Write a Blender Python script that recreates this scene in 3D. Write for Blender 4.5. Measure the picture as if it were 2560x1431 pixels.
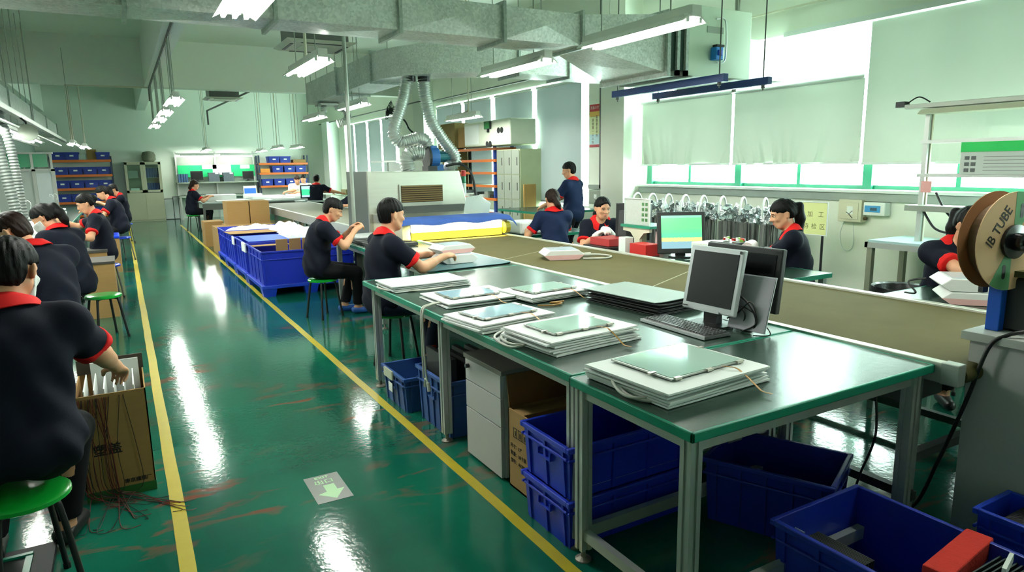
import bpy, math, random
import numpy as np
from mathutils import Vector, Matrix, Euler
random.seed(7)
SC = bpy.context.scene
COL = SC.collection
for o in list(bpy.data.objects):
    bpy.data.objects.remove(o)

# ---------------------------------------------------------------- camera, world, exposure
cam_d = bpy.data.cameras.new('camera')
cam_d.sensor_width = 36.0
cam_d.lens = 1678.2264 / 2560 * 36.0
cam_d.clip_start = 0.05
cam_d.clip_end = 200
cam = bpy.data.objects.new('camera', cam_d)
COL.objects.link(cam)
_f = 1678.2264
def _dir(px, py):
    v = Vector((px - 1280.0, -(py - 715.5), -_f)); v.normalize(); return v
_Y = _dir(299, 428); _Z = -_dir(1430, 10000); _X = _Y.cross(_Z)
cam.matrix_world = Matrix(((_X.x, _X.y, _X.z, 0), (_Y.x, _Y.y, _Y.z, 0), (_Z.x, _Z.y, _Z.z, 1.6), (0, 0, 0, 1)))
SC.camera = cam
SC.view_settings.view_transform = 'Standard'
SC.view_settings.look = 'None'
SC.view_settings.gamma = 1.0
SC.view_settings.use_curve_mapping = False
SC.view_settings.exposure = 0.95
W = bpy.data.worlds.new('overcast_sky'); SC.world = W
W.use_nodes = True
_bg = W.node_tree.nodes['Background']
_bg.inputs[0].default_value = (0.97, 1.0, 0.985, 1)
_bg.inputs[1].default_value = 21.0
SC.cycles.max_bounces = 7
SC.cycles.diffuse_bounces = 4
SC.cycles.glossy_bounces = 3
SC.cycles.transmission_bounces = 4
SC.cycles.transparent_max_bounces = 10
SC.cycles.caustics_reflective = False
SC.cycles.caustics_refractive = False
SC.cycles.sample_clamp_indirect = 6.0
TUBE_E = 70.0
# window portals guide the daylight sampling
def portal(name, y0, y1, z0, z1):
    l = bpy.data.lights.new(name, 'AREA'); l.shape = 'RECTANGLE'; l.size = z1 - z0; l.size_y = y1 - y0
    l.cycles.is_portal = True
    o = bpy.data.objects.new(name, l); COL.objects.link(o)
    o.location = (6.98, (y0 + y1) / 2, (z0 + z1) / 2)
    o.rotation_euler = (0, math.radians(90), 0)
portal('window_portal', -3.0, 7.75, 1.28, 3.0)
portal('window_portal', 9.1, 15.2, 0.9, 3.0)
portal('window_portal', 17.8, 22.9, 0.9, 3.0)

# ---------------------------------------------------------------- materials
def lin(c):
    out = []
    for v in c[:3]:
        v = v / 255.0
        out.append(v / 12.92 if v <= 0.04045 else ((v + 0.055) / 1.055) ** 2.4)
    return (out[0], out[1], out[2], 1.0)
MATS = {}
def mat(name, rgb, rough=0.5, metal=0.0, var=0.08, vs=6.0, bump=0.0, bs=40.0, coat=0.0, emit=0.0, spec=0.5, stretch=None, sub=0.0):
    if name in MATS: return MATS[name]
    m = bpy.data.materials.new(name); m.use_nodes = True
    nt = m.node_tree; N = nt.nodes; Lk = nt.links
    b = N['Principled BSDF']
    tc = N.new('ShaderNodeTexCoord'); mp = N.new('ShaderNodeMapping')
    Lk.new(tc.outputs['Object'], mp.inputs[0])
    if stretch: mp.inputs['Scale'].default_value = stretch
    nz = N.new('ShaderNodeTexNoise'); nz.inputs['Scale'].default_value = vs; nz.inputs['Detail'].default_value = 4
    Lk.new(mp.outputs[0], nz.inputs['Vector'])
    mx = N.new('ShaderNodeMix'); mx.data_type = 'RGBA'
    c = lin(rgb)
    mx.inputs['A'].default_value = tuple(max(0, v * (1 - var)) for v in c[:3]) + (1,)
    mx.inputs['B'].default_value = tuple(min(1, v * (1 + var)) for v in c[:3]) + (1,)
    Lk.new(nz.outputs['Fac'], mx.inputs['Factor'])
    Lk.new(mx.outputs['Result'], b.inputs['Base Color'])
    b.inputs['Roughness'].default_value = rough
    b.inputs['Metallic'].default_value = metal
    b.inputs['Specular IOR Level'].default_value = spec
    if coat: b.inputs['Coat Weight'].default_value = coat; b.inputs['Coat Roughness'].default_value = 0.1
    if emit:
        Lk.new(mx.outputs['Result'], b.inputs['Emission Color']); b.inputs['Emission Strength'].default_value = emit
    if bump:
        n2 = N.new('ShaderNodeTexNoise'); n2.inputs['Scale'].default_value = bs; n2.inputs['Detail'].default_value = 3
        Lk.new(mp.outputs[0], n2.inputs['Vector'])
        bp = N.new('ShaderNodeBump'); bp.inputs['Strength'].default_value = bump; bp.inputs['Distance'].default_value = 0.01
        Lk.new(n2.outputs['Fac'], bp.inputs['Height']); Lk.new(bp.outputs[0], b.inputs['Normal'])
    MATS[name] = m
    return m
def nodes_of(m):
    return m.node_tree.nodes, m.node_tree.links, m.node_tree.nodes['Principled BSDF']

def mat_floor():
    m = bpy.data.materials.new('green_epoxy'); m.use_nodes = True; N, Lk, b = nodes_of(m)
    tc = N.new('ShaderNodeTexCoord')
    def noise(s, d=5, sc=None, dist=0.0):
        n = N.new('ShaderNodeTexNoise'); n.inputs['Scale'].default_value = s; n.inputs['Detail'].default_value = d; n.inputs['Distortion'].default_value = dist
        if sc:
            mp = N.new('ShaderNodeMapping'); mp.inputs['Scale'].default_value = sc; Lk.new(tc.outputs['Object'], mp.inputs[0]); Lk.new(mp.outputs[0], n.inputs['Vector'])
        else: Lk.new(tc.outputs['Object'], n.inputs['Vector'])
        return n
    def ramp(src, p0, p1, c0=(0, 0, 0, 1), c1=(1, 1, 1, 1)):
        r = N.new('ShaderNodeValToRGB'); r.color_ramp.elements[0].position = p0; r.color_ramp.elements[1].position = p1
        r.color_ramp.elements[0].color = c0; r.color_ramp.elements[1].color = c1
        Lk.new(src.outputs['Fac'], r.inputs[0]); return r
    base = ramp(noise(1.1, 6), 0.3, 0.72, lin((10, 76, 62)), lin((22, 98, 78)))
    sc = ramp(noise(3.0, 7, (1, 2.6, 1), 0.6), 0.55, 0.68)
    lo = ramp(noise(0.9, 3), 0.44, 0.58)
    mu = N.new('ShaderNodeMath'); mu.operation = 'MULTIPLY'; Lk.new(sc.outputs[0], mu.inputs[0]); Lk.new(lo.outputs[0], mu.inputs[1])
    mu2 = N.new('ShaderNodeMath'); mu2.operation = 'MULTIPLY'; Lk.new(mu.outputs[0], mu2.inputs[0]); mu2.inputs[1].default_value = 1.0
    mx = N.new('ShaderNodeMix'); mx.data_type = 'RGBA'; Lk.new(mu2.outputs[0], mx.inputs['Factor']); Lk.new(base.outputs[0], mx.inputs['A']); mx.inputs['B'].default_value = lin((120, 62, 46))
    dk = ramp(noise(1.3, 5, (1, 1.8, 1), 0.3), 0.45, 0.8)
    mu3 = N.new('ShaderNodeMath'); mu3.operation = 'MULTIPLY'; Lk.new(dk.outputs[0], mu3.inputs[0]); mu3.inputs[1].default_value = 0.45
    mx2 = N.new('ShaderNodeMix'); mx2.data_type = 'RGBA'; Lk.new(mu3.outputs[0], mx2.inputs['Factor']); Lk.new(mx.outputs['Result'], mx2.inputs['A']); mx2.inputs['B'].default_value = lin((8, 66, 56))
    Lk.new(mx2.outputs['Result'], b.inputs['Base Color'])
    rr = ramp(noise(1.4, 4), 0.25, 0.75, (0.075, 0.075, 0.075, 1), (0.13, 0.13, 0.13, 1)); Lk.new(rr.outputs[0], b.inputs['Roughness'])
    bp = N.new('ShaderNodeBump'); bp.inputs['Strength'].default_value = 0.06; bp.inputs['Distance'].default_value = 0.01
    Lk.new(noise(34, 4).outputs['Fac'], bp.inputs['Height']); Lk.new(bp.outputs[0], b.inputs['Normal'])
    b.inputs['Specular IOR Level'].default_value = 0.34
    return m

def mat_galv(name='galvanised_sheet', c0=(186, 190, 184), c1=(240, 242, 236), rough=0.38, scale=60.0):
    if name in MATS: return MATS[name]
    m = bpy.data.materials.new(name); m.use_nodes = True; N, Lk, b = nodes_of(m)
    tc = N.new('ShaderNodeTexCoord')
    v = N.new('ShaderNodeTexVoronoi'); v.inputs['Scale'].default_value = scale
    n = N.new('ShaderNodeTexNoise'); n.inputs['Scale'].default_value = 3.0; n.inputs['Detail'].default_value = 4
    Lk.new(tc.outputs['Object'], v.inputs['Vector']); Lk.new(tc.outputs['Object'], n.inputs['Vector'])
    r = N.new('ShaderNodeValToRGB'); r.color_ramp.elements[0].color = lin(c0); r.color_ramp.elements[1].color = lin(c1)
    sp = N.new('ShaderNodeSeparateColor'); Lk.new(v.outputs['Color'], sp.inputs[0])
    ad = N.new('ShaderNodeMath'); ad.operation = 'MULTIPLY_ADD'; Lk.new(sp.outputs[0], ad.inputs[0]); ad.inputs[1].default_value = 0.6
    Lk.new(n.outputs['Fac'], ad.inputs[2]); sb = N.new('ShaderNodeMath'); sb.operation = 'SUBTRACT'; Lk.new(ad.outputs[0], sb.inputs[0]); sb.inputs[1].default_value = 0.25
    Lk.new(sb.outputs[0], r.inputs[0]); Lk.new(r.outputs[0], b.inputs['Base Color'])
    b.inputs['Metallic'].default_value = 0.3; b.inputs['Roughness'].default_value = rough
    bp = N.new('ShaderNodeBump'); bp.inputs['Strength'].default_value = 0.15; bp.inputs['Distance'].default_value = 0.01
    Lk.new(sp.outputs[1], bp.inputs['Height']); Lk.new(bp.outputs[0], b.inputs['Normal'])
    MATS[name] = m
    return m

def mat_blind(name, rgb, trans):
    m = bpy.data.materials.new(name); m.use_nodes = True; N, Lk, b = nodes_of(m)
    out = N['Material Output']
    d = N.new('ShaderNodeBsdfDiffuse'); t = N.new('ShaderNodeBsdfTranslucent'); g = N.new('ShaderNodeBsdfGlossy'); g.inputs['Roughness'].default_value = 0.45
    tc = N.new('ShaderNodeTexCoord'); n = N.new('ShaderNodeTexNoise'); n.inputs['Scale'].default_value = 2.0; Lk.new(tc.outputs['Object'], n.inputs['Vector'])
    mx = N.new('ShaderNodeMix'); mx.data_type = 'RGBA'; c = lin(rgb); mx.inputs['A'].default_value = tuple(v * 0.92 for v in c[:3]) + (1,); mx.inputs['B'].default_value = tuple(min(1, v * 1.06) for v in c[:3]) + (1,)
    Lk.new(n.outputs['Fac'], mx.inputs['Factor'])
    Lk.new(mx.outputs['Result'], d.inputs[0]); Lk.new(mx.outputs['Result'], t.inputs[0])
    s = N.new('ShaderNodeMixShader'); s.inputs[0].default_value = trans; Lk.new(d.outputs[0], s.inputs[1]); Lk.new(t.outputs[0], s.inputs[2])
    s2 = N.new('ShaderNodeMixShader'); s2.inputs[0].default_value = 0.06; Lk.new(s.outputs[0], s2.inputs[1]); Lk.new(g.outputs[0], s2.inputs[2])
    Lk.new(s2.outputs[0], out.inputs[0]); N.remove(b); MATS[name] = m
    return m
def mat_glass(name='window_glass', rgb=(235, 250, 245), refl=0.06, opac=0.0):
    if name in MATS: return MATS[name]
    m = bpy.data.materials.new(name); m.use_nodes = True; N, Lk, b = nodes_of(m)
    out = N['Material Output']
    t = N.new('ShaderNodeBsdfTransparent'); t.inputs[0].default_value = lin(rgb); g = N.new('ShaderNodeBsdfGlossy'); g.inputs['Roughness'].default_value = 0.05
    d = N.new('ShaderNodeBsdfDiffuse'); d.inputs[0].default_value = lin(rgb)
    nz = N.new('ShaderNodeTexNoise'); nz.inputs['Scale'].default_value = 3; mr = N.new('ShaderNodeMapRange'); mr.inputs['To Min'].default_value = refl * 0.8; mr.inputs['To Max'].default_value = refl * 1.2
    Lk.new(nz.outputs['Fac'], mr.inputs['Value'])
    s0 = N.new('ShaderNodeMixShader'); s0.inputs[0].default_value = opac; Lk.new(t.outputs[0], s0.inputs[1]); Lk.new(d.outputs[0], s0.inputs[2])
    s = N.new('ShaderNodeMixShader'); Lk.new(mr.outputs[0], s.inputs[0]); Lk.new(s0.outputs[0], s.inputs[1]); Lk.new(g.outputs[0], s.inputs[2])
    Lk.new(s.outputs[0], out.inputs[0]); N.remove(b); MATS[name] = m
    return m
def mat_emit(name, rgb, strength):
    if name in MATS: return MATS[name]
    m = bpy.data.materials.new(name); m.use_nodes = True; N, Lk, b = nodes_of(m)
    e = N.new('ShaderNodeEmission'); e.inputs[0].default_value = lin(rgb); e.inputs[1].default_value = strength
    Lk.new(e.outputs[0], N['Material Output'].inputs[0]); N.remove(b); MATS[name] = m
    return m

FLOOR = mat_floor(); GALV = mat_galv()
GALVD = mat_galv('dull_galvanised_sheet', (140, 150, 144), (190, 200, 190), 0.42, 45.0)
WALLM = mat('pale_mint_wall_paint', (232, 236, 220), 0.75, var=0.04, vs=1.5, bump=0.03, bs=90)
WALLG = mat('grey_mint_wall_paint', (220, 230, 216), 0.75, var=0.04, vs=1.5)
CEILM = mat('pale_mint_ceiling_paint', (236, 242, 230), 0.85, var=0.04, vs=1.2)
YEL = mat('yellow_floor_tape', (176, 158, 34), 0.4, var=0.15, vs=9)
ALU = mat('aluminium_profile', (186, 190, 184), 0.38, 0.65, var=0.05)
ALUD = mat('dark_grey_steel', (96, 98, 94), 0.5, 0.4)  # even dark grey steel for rods, conduits, stands and crossbars
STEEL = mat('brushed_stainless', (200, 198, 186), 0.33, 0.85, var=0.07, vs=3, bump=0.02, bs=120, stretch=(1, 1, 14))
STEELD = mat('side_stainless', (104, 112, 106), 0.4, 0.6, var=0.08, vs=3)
WHITE = mat('white_plastic', (226, 232, 226), 0.45, var=0.03)
CREAM = mat('cream_enamel', (206, 202, 178), 0.5, var=0.04)
BLACK = mat('black_plastic', (22, 23, 25), 0.4, var=0.2)
RUBBER = mat('black_rubber_cable', (14, 14, 16), 0.5, var=0.2)
BLUE = mat('blue_crate_plastic', (22, 50, 182), 0.38, var=0.18, vs=5, bump=0.02, bs=30)
BLUEB = mat('bright_blue_crate_plastic', (22, 58, 186), 0.4, var=0.15, vs=5)
CARD = mat('brown_cardboard', (156, 122, 74), 0.85, var=0.1, vs=7, bump=0.05, bs=50, stretch=(1, 1, 6))
CARDI = mat('cardboard_inside', (128, 86, 48), 0.9, var=0.1, vs=7)
PAPER = mat('white_paper', (232, 236, 232), 0.7, var=0.03)
GREENE = mat('green_edge_band', (4, 124, 98), 0.35, var=0.08)
GTOP = mat('dark_green_bench_mat', (38, 60, 50), 0.27, var=0.18, vs=4, bump=0.07, bs=30, spec=0.55)
BELT = mat('olive_conveyor_belt', (84, 78, 48), 0.8, var=0.16, vs=5, bump=0.05, bs=160, spec=0.12)
GSEAT = mat('green_stool_plastic', (16, 158, 52), 0.28, var=0.08, coat=0.3)
BSEAT = mat('blue_stool_plastic', (20, 60, 200), 0.3, var=0.08, coat=0.3)
NAVY = mat('navy_polo_fabric', (11, 15, 30), 0.85, var=0.2, vs=14, bump=0.12, bs=300, spec=0.2)
NAVY2 = mat('navy_blue_polo_fabric', (21, 34, 64), 0.85, var=0.2, vs=14, bump=0.12, bs=300, spec=0.2)
RED = mat('red_collar_fabric', (206, 26, 26), 0.75, var=0.1, vs=20, spec=0.2)
PANT = mat('black_trouser_fabric', (12, 13, 18), 0.85, var=0.25, vs=12, spec=0.2)
JEAN = mat('dark_denim', (30, 38, 56), 0.85, var=0.3, vs=18, spec=0.2)
SKIN = mat('skin', (206, 152, 118), 0.5, var=0.07, vs=9, spec=0.35)
HAIR = mat('black_hair', (10, 9, 9), 0.5, var=0.4, vs=30, bump=0.25, bs=60, stretch=(6, 6, 1), spec=0.14)
HAIRB = mat('dark_brown_hair', (32, 18, 13), 0.5, var=0.5, vs=26, bump=0.25, bs=60, stretch=(6, 6, 1), spec=0.14)
ORANGE = mat('orange_shelf_beam', (214, 108, 34), 0.45, var=0.08)
DKGREEN = mat('dark_green_frame', (34, 60, 52), 0.5, var=0.1)
REDP = mat('red_plastic', (190, 28, 24), 0.45, var=0.1)
MINT = mat('mint_enamel', (192, 206, 184), 0.5, var=0.04, vs=2)
LOCK = mat('grey_locker_enamel', (148, 156, 142), 0.5, var=0.05)
FOIL = mat('crumpled_foil', (216, 220, 222), 0.25, 0.9, var=0.2, vs=30, bump=0.9, bs=50)
GLASS = mat_glass()

# ---------------------------------------------------------------- mesh builder
WL = {}
class MB:
    def __init__(s): s.v = []; s.f = []
    def add(s, vs, fs):
        n = len(s.v); s.v += [tuple(p) for p in vs]; s.f += [tuple(i + n for i in f) for f in fs]; return s
    def box(s, x0, y0, z0, x1, y1, z1):
        return s.add([(x0, y0, z0), (x1, y0, z0), (x1, y1, z0), (x0, y1, z0), (x0, y0, z1), (x1, y0, z1), (x1, y1, z1), (x0, y1, z1)],
                     [(0, 3, 2, 1), (4, 5, 6, 7), (0, 1, 5, 4), (1, 2, 6, 5), (2, 3, 7, 6), (3, 0, 4, 7)])
    def ob(s, c, size, R=None):
        a, b, d = (k / 2 for k in size); vs = []
        for p in [(-a, -b, -d), (a, -b, -d), (a, b, -d), (-a, b, -d), (-a, -b, d), (a, -b, d), (a, b, d), (-a, b, d)]:
            q = Vector(p)
            if R is not None: q = R @ q
            vs.append(q + Vector(c))
        return s.add(vs, [(0, 3, 2, 1), (4, 5, 6, 7), (0, 1, 5, 4), (1, 2, 6, 5), (2, 3, 7, 6), (3, 0, 4, 7)])
    def frus(s, b0, b1):   # two rectangles (x0,y0,x1,y1,z)
        vs = []
        for (x0, y0, x1, y1, z) in (b0, b1): vs += [(x0, y0, z), (x1, y0, z), (x1, y1, z), (x0, y1, z)]
        return s.add(vs, [(0, 3, 2, 1), (4, 5, 6, 7), (0, 1, 5, 4), (1, 2, 6, 5), (2, 3, 7, 6), (3, 0, 4, 7)])
    def cyl(s, a, b, r, r2=None, n=14):
        a = Vector(a); b = Vector(b); r2 = r if r2 is None else r2
        d = (b - a).normalized(); u = d.orthogonal().normalized(); w = d.cross(u)
        vs = []
        for (c, rr) in ((a, r), (b, r2)):
            for i in range(n):
                t = 2 * math.pi * i / n; vs.append(c + u * (rr * math.cos(t)) + w * (rr * math.sin(t)))
        fs = [(i, (i + 1) % n, n + (i + 1) % n, n + i) for i in range(n)] + [tuple(range(n))[::-1], tuple(range(n, 2 * n))]
        return s.add(vs, fs)
    def tube(s, pts, r, n=8, rf=None, closed=False):
        pts = [Vector(p) for p in pts]; m = len(pts); vs = []; u = None
        for i, p in enumerate(pts):
            if closed: d = (pts[(i + 1) % m] - pts[i - 1])
            else: d = (pts[min(i + 1, m - 1)] - pts[max(i - 1, 0)])
            if d.length < 1e-9: d = Vector((0, 0, 1))
            d.normalize()
            if u is None: u = d.orthogonal().normalized()
            else:
                u = u - d * u.dot(d); u = u.normalized() if u.length > 1e-6 else d.orthogonal().normalized()
            w = d.cross(u); rr = rf(i) if rf else r
            for k in range(n):
                t = 2 * math.pi * k / n; vs.append(p + u * (rr * math.cos(t)) + w * (rr * math.sin(t)))
        fs = []
        for i in range(m if closed else m - 1):
            j = (i + 1) % m
            for k in range(n): fs.append((i * n + k, i * n + (k + 1) % n, j * n + (k + 1) % n, j * n + k))
        if not closed: fs += [tuple(range(n))[::-1], tuple(range((m - 1) * n, m * n))]
        return s.add(vs, fs)
    def lathe(s, c, prof, n=24, ax=None):
        c = Vector(c); vs = []
        R = ax if ax is not None else Matrix.Identity(3)
        for (r, h) in prof:
            for k in range(n):
                t = 2 * math.pi * k / n; vs.append(c + R @ Vector((r * math.cos(t), r * math.sin(t), h)))
        fs = []
        for i in range(len(prof) - 1):
            for k in range(n): fs.append((i * n + k, i * n + (k + 1) % n, (i + 1) * n + (k + 1) % n, (i + 1) * n + k))
        fs += [tuple(range(n))[::-1], tuple(range((len(prof) - 1) * n, len(prof) * n))]
        return s.add(vs, fs)
    def prism(s, poly, ext):
        ext = Vector(ext); n = len(poly); vs = [Vector(p) for p in poly] + [Vector(p) + ext for p in poly]
        return s.add(vs, [tuple(range(n))[::-1], tuple(range(n, 2 * n))] + [(i, (i + 1) % n, n + (i + 1) % n, n + i) for i in range(n)])
    def grid(s, nx, ny, fn, th=None):
        vs = [Vector(fn(i / nx, j / ny)) for j in range(ny + 1) for i in range(nx + 1)]
        fs = [(j * (nx + 1) + i, j * (nx + 1) + i + 1, (j + 1) * (nx + 1) + i + 1, (j + 1) * (nx + 1) + i) for j in range(ny) for i in range(nx)]
        if th is not None:
            th = Vector(th); n = len(vs); vs = vs + [v + th for v in vs]; fs = fs + [tuple(k + n for k in f[::-1]) for f in fs]
            W1 = nx + 1
            rim = [i for i in range(nx + 1)] + [j * W1 + nx for j in range(1, ny + 1)] + [ny * W1 + i for i in range(nx - 1, -1, -1)] + [j * W1 for j in range(ny - 1, 0, -1)]
            fs += [(rim[(k + 1) % len(rim)], rim[k], rim[k] + n, rim[(k + 1) % len(rim)] + n) for k in range(len(rim))]
        return s.add(vs, fs)
    def build(s, name, m, parent=None, bevel=0.0, smooth=False, seg=2):
        off = WL.get(parent, Vector((0, 0, 0))) if parent is not None else None
        V = [Vector(p) for p in s.v]
        if parent is None:
            lo = Vector((min(p[i] for p in s.v) for i in range(3))); hi = Vector((max(p[i] for p in s.v) for i in range(3)))
            off = Vector(((lo.x + hi.x) / 2, (lo.y + hi.y) / 2, lo.z))
        me = bpy.data.meshes.new(name); me.from_pydata([p - off for p in V], [], s.f); me.update()
        me.materials.append(m)
        if smooth: me.polygons.foreach_set('use_smooth', [True] * len(me.polygons))
        o = bpy.data.objects.new(name, me); COL.objects.link(o)
        if parent is not None: o.parent = parent
        else: o.location = off
        WL[o] = off
        if bevel > 0:
            bv = o.modifiers.new('bevel', 'BEVEL'); bv.width = bevel; bv.segments = seg; bv.limit_method = 'ANGLE'; bv.angle_limit = math.radians(40)
        if smooth is True and bevel == 0 and hasattr(me, 'set_sharp_from_angle'): me.set_sharp_from_angle(angle=math.radians(50))
        return o
def tag(o, label, cat, group=None, kind=None):
    if label: o['label'] = label
    if cat: o['category'] = cat
    if group: o['group'] = group
    if kind: o['kind'] = kind
    return o
def thing(name, label, cat, loc=(0, 0, 0), group=None):
    o = bpy.data.objects.new(name, None); COL.objects.link(o); o.empty_display_size = 0.1
    o.location = loc; WL[o] = Vector(loc); return tag(o, label, cat, group)
def put(o, loc, rz=0.0): o.location = loc; o.rotation_euler = (0, 0, rz); return o
def rods(t, segs, m, r=.005, name='hanger_rod'):
    for (a, b) in segs: MB().cyl(a, b, r, n=6).build(name, m, t)
def struct(name, mb, m, **k):
    o = mb.build(name, m, **k); o['kind'] = 'structure'; return o
def dup(root, loc, rz, label, group=None):
    r = root.copy(); COL.objects.link(r); r.location = loc; r.rotation_euler = (0, 0, rz); r['label'] = label
    if group: r['group'] = group
    for ch in list(root.children):
        c = ch.copy(); COL.objects.link(c); c.parent = r
        for g in list(ch.children):
            d = g.copy(); COL.objects.link(d); d.parent = c
    return r
def text_mesh(name, body, size, m, parent, M, depth=0.001, bold=0.0, align='CENTER', squash=1.0):
    cu = bpy.data.curves.new('txt', 'FONT'); cu.body = body; cu.size = size; cu.extrude = depth; cu.offset = bold; cu.align_x = align; cu.align_y = 'CENTER'; cu.resolution_u = 2
    o = bpy.data.objects.new('txt', cu); COL.objects.link(o)
    bpy.context.view_layer.update()
    me = bpy.data.meshes.new_from_object(o.evaluated_get(bpy.context.evaluated_depsgraph_get()))
    bpy.data.objects.remove(o); bpy.data.curves.remove(cu)
    me.transform(M @ Matrix.Diagonal((squash, 1, 1, 1)))
    off = WL.get(parent, Vector((0, 0, 0)))
    me.transform(Matrix.Translation(-off))
    me.materials.clear(); me.materials.append(m)
    q = bpy.data.objects.new(name, me); COL.objects.link(q); q.parent = parent; WL[q] = off
    return q
def frame(o, xax, yax):   # matrix whose X and Y are the given directions, origin at o
    x = Vector(xax).normalized(); y = Vector(yax).normalized(); z = x.cross(y)
    return Matrix(((x.x, y.x, z.x, o[0]), (x.y, y.y, z.y, o[1]), (x.z, y.z, z.z, o[2]), (0, 0, 0, 1)))
def smooth_path(pts, n=8):
    P = [Vector(p) for p in pts]; out = []
    for i in range(len(P) - 1):
        p0 = P[max(i - 1, 0)]; p1 = P[i]; p2 = P[i + 1]; p3 = P[min(i + 2, len(P) - 1)]
        for k in range(n):
            t = k / n; out.append(0.5 * ((2 * p1) + (p2 - p0) * t + (2 * p0 - 5 * p1 + 4 * p2 - p3) * t * t + (3 * p1 - p0 - 3 * p2 + p3) * t ** 3))
    out.append(P[-1]); return out
def rotx(a): return Matrix.Rotation(a, 3, 'X')
def roty(a): return Matrix.Rotation(a, 3, 'Y')
def rotz(a): return Matrix.Rotation(a, 3, 'Z')
PI = math.pi
# ---------------------------------------------------------------- room shell
XW = 6.7; XL = -2.15; YB = 25.1; ZC = 4.4; YF = -4.0
struct('floor', MB().box(XL - .2, YF - .2, -0.1, XW + .3, YB + .2, 0.0), FLOOR)
struct('ceiling', MB().box(XL - .2, YF - .2, ZC, XW + .3, YB + .2, ZC + .15), CEILM)
struct('wall_back', MB().box(XL - .2, YB, 0, XW + .3, YB + .2, ZC), WALLG)
struct('wall_front', MB().box(XL - .2, YF - .2, 0, XW + .3, YF, ZC), WALLM)
w = MB()   # left wall, opening for the green window near its far end
w.box(XL - .2, YF, 0, XL, YB, 1.45).box(XL - .2, YF, 2.02, XL, YB, ZC).box(XL - .2, YF, 1.45, XL, 15.5, 2.02).box(XL - .2, 23.6, 1.45, XL, YB, 2.02)
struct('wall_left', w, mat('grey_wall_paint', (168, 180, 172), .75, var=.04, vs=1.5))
w = MB()
for (a, b, z0) in ((-3.0, 7.8, 1.26), (9.1, 15.2, .9), (17.8, 22.9, .9)): w.box(XW, a, 0, XW + .25, b, z0)
for (a, b) in ((YF, -3.0), (7.8, 9.1), (15.2, 17.8), (22.9, YB)): w.box(XW, a, 0, XW + .25, b, 3.0)
w.box(XW, YF, 3.0, XW + .25, YB, ZC)
struct('wall_right', w, WALLM)
struct('trim_1', MB().box(6.38, 7.82, 0, XW, 8.36, ZC), WALLM)                     # column beside the near windows
struct('trim_2', MB().box(6.42, 15.35, 0, XW, 16.0, ZC), WALLG)
struct('trim_3', MB().box(6.3, 23.6, 0, XW, 24.3, 3.15), WALLG)
struct('trim_4', MB().box(XL, 17.1, 3.4, XW, 17.45, ZC), CEILM)                    # cross beam
struct('trim_5', MB().box(.65, YF, 3.4, .9, 17.1, ZC).box(.65, 17.45, 3.5, .9, YB, ZC), CEILM)   # long beam
struct('trim_6', MB().box(XL, YF, 3.4, XL + .3, 17.1, ZC).box(XL, 17.45, 3.4, XL + .35, YB, ZC), CEILM)
struct('trim_7', MB().box(XL, 4.4, 3.5, XW, 4.7, ZC), CEILM)
# sill of the near windows: white ledge and grey stone band
struct('trim_8', MB().box(6.62, -3.0, 1.255, 6.97, 7.8, 1.285), WHITE, bevel=.004)
struct('trim_9', MB().box(6.655, -3.0, 1.17, XW, 7.8, 1.252), mat('grey_stone_band', (150, 160, 152), .35, var=.15, vs=8), bevel=.003)
struct('trim_10', MB().box(6.655, 8.45, 1.19, XW, 9.05, 1.26), mat('grey_stone_band', (150, 160, 152)))
struct('trim_11', MB().box(6.64, -3.0, 2.965, XW, 5.35, 3.02), WHITE)              # pale rail above the tall blinds
# painted lane lines
def lane(name, x, wd, y0, y1):
    n = 120; rnd = random.Random(3 if x > 1 else 9); vs = []; fs = []
    off = 0
    for i in range(n + 1):
        y = y0 + (y1 - y0) * i / n; off = off * .8 + rnd.uniform(-.0022, .0022)
        vs += [(x - wd / 2 + off, y, 0), (x + wd / 2 + off, y, 0), (x + wd / 2 + off, y, .0022), (x - wd / 2 + off, y, .0022)]
        if i:
            a = 4 * (i - 1); b = 4 * i
            fs += [(a + 3, a + 2, b + 2, b + 3), (a + 1, b + 1, b + 2, a + 2), (a, a + 3, b + 3, b)]
    return struct(name, MB().add(vs, fs), YEL)
lane('trim_12', .077, .062, -1.0, 23.6); lane('trim_13', 1.405, .055, .4, 22.2)

# ---------------------------------------------------------------- windows
GRF = mat('green_window_frame', (14, 98, 72), .45, var=.06)
def window(name, y0, y1, z0, z1, thick, thin, fr=GRF):
    m = MB()
    m.box(6.84, y0, z0, 6.9, y1, z0 + .045)
    zs = min(z1, z0 + .42); up = MB().box(6.84, y0, z1 - .045, 6.9, y1, z1)
    for y in thick: m.box(6.8, y - .05, z0, 6.92, y + .05, zs); up.box(6.8, y - .05, zs, 6.92, y + .05, z1)
    for y in thin: m.box(6.845, y - .022, z0, 6.895, y + .022, zs); up.box(6.845, y - .022, zs, 6.895, y + .022, z1)
    o = struct(name, m, fr)
    up.build('upper_frame', mat('pale_blue_frame', (176, 206, 212), .4), o)
    g = MB().box(6.866, y0, z0 + .03, 6.872, y1, z1 - .03).build('pane', GLASS, o)
    return o
window('window_1', -3.0, 7.8, 1.28, 3.0, (7.72, 6.06, 4.33, 2.55, .7, -1.1, -2.93), (6.95, 5.2, 3.45, 1.6, -.2))
window('window_2', 9.1, 15.2, .9, 3.0, (9.16, 11.4, 15.13), (10.2, 12.6, 13.8), WHITE)
window('window_3', 17.8, 22.9, .9, 3.0, (17.86, 20.3, 22.84), (19.0, 21.6), WHITE)
gw = MB()
for y in (15.5, 16.8, 18.1, 19.4, 20.7, 22.0, 23.54): gw.box(XL - .06, y, 1.45, XL - .0, y + .06, 2.02)
gw.box(XL - .06, 15.5, 1.45, XL, 23.6, 1.5).box(XL - .06, 15.5, 1.97, XL, 23.6, 2.02)
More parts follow.
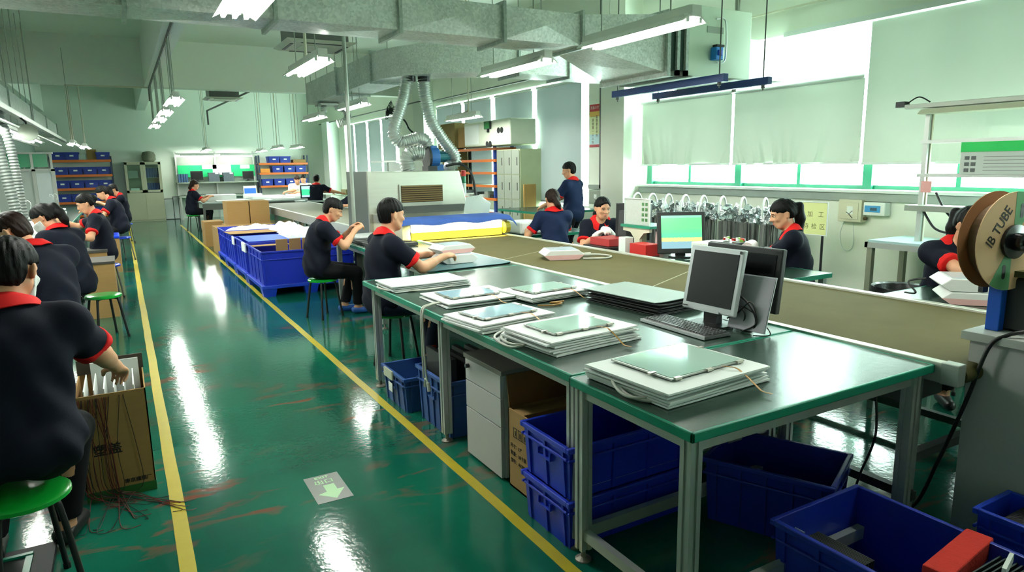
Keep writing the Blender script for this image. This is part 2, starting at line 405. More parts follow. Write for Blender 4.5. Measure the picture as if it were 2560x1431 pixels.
gw = struct('window_4', gw, ALU)
MB().box(XL - .05, 15.5, 1.48, XL - .03, 23.6, 2.0).build('pane', mat('green_film_pane', (10, 120, 78), .3, var=.15, vs=1.2), gw)['label'] = 'green filmed panes'

# ---------------------------------------------------------------- roller blinds
BL1 = mat_blind('grey_green_blind', (176, 184, 168), .031)
BL2 = mat_blind('slate_blind', (146, 154, 152), .026)
def blind(y0, y1, z0, z1, label, m, x=6.66, gather=0.0, seed=0, group=None, tube=True):
    rnd = random.Random(seed)
    t = thing('roller_blind', label, 'blind', (x, (y0 + y1) / 2, z0), group)
    pts = [(rnd.uniform(.02, .98), rnd.uniform(.6, 1)) for _ in range(11)]
    def fn(u, v):
        y = y0 + (y1 - y0) * u; z = z0 + (z1 - z0) * v; d = 0.0
        if gather:
            for (c, a) in pts:
                k = c + (0.5 - c) * .0 + (c - .5) * .55 * v
                d += gather * a * math.exp(-((u - k) / (.012 + .035 * v)) ** 2) * max(0, 1 - v * 1.15) ** 2
            d = (d + gather * .3 * math.sin(u * 9 + seed) * (1 - v) ** 2) * min(1, u * 9, (1 - u) * 9)
        return (x - d, y, z)
    MB().grid(150 if gather else 8, 40 if gather else 6, fn).build('fabric', m, t, smooth=True)
    MB().box(x - .012, y0, z0 - .022, x + .01, y1, z0 + .004).build('bottom_bar', m if not gather else WHITE, t)
    if tube: MB().cyl((x + .005, y0, z1 + .012), (x + .005, y1, z1 + .012), .026, n=12).build('roller_tube', WHITE, t)
    for y in (y0 + .01, y1 - .01): MB().box(x + .005, y - .008, z1 - .01, 6.845 if z1 < 2.9 and x > 6.6 else 6.71, y + .008, z1 + .03).build('bracket', WHITE, t)
    return t
blind(6.07, 7.74, 1.575, 2.43, 'translucent grey blind with gathered hem, leftmost on the near window wall', BL1, gather=.06, seed=2)
blind(4.34, 6.03, 1.575, 2.42, 'translucent grey blind with gathered hem, right of the first, behind the foil bundles', BL1, gather=.06, seed=5)
blind(2.35, 4.31, 1.565, 2.95, 'tall pale grey roller blind behind the green notice board', BL1, gather=.03, seed=8, tube=False)
blind(-.6, 2.3, 1.565, 2.95, 'tall pale grey roller blind at the right end of the window wall', BL1, seed=3, tube=False)
blind(-2.9, -.65, 1.565, 2.95, 'tall pale grey roller blind past the right end of the window wall', BL1, seed=3, tube=False)
far = [(9.25, 10.62, 'slate grey blind nearest the narrow wall poster'), (10.78, 12.2, 'slate grey blind behind the grey lockers'),
       (12.38, 13.6, 'slate grey blind above the white equipment box'), (13.74, 15.1, 'slate grey blind beside the black wall fan, in the middle window')]
for i, (a, b, l) in enumerate(far): blind(a, b, .95, 2.93, l, BL2, seed=i)
for i, (a, b, l) in enumerate([(17.95, 19.0, 'slate grey blind of the far window, nearest the camera'), (19.15, 20.25, 'slate grey blind of the far window, second from its near end'),
       (20.45, 21.6, 'slate grey blind of the far window, third from its near end'), (21.75, 22.4, 'slate grey blind of the far window, nearest the back wall')]):
    blind(a, b, .95, 2.93, l, BL2, seed=i)

# ---------------------------------------------------------------- ducts and air handling
def duct_sec(m, x0, x1, y0, y1, z0, z1, bump=.03):
    cx = (x0 + x1) / 2; cz = (z0 + z1) / 2; cy = (y0 + y1) / 2
    v = [(x0, y0, z0), (x1, y0, z0), (x1, y1, z0), (x0, y1, z0), (x0, y0, z1), (x1, y0, z1), (x1, y1, z1), (x0, y1, z1),
         (cx, y0 - bump, cz), (cx, cy, z0 - bump * .5), (cx, y1 + bump, cz), (cx, cy, z1 + bump)]
    f = []
    for (q, c) in (((0, 1, 5, 4), 8), ((3, 2, 1, 0), 9), ((2, 3, 7, 6), 10), ((4, 5, 6, 7), 11)):
        for i in range(4): f.append((q[i], q[(i + 1) % 4], c))
    f += [(1, 2, 6, 5), (3, 0, 4, 7)]
    m.add(v, f)
t = thing('air_duct', 'long galvanised rectangular duct crossing the room overhead', 'duct', (1.0, 5.2, 2.61))
joints = [-2.1, -1.67, -.77, .13, 1.03, 1.93, 2.82, 3.6]
for i in range(7):
    m = MB(); duct_sec(m, joints[i], joints[i + 1], 5.0, 5.42, 2.61, 2.87); m.build('panel', GALV, t)
for x in joints[1:]:
    MB().box(x - .013, 4.965, 2.58, x + .013, 5.455, 2.9).build('flange', GALVD, t)
ROD = mat('pale_hanger_rod', (150, 158, 146), .5, .3)
rods(t, [((x, y, 2.87), (x, y, ZC)) for x in (-1.2, -.3, .55, 1.45, 2.35, 3.2) for y in (5.02, 5.4)], ROD, .004)
t = thing('air_handler', 'large pale mint air handling unit hung from the ceiling on blue beams', 'air handler', (5.28, 5.5, 2.4))
MB().box(4.86, 5.0, 2.42, 5.72, 6.0, 3.08).build('casing', MINT, t, bevel=.008)
tr = MB()   # tapering duct into the unit
v0 = [(3.6, 5.0, 2.61), (3.6, 5.42, 2.61), (3.6, 5.42, 2.87), (3.6, 5.0, 2.87)]; v1 = [(4.56, 5.0, 2.44), (4.56, 5.95, 2.44), (4.56, 5.95, 2.96), (4.56, 5.0, 2.96)]
cen = [((v0[i][0] + v1[i][0]) / 2, (v0[i][1] + v1[i][1]) / 2, (v0[i][2] + v1[i][2]) / 2) for i in range(4)]
vv = v0 + v1; ff = []
for i in range(4):
    j = (i + 1) % 4; c = [sum(vv[k][a] for k in (i, j, 4 + i, 4 + j)) / 4 for a in range(3)]
    nrm = [(0, 0, -1), (0, 1, 0), (0, 0, 1), (0, -1, 0)][i]; c = tuple(c[a] + .02 * nrm[a] for a in range(3))
    vv.append(c); k = len(vv) - 1; ff += [(i, 4 + i, k), (4 + i, 4 + j, k), (4 + j, j, k), (j, i, k)]
tr.add(vv, ff).build('inlet_transition', GALV, t)
MB().box(4.56, 4.96, 2.4, 4.6, 6.0, 3.0).build('inlet_flange', GALVD, t)
MB().box(4.6, 5.03, 2.47, 4.86, 5.97, 2.96).build('filter_section', DKGREEN, t)
fr = MB()
for x in (4.6, 4.72, 4.83): fr.box(x, 5.0, 2.42, x + .035, 6.0, 2.47).box(x, 5.0, 2.95, x + .035, 6.0, 3.0).box(x, 5.0, 2.42, x + .035, 5.04, 3.0)
fr.build('filter_frame', GALVD, t)
MB().box(5.735, 5.2, 2.44, 5.76, 5.95, 2.93).build('outlet_flange', GALVD, t)
m = MB(); duct_sec(m, 5.76, 6.62, 5.24, 5.9, 2.47, 2.88, .03); m.build('outlet_duct', GALV, t)
for x in (4.95, 5.55):
    MB().box(x - .03, 4.6, 2.33, x + .03, 6.25, 2.4).build('support_beam', mat('deep_blue_steel', (16, 52, 112), .4), t)
rods(t, [((x, y, 2.28), (x, y, ZC)) for x in (4.95, 5.55) for y in (4.68, 6.18)], ALUD, .007, 'threaded_rod')
rods(t, [((x, y, 2.3), (x, y, 2.33)) for x in (4.95, 5.55) for y in (4.68, 6.18)], ALUD, .02, 'nut')
MB().box(5.1, 4.995, 2.84, 5.32, 4.999, 2.9).build('rating_plate', LOCK, t)
MB().tube(smooth_path([(5.2, 4.985, 2.97), (5.3, 4.98, 2.98), (5.33, 4.975, 2.9), (5.33, 4.975, 2.6), (5.22, 4.975, 2.56)]), .008).build('conduit', WHITE, t)
q = thing('isolator_switch', 'small bright blue isolator switch on the air handling unit', 'switch', (5.2, 4.97, 2.58))
MB().box(5.15, 4.92, 2.58, 5.25, 4.998, 2.7).build('body', mat('isolator_blue', (20, 120, 200), .35), q, bevel=.006)
MB().box(5.17, 4.905, 2.62, 5.22, 4.92, 2.67).build('lever', BLUEB, q, bevel=.003)
MB().box(5.17, 4.93, 2.705, 5.27, 4.99, 2.725).build('lid', BLACK, q)
# lower exhaust duct, running back and then bending right
t = thing('exhaust_duct', 'lower galvanised exhaust duct that bends from the back towards the window wall', 'duct', (3.6, 9, 2.72))
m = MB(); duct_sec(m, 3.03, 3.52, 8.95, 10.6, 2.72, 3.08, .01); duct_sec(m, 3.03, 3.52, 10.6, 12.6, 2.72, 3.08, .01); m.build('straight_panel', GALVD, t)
n = 12; vs = []; fs = []
for i in range(n + 1):
    a = PI - (PI / 2) * i / n
    for (r, z) in ((1.42, 2.72), (.93, 2.72), (.93, 3.08), (1.42, 3.08)):
        vs.append((4.45 + r * math.cos(a), 8.95 - r * math.sin(a) * 1.02, z))
    if i: fs += [(4 * (i - 1) + k, 4 * (i - 1) + (k + 1) % 4, 4 * i + (k + 1) % 4, 4 * i + k) for k in range(4)]
MB().add(vs, fs).build('elbow', GALV, t)
m = MB(); duct_sec(m, 4.45, 5.2, 7.5, 8.0, 2.72, 3.08, .01); m.build('cross_panel', GALV, t)
m = MB(); duct_sec(m, 5.2, 6.35, 7.5, 8.0, 2.72, 3.08, .015); m.build('cross_panel', GALV, t)
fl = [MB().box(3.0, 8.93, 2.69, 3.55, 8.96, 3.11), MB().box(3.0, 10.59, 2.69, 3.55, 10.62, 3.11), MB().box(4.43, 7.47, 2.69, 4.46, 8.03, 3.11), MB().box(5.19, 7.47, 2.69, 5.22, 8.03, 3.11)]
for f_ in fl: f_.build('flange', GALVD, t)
rods(t, [((x, y, 3.08), (x, y, ZC)) for y in (9.6, 11.2, 12.3) for x in (3.05, 3.5)] + [((x, 7.55, 3.08), (x, 7.55, ZC)) for x in (4.8, 5.9)], ROD, .006)
for (x, y) in ((3.3, 8.3), (3.48, 8.25)): MB().cyl((x, y, 2.66), (x, y, 2.74), .08).build('collar', BLACK, t)
MB().box(3.1, 11.9, 2.66, 3.45, 12.3, 2.69).build('flange_plate', ALU, t)
t2 = thing('flexible_duct', 'short flexible silver hose curling under the far end of the exhaust duct', 'hose', (3.3, 12.1, 2.4))
HOSE = mat('silver_flexible_hose', (226, 230, 226), .28, .75, var=.1, vs=10)
def hose(name, pts, r, m, parent=None, pitch=.03, amp=.34, n=14):
    P = smooth_path(pts, 24); L = [0]
    for i in range(1, len(P)): L.append(L[-1] + (P[i] - P[i - 1]).length)
    st = pitch / 4; k = int(L[-1] / st); Q = []; j = 0
    for i in range(k + 1):
        s = i * st
        while j < len(L) - 2 and L[j + 1] < s: j += 1
        u = (s - L[j]) / max(1e-6, L[j + 1] - L[j]); Q.append(P[j].lerp(P[j + 1], min(1, u)))
    return MB().tube(Q, r, n, rf=lambda i: r * (1 + amp * (.5 - abs((i % 4) - 2) / 2)))  .build(name, m, parent, smooth=True)
hose('hose', [(3.2, 12.1, 2.66), (3.2, 12.1, 2.55)], .05, HOSE, t2)
hose('hose', [(3.4, 12.1, 2.66), (3.55, 12.1, 2.62), (3.62, 12.1, 2.5), (3.55, 12.1, 2.4), (3.42, 12.1, 2.36)], .06, HOSE, t2)
def tagged(o, label, cat, group=None): return tag(o, label, cat, group)
tagged(hose('flexible_duct', [(3.28, 8.3, 2.72), (3.21, 8.3, 2.44), (3.09, 8.3, 2.14), (3.06, 8.3, 2.0), (3.13, 8.3, 1.91), (3.25, 8.3, 1.92), (3.4, 8.3, 1.96), (3.5, 8.32, 1.92), (3.53, 8.32, 1.83)], .07, HOSE), 'left silver flexible hose dropping from the exhaust duct to the blower inlet', 'hose')
tagged(hose('flexible_duct', [(3.47, 8.25, 2.7), (3.49, 8.25, 2.44), (3.57, 8.25, 2.16), (3.72, 8.25, 1.93), (3.86, 8.25, 1.76), (3.89, 8.25, 1.66), (3.83, 8.25, 1.6), (3.74, 8.25, 1.6)], .07, HOSE), 'right silver flexible hose sweeping down behind the blower motor', 'hose')
tagged(hose('flexible_duct', [(3.23, 8.25, 1.54), (3.2, 8.25, 1.64), (3.22, 8.25, 1.73), (3.31, 8.25, 1.77), (3.42, 8.25, 1.76)], .085, HOSE), 'short silver elbow hose from the oven roof to the blower', 'hose')
# cassette air conditioners
ACW = mat('yellowed_white_panel', (204, 206, 184), .5)
def at0(fn, loc, rz, *a):
    return put(fn(*a), loc, rz)
def cassette0(drop, label):
    t = thing('air_conditioner', label, 'air conditioner')
    MB().box(-.33, -.33, .03, .33, .33, .3).build('body', ALUD, t)
    MB().frus((-.36, -.36, .36, .36, 0), (-.42, -.42, .42, .42, .03)).build('panel', ACW, t, bevel=.004)
    for (a, b, c, d) in ((-.24, -.345, .24, -.31), (-.24, .31, .24, .345), (-.345, -.24, -.31, .24), (.31, -.24, .345, .24)): MB().box(a, b, -.006, c, d, .004).build('air_slot', BLACK, t)
    MB().box(-.2, -.2, -.008, .2, .2, .002).build('grille', ACW, t)
    rods(t, [((a, b, .3), (a, b, drop)) for a in (-.3, .3) for b in (-.3, .3)], ALUD, .005)
    return t
at0(cassette0, (2.25, 8.75, 3.06), 0, ZC - 3.06, 'cassette air conditioner with pale panel hanging behind the long duct')
at0(cassette0, (2.33, 17.95, 3.25), 0, ZC - 3.25, 'small distant cassette air conditioner below the cross beam')

# ---------------------------------------------------------------- fluorescent lamps
TUBE = mat_emit('fluorescent_tube', (250, 255, 246), TUBE_E)
LAMPB = mat('lamp_reflector_white', (214, 216, 206), .4, var=.03)
def make_lamp(nt, L=1.15, half=.1):
    t = thing('fluorescent_lamp', 'x', 'lamp')
    a = L / 2; h = half
    prof = [(-.035, .1), (.035, .1), (.04, .055), (h, .012), (h + .004, .0), (h - .004, .004), (.034, .048), (-.034, .048), (-h + .004, .004), (-h - .004, .0), (-h, .012), (-.04, .055)]
    MB().prism([(x, -a, z) for (x, z) in prof], (0, 2 * a, 0)).build('reflector', LAMPB, t)
    for q in (-a, a): MB().box(-.04, q - .016, .03, .04, q + .016, .1).build('end_cap', LAMPB, t)
    sp = h * 1.1 / max(1, nt - 1)
    for k in range(nt):
        x = (k - (nt - 1) / 2) * sp
        tb = MB().cyl((x, -a + .03, .012), (x, a - .03, .012), .014, n=10).build('tube', TUBE, t, smooth=True)
        for q in (-a + .016, a - .016): MB().box(x - .011, q - .012, 0, x + .011, q + .012, .05).build('socket', WHITE, tb)
    return t
lamp2 = make_lamp(2); lamp3 = make_lamp(3, 1.2, .12)
_used = set()
def lamp(proto, loc, label, rods=(), rz=0, rodm=None, group=None):
    if proto not in _used: _used.add(proto); o = proto; put(o, loc, rz); o['label'] = label
    else: o = dup(proto, loc, rz, label)
    WL[o] = Vector((0, 0, 0))
    for (y, top, r) in rods:
        c = MB().cyl((0, y, .095), (0, y, top - loc[2]), r, n=8).build('hanger', rodm or ROD, o)
    return o
lamp(lamp3, (.7, 3.98, 2.5), 'bright three-tube lamp nearest the camera, at the top of the picture', ((-.3, ZC, .004), (.35, ZC, .004)))
lamp(lamp2, (3.28, 3.9, 2.48), 'large two-tube lamp hanging in front of the air handling unit', ((-.35, ZC, .005), (.4, ZC, .005)))
lamp(lamp2, (3.3, 5.66, 2.47), 'two-tube lamp under the long duct, right of the silver hoses', ())
lamp(lamp2, (1.6, 6.56, 2.5), 'two-tube lamp hung on a pale rod below the near air conditioner', ((0, ZC, .014),), rodm=CREAM)
lamp(lamp2, (3.1, 10.1, 2.47), 'two-tube lamp under the exhaust duct, left of the silver hoses', ((0, 2.71, .008),))
lamp(lamp2, (3.06, 12.3, 2.44), 'two-tube lamp at the far end of the exhaust duct', ())
o = lamp(lamp2, (5.2, 10.7, 2.38), 'two-tube lamp on a bent white pipe in front of the white equipment box', ())
MB().tube(smooth_path([(0, 0, .1), (.0, -.2, .14), (-.03, -.3, .25), (-.03, -.3, 2.02)]), .014).build('bent_pipe', CREAM, o)
MB().tube([(0, 0, .095), (.0, .2, .095)], .02).build('mount', CREAM, o)
for i, (y, l) in enumerate(((10.5, 'two-tube aisle lamp on a tall pole, nearest of the four over the aisle'), (12.6, 'second aisle lamp from the near end, hung over the aisle'), (14.3, 'third aisle lamp from the near end, hung over the aisle'), (16.4, 'farthest aisle lamp, just in front of the cross beam'))):
    lamp(lamp2, (.73, y, 2.5), l, ((0, 3.36, .014),))
for (x, y, z, l) in ((2.2, 21.3, 2.13, 'round-looking distant lamp hung above the back work bench'), (3.9, 22.5, 2.13, 'distant lamp above the right storage rack, left of a pair'), (3.95, 20.2, 2.15, 'distant lamp above the right storage rack, left one of a close pair'),
                     (4.35, 19.6, 2.15, 'distant lamp above the right storage rack, right one of a close pair'), (-.78, 17.2, 2.15, 'distant lamp at the end of the left rail, below the white conduit'), (-.62, 18.4, 2.12, 'distant lamp beside the end of the left rail, above the left rack')):
    lamp(lamp2, (x, y, z), l, ((0, 3.4 if y == 17.2 else ZC, .012),), rodm=CREAM)
for (x, y, l) in ((3.3, 1.2, 'unseen two-tube lamp added over the near tables, outside the camera view'),):
    lamp(lamp2, (x, y, 2.5), l, ((0, ZC, .005),))  # extra lamp out of view, added to brighten the white stacks
for i, (y, l) in enumerate(((6.3, 'first lamp from the camera in the row over the left benches'), (7.75, 'second lamp from the camera in the row over the left benches'), (9.2, 'third lamp from the camera in the row over the left benches'), (10.65, 'fourth lamp from the camera in the row over the left benches'),
                            (12.1, 'fifth lamp from the camera in the row over the left benches'), (13.55, 'sixth lamp from the camera in the row over the left benches'))):
    lamp(lamp2, (-1.16, y, 2.09), l, ((0, 2.13, .008),))
tagged(MB().tube([(-.8, 16.98, 2.26), (-.8, 16.98, 3.36), (.72, 16.98, 3.37)], .018).build('conduit', CREAM), 'thin white conduit bent across under the cross beam at left', 'conduit')
tagged(MB().tube([(.73, 5.6, 3.36), (.73, 16.9, 3.36)], .022).tube([(.73, 16.9, 3.36), (.73, 17.05, 3.1)], .02).build('conduit', ALUD), 'dark conduit running under the long ceiling beam', 'conduit')
tagged(MB().tube([(2.9, 17.44, 3.43), (2.4, 22, 3.3), (2.4, 22, 2.9)], .025).build('conduit', ALUD), 'dark sloping conduit beyond the cross beam, left of the exhaust duct', 'conduit')
tagged(MB().tube([(6.66, 8.4, 3.13), (6.66, 15.3, 3.13)], .016).tube([(6.4, 15.4, 3.13), (6.4, 25.0, 3.13)], .016).build('conduit', ALUD), 'thin dark conduit along the window wall above the slate blinds', 'conduit')
tagged(MB().box(6.655, 8.72, 1.2, 6.69, 8.76, ZC).build('conduit', ALUD), 'dark vertical cable trunking right of the narrow wall poster', 'conduit')
tagged(MB().tube([(6.66, -2, 3.27), (6.66, 5.9, 3.27)], .012).build('conduit', CREAM), 'pale conduit above the tall blinds', 'conduit')
tagged(MB().cyl((2.35, 7.85, .771), (2.35, 7.85, ZC), .022, n=12).build('pole', mat('grey_pole', (150, 156, 146), .45, .3)), 'thin grey pole rising from the assembly bench to the ceiling', 'pole')
tagged(MB().cyl((6.55, 5.95, 2.42), (6.55, 5.95, ZC), .03, n=10).build('pipe', mat('grey_pipe', (120, 124, 112), .5)), 'grey vertical pipe behind the air handling unit', 'pipe')
tagged(MB().cyl((6.48, 8.22, 0), (6.48, 8.22, 2.66), .035, n=10).build('pipe', CREAM), 'cream pipe running up the column beside the near windows', 'pipe')
# ---------------------------------------------------------------- conveyor and shrink oven
t = thing('conveyor', 'long olive belt conveyor with pale metal rails running down the room to the oven', 'conveyor', (3.4, 4, 0))
MB().box(2.84, 1.36, .73, 3.94, 8.0, .772).build('belt', BELT, t)
MB().cyl((2.84, 1.36, .735), (3.94, 1.36, .735), .037, n=18).build('roller', BELT, t, smooth=True)
RAILM = mat('pale_rail_metal', (206, 208, 196), .35, .45, var=.05)
for (a, b, l) in ((2.795, 2.84, 'near'), (3.94, 3.99, 'far')):
    MB().box(a, 1.38, .7, b, 8.0, .785).build('rail', RAILM, t, bevel=.003)
sm = MB()
for y in (3.3, 5.15): sm.add([(2.845, y, .7726), (3.935, y + .55, .7726), (3.935, y + .562, .7726), (2.845, y + .012, .7726)], [(0, 1, 2, 3)])
sm.build('belt_seam', mat('belt_seam_tan', (136, 132, 104), .6), t)
for y in (1.52, 3.4, 5.4, 7.4):
    for x in (2.84, 3.9): MB().box(x, y, 0, x + .06, y + .06, .7).build('leg', ALU, t)
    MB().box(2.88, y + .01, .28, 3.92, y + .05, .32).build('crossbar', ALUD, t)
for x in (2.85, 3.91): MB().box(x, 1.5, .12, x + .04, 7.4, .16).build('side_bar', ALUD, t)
MB().box(2.785, 1.33, .7, 2.84, 1.4, .79).build('end_bearing', ALU, t, bevel=.004)
MB().box(3.94, 1.33, .7, 3.995, 1.4, .79).build('end_bearing', ALU, t, bevel=.004)
MB().box(2.92, 1.6, .52, 3.22, 1.86, .64).build('drive_housing', mat('grey_drive_box', (126, 126, 120), .5), t, bevel=.01)

t = thing('conveyor', 'far conveyor with grey rails carrying on behind the oven towards the back benches', 'conveyor', (3.4, 13, 0))
MB().box(2.8, 9.0, .73, 3.95, 17.1, .77).build('belt', mat('grey_conveyor_belt', (112, 112, 96), .55, var=.1, vs=3), t)
for (a, b) in ((2.74, 2.8), (3.95, 4.0)): MB().box(a, 9.0, .64, b, 17.1, .785).build('rail', ALU, t, bevel=.003)
for y in (9.6, 11.4, 13.2, 15.0, 16.9):
    for x in (2.78, 3.9): MB().box(x, y, 0, x + .06, y + .06, .66).build('leg', ALU, t)
MB().box(2.78, 9.2, .28, 2.82, 17.0, .34).build('side_bar', ALU, t)

t = thing('shrink_oven', 'stainless steel shrink tunnel oven standing over the conveyor with a louvred front', 'oven', (3.25, 8.4, .8))
MB().prism([(2.62, 8.0, .9), (3.95, 8.0, .9), (3.9, 8.0, 1.2), (3.82, 8.0, 1.54), (2.62, 8.0, 1.54)], (0, .9, 0)).build('hood', STEEL, t, bevel=.012)
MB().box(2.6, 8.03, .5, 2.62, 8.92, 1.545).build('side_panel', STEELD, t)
MB().box(2.585, 7.985, .78, 2.635, 8.03, 1.55).build('corner_post', STEEL, t)
MB().box(2.98, 7.975, 1.14, 3.58, 7.995, 1.38).build('louver_frame', STEEL, t)
MB().box(3.0, 7.968, 1.155, 3.56, 7.974, 1.365).build('louver_opening', mat('dark_louver_gap', (70, 56, 34), .6), t)
lv = mat('bronze_louver_slat', (150, 128, 88), .4, .5)
for i in range(8): MB().ob((3.28, 7.96, 1.17 + i * .0262), (.55, .018, .006), rotx(.6)).build('louver_slat', lv, t)
MB().prism([(2.72, 7.99, 1.0), (2.72, 7.99, 1.11), (2.72, 7.9, 1.11), (2.72, 7.8, 1.02)], (1.13, 0, 0)).build('curtain_band', mat('charcoal_curtain', (66, 68, 66), .5, var=.1), t)
MB().prism([(2.62, 8.0, .93), (2.62, 8.0, 1.03), (2.62, 7.75, 1.03), (2.62, 7.02, .985), (2.62, 7.02, .955)], (1.36, 0, 0)).build('apron', STEEL, t)
MB().box(2.63, 7.0, .775, 2.72, 8.0, .96).build('side_cheek', CREAM, t)
MB().box(3.9, 7.05, .79, 3.98, 8.0, .96).build('side_cheek', CREAM, t)
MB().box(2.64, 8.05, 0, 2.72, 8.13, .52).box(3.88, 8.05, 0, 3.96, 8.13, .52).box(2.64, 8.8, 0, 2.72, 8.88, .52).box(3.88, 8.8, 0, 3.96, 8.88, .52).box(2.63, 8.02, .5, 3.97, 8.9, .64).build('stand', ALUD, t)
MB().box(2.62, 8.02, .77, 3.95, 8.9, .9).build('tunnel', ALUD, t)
# lit light box with yellow curtain in front of the apron
t = thing('light_box', 'glowing white light box with yellow strip across the belt at the oven mouth', 'light box', (3.3, 7.02, .79))
MB().box(2.74, 6.99, .87, 3.88, 7.04, .955).build('diffuser', mat_emit('white_light_panel', (255, 252, 226), 3.2), t, bevel=.006)
MB().box(2.74, 7.0, .785, 3.88, 7.03, .868).build('yellow_strip', mat_emit('yellow_light_strip', (250, 232, 70), 1.1), t)
MB().cyl((3.9, 6.99, .87), (3.96, 6.99, .87), .07, n=16).build('end_roller', mat('olive_yellow_roller', (150, 140, 30), .4), t)
la = bpy.data.lights.new('light_box_lamp', 'AREA'); la.shape = 'RECTANGLE'; la.size = 1.1; la.size_y = .06; la.energy = 30; la.color = (1, .86, .22)
lo_ = bpy.data.objects.new('light_box_lamp', la); COL.objects.link(lo_); lo_.location = (3.31, 6.96, .9); lo_.rotation_euler = (math.radians(55), 0, 0)
CLOTH = mat('blue_cloth', (44, 78, 150), .8, var=.15, vs=8, bump=.1, bs=120)
tagged(MB().grid(40, 14, lambda u, v: (2.6 + 1.46 * u, 6.94 + .4 * v, 1.006 + .012 * v + .012 * math.sin(u * 17) * (1 - v) - .05 * max(0, (.12 - v) / .12) - .07 * max(0, (u - .95) / .05)), (0, 0, .005)).build('cloth', CLOTH, smooth=True), 'blue cloth laid over the front edge of the oven apron', 'cloth')
tagged(MB().prism([(3.62, 7.5, 1.02), (3.86, 7.3, 1.0), (3.9, 7.3, 1.14), (3.8, 7.4, 1.24), (3.66, 7.5, 1.22)], (.008, .012, 0)).build('guard_plate', mat_glass('frosted_plate', (206, 222, 214), .08, .75)), 'frosted clear plate standing on the oven apron', 'plate')
t = thing('blower', 'blue centrifugal blower with teal motor on the oven roof', 'blower', (3.57, 8.3, 1.54))
BLW = mat('blower_blue', (36, 92, 156), .4)
MB().cyl((3.52, 8.3, 1.71), (3.64, 8.3, 1.71), .135, n=28).build('volute', BLW, t, bevel=.006)
MB().cyl((3.49, 8.3, 1.71), (3.52, 8.3, 1.71), .145, n=28).build('intake_ring', BLACK, t)
MB().box(3.54, 8.24, 1.78, 3.62, 8.42, 1.86).build('outlet', BLW, t)
MB().cyl((3.64, 8.3, 1.72), (3.84, 8.3, 1.72), .065, n=20).build('motor', mat('teal_motor', (44, 110, 120), .4), t)
for k in range(10): MB().ob((3.73, 8.3 + .066 * math.cos(k * PI / 5), 1.72 + .066 * math.sin(k * PI / 5)), (.15, .006, .014), rotx(k * PI / 5 + PI / 2)).build('cooling_fin', mat('teal_motor', (0, 0, 0)), t)
MB().box(3.6, 8.22, 1.54, 3.7, 8.4, 1.62).build('bracket', BLW, t)
MB().box(3.47, 8.2, 1.54, 3.6, 8.4, 1.6).build('bracket', BLACK, t)
tagged(MB().tube(smooth_path([(3.7, 8.15, 1.6), (3.9, 8.12, 1.62), (4.0, 8.02, 1.5), (4.04, 7.99, 1.25), (4.05, 7.97, 1.05)]), .017).build('cable', RUBBER), 'thick black cable arching down the right corner of the oven', 'cable')
t = thing('signal_tower', 'signal tower light with red, green and white segments right of the oven', 'lamp', (4.12, 8.5, .8))
z = 1.2
MB().cyl((4.12, 8.5, 0), (4.12, 8.5, 1.2), .016).build('pole', CREAM, t)
for (nm, m, h) in (('white_segment', WHITE, .16), ('green_segment', mat('signal_green', (20, 130, 90), .3), .09), ('red_segment', REDP, .08)):
    MB().cyl((4.12, 8.5, z), (4.12, 8.5, z + h), .033, n=14).build(nm, m, t, bevel=.003); z += h + .002

# ---------------------------------------------------------------- front work tables
def table(name, label, x0, x1, y0, y1, zt, legs, th=.03, rails=True, hide=()):
    t = thing(name, label, 'table', ((x0 + x1) / 2, (y0 + y1) / 2, 0))
    MB().box(x0 + .012, y0 + .012, zt - th, x1 - .012, y1 - .012, zt).build('tabletop', GTOP, t)
    e = MB()
    if 'l' not in hide: e.box(x0, y0, zt - th - .004, x0 + .013, y1, zt + .001)
    if 'r' not in hide: e.box(x1 - .013, y0, zt - th - .004, x1, y1, zt + .001)
    if 'n' not in hide: e.box(x0, y0, zt - th - .004, x1, y0 + .013, zt + .001)
    if 'f' not in hide: e.box(x0, y1 - .013, zt - th - .004, x1, y1, zt + .001)
    e.build('edge_band', GREENE, t, bevel=.004)
    for (x, y) in legs:
        lg = MB()
        lg.box(x + .006, y + .006, .05, x + .044, y + .044, zt - th)
        for (a, b) in ((0, 0), (.032, 0), (0, .032), (.032, .032)): lg.box(x + a, y + b, .05, x + a + .018, y + b + .018, zt - th)
        l = lg.build('leg', ALU, t)
        MB().lathe((x + .025, y + .025, 0), [(.034, 0), (.034, .006), (.012, .016), (.008, .05)], 14).build('levelling_foot', mat('dull_zinc', (128, 122, 112), .5, .5), l)
    if rails:
        for (a, b) in ((0, 1),):
            xs = sorted(set(p[0] for p in legs)); ys = sorted(set(p[1] for p in legs))
            for y in ys:
                MB().box(xs[0] + .05, y + .01, zt - th - .05, xs[-1], y + .04, zt - th).build('rail', ALU, t)
            for x in xs:
                MB().box(x + .01, ys[0] + .05, zt - th - .045, x + .04, ys[-1], zt - th).build('rail', ALU, t)
    return t, e
t, _ = table('work_table', 'long green-edged work table carrying the rows of white panel stacks', 1.465, 2.79, 2.1, 4.78, .775, [(1.49, 2.12), (1.49, 3.42), (1.49, 4.6), (2.68, 2.12), (2.68, 3.42), (2.68, 4.6)])
MB().box(1.53, 2.13, .26, 2.7, 2.16, .31).build('stretcher', ALU, t)
t, _ = table('work_table', 'green-edged work table nearest the camera with one panel stack on it', 1.445, 2.785, 1.42, 2.088, .775, [(1.462, 1.44), (1.462, 2.02), (2.68, 1.44), (2.68, 2.02)])
for y in (1.45, 2.03): MB().box(1.51, y, .1, 2.7, y + .03, .15).build('stretcher', ALU, t)
MB().box(1.472, 1.49, .1, 1.502, 2.02, .14).build('stretcher', ALU, t)
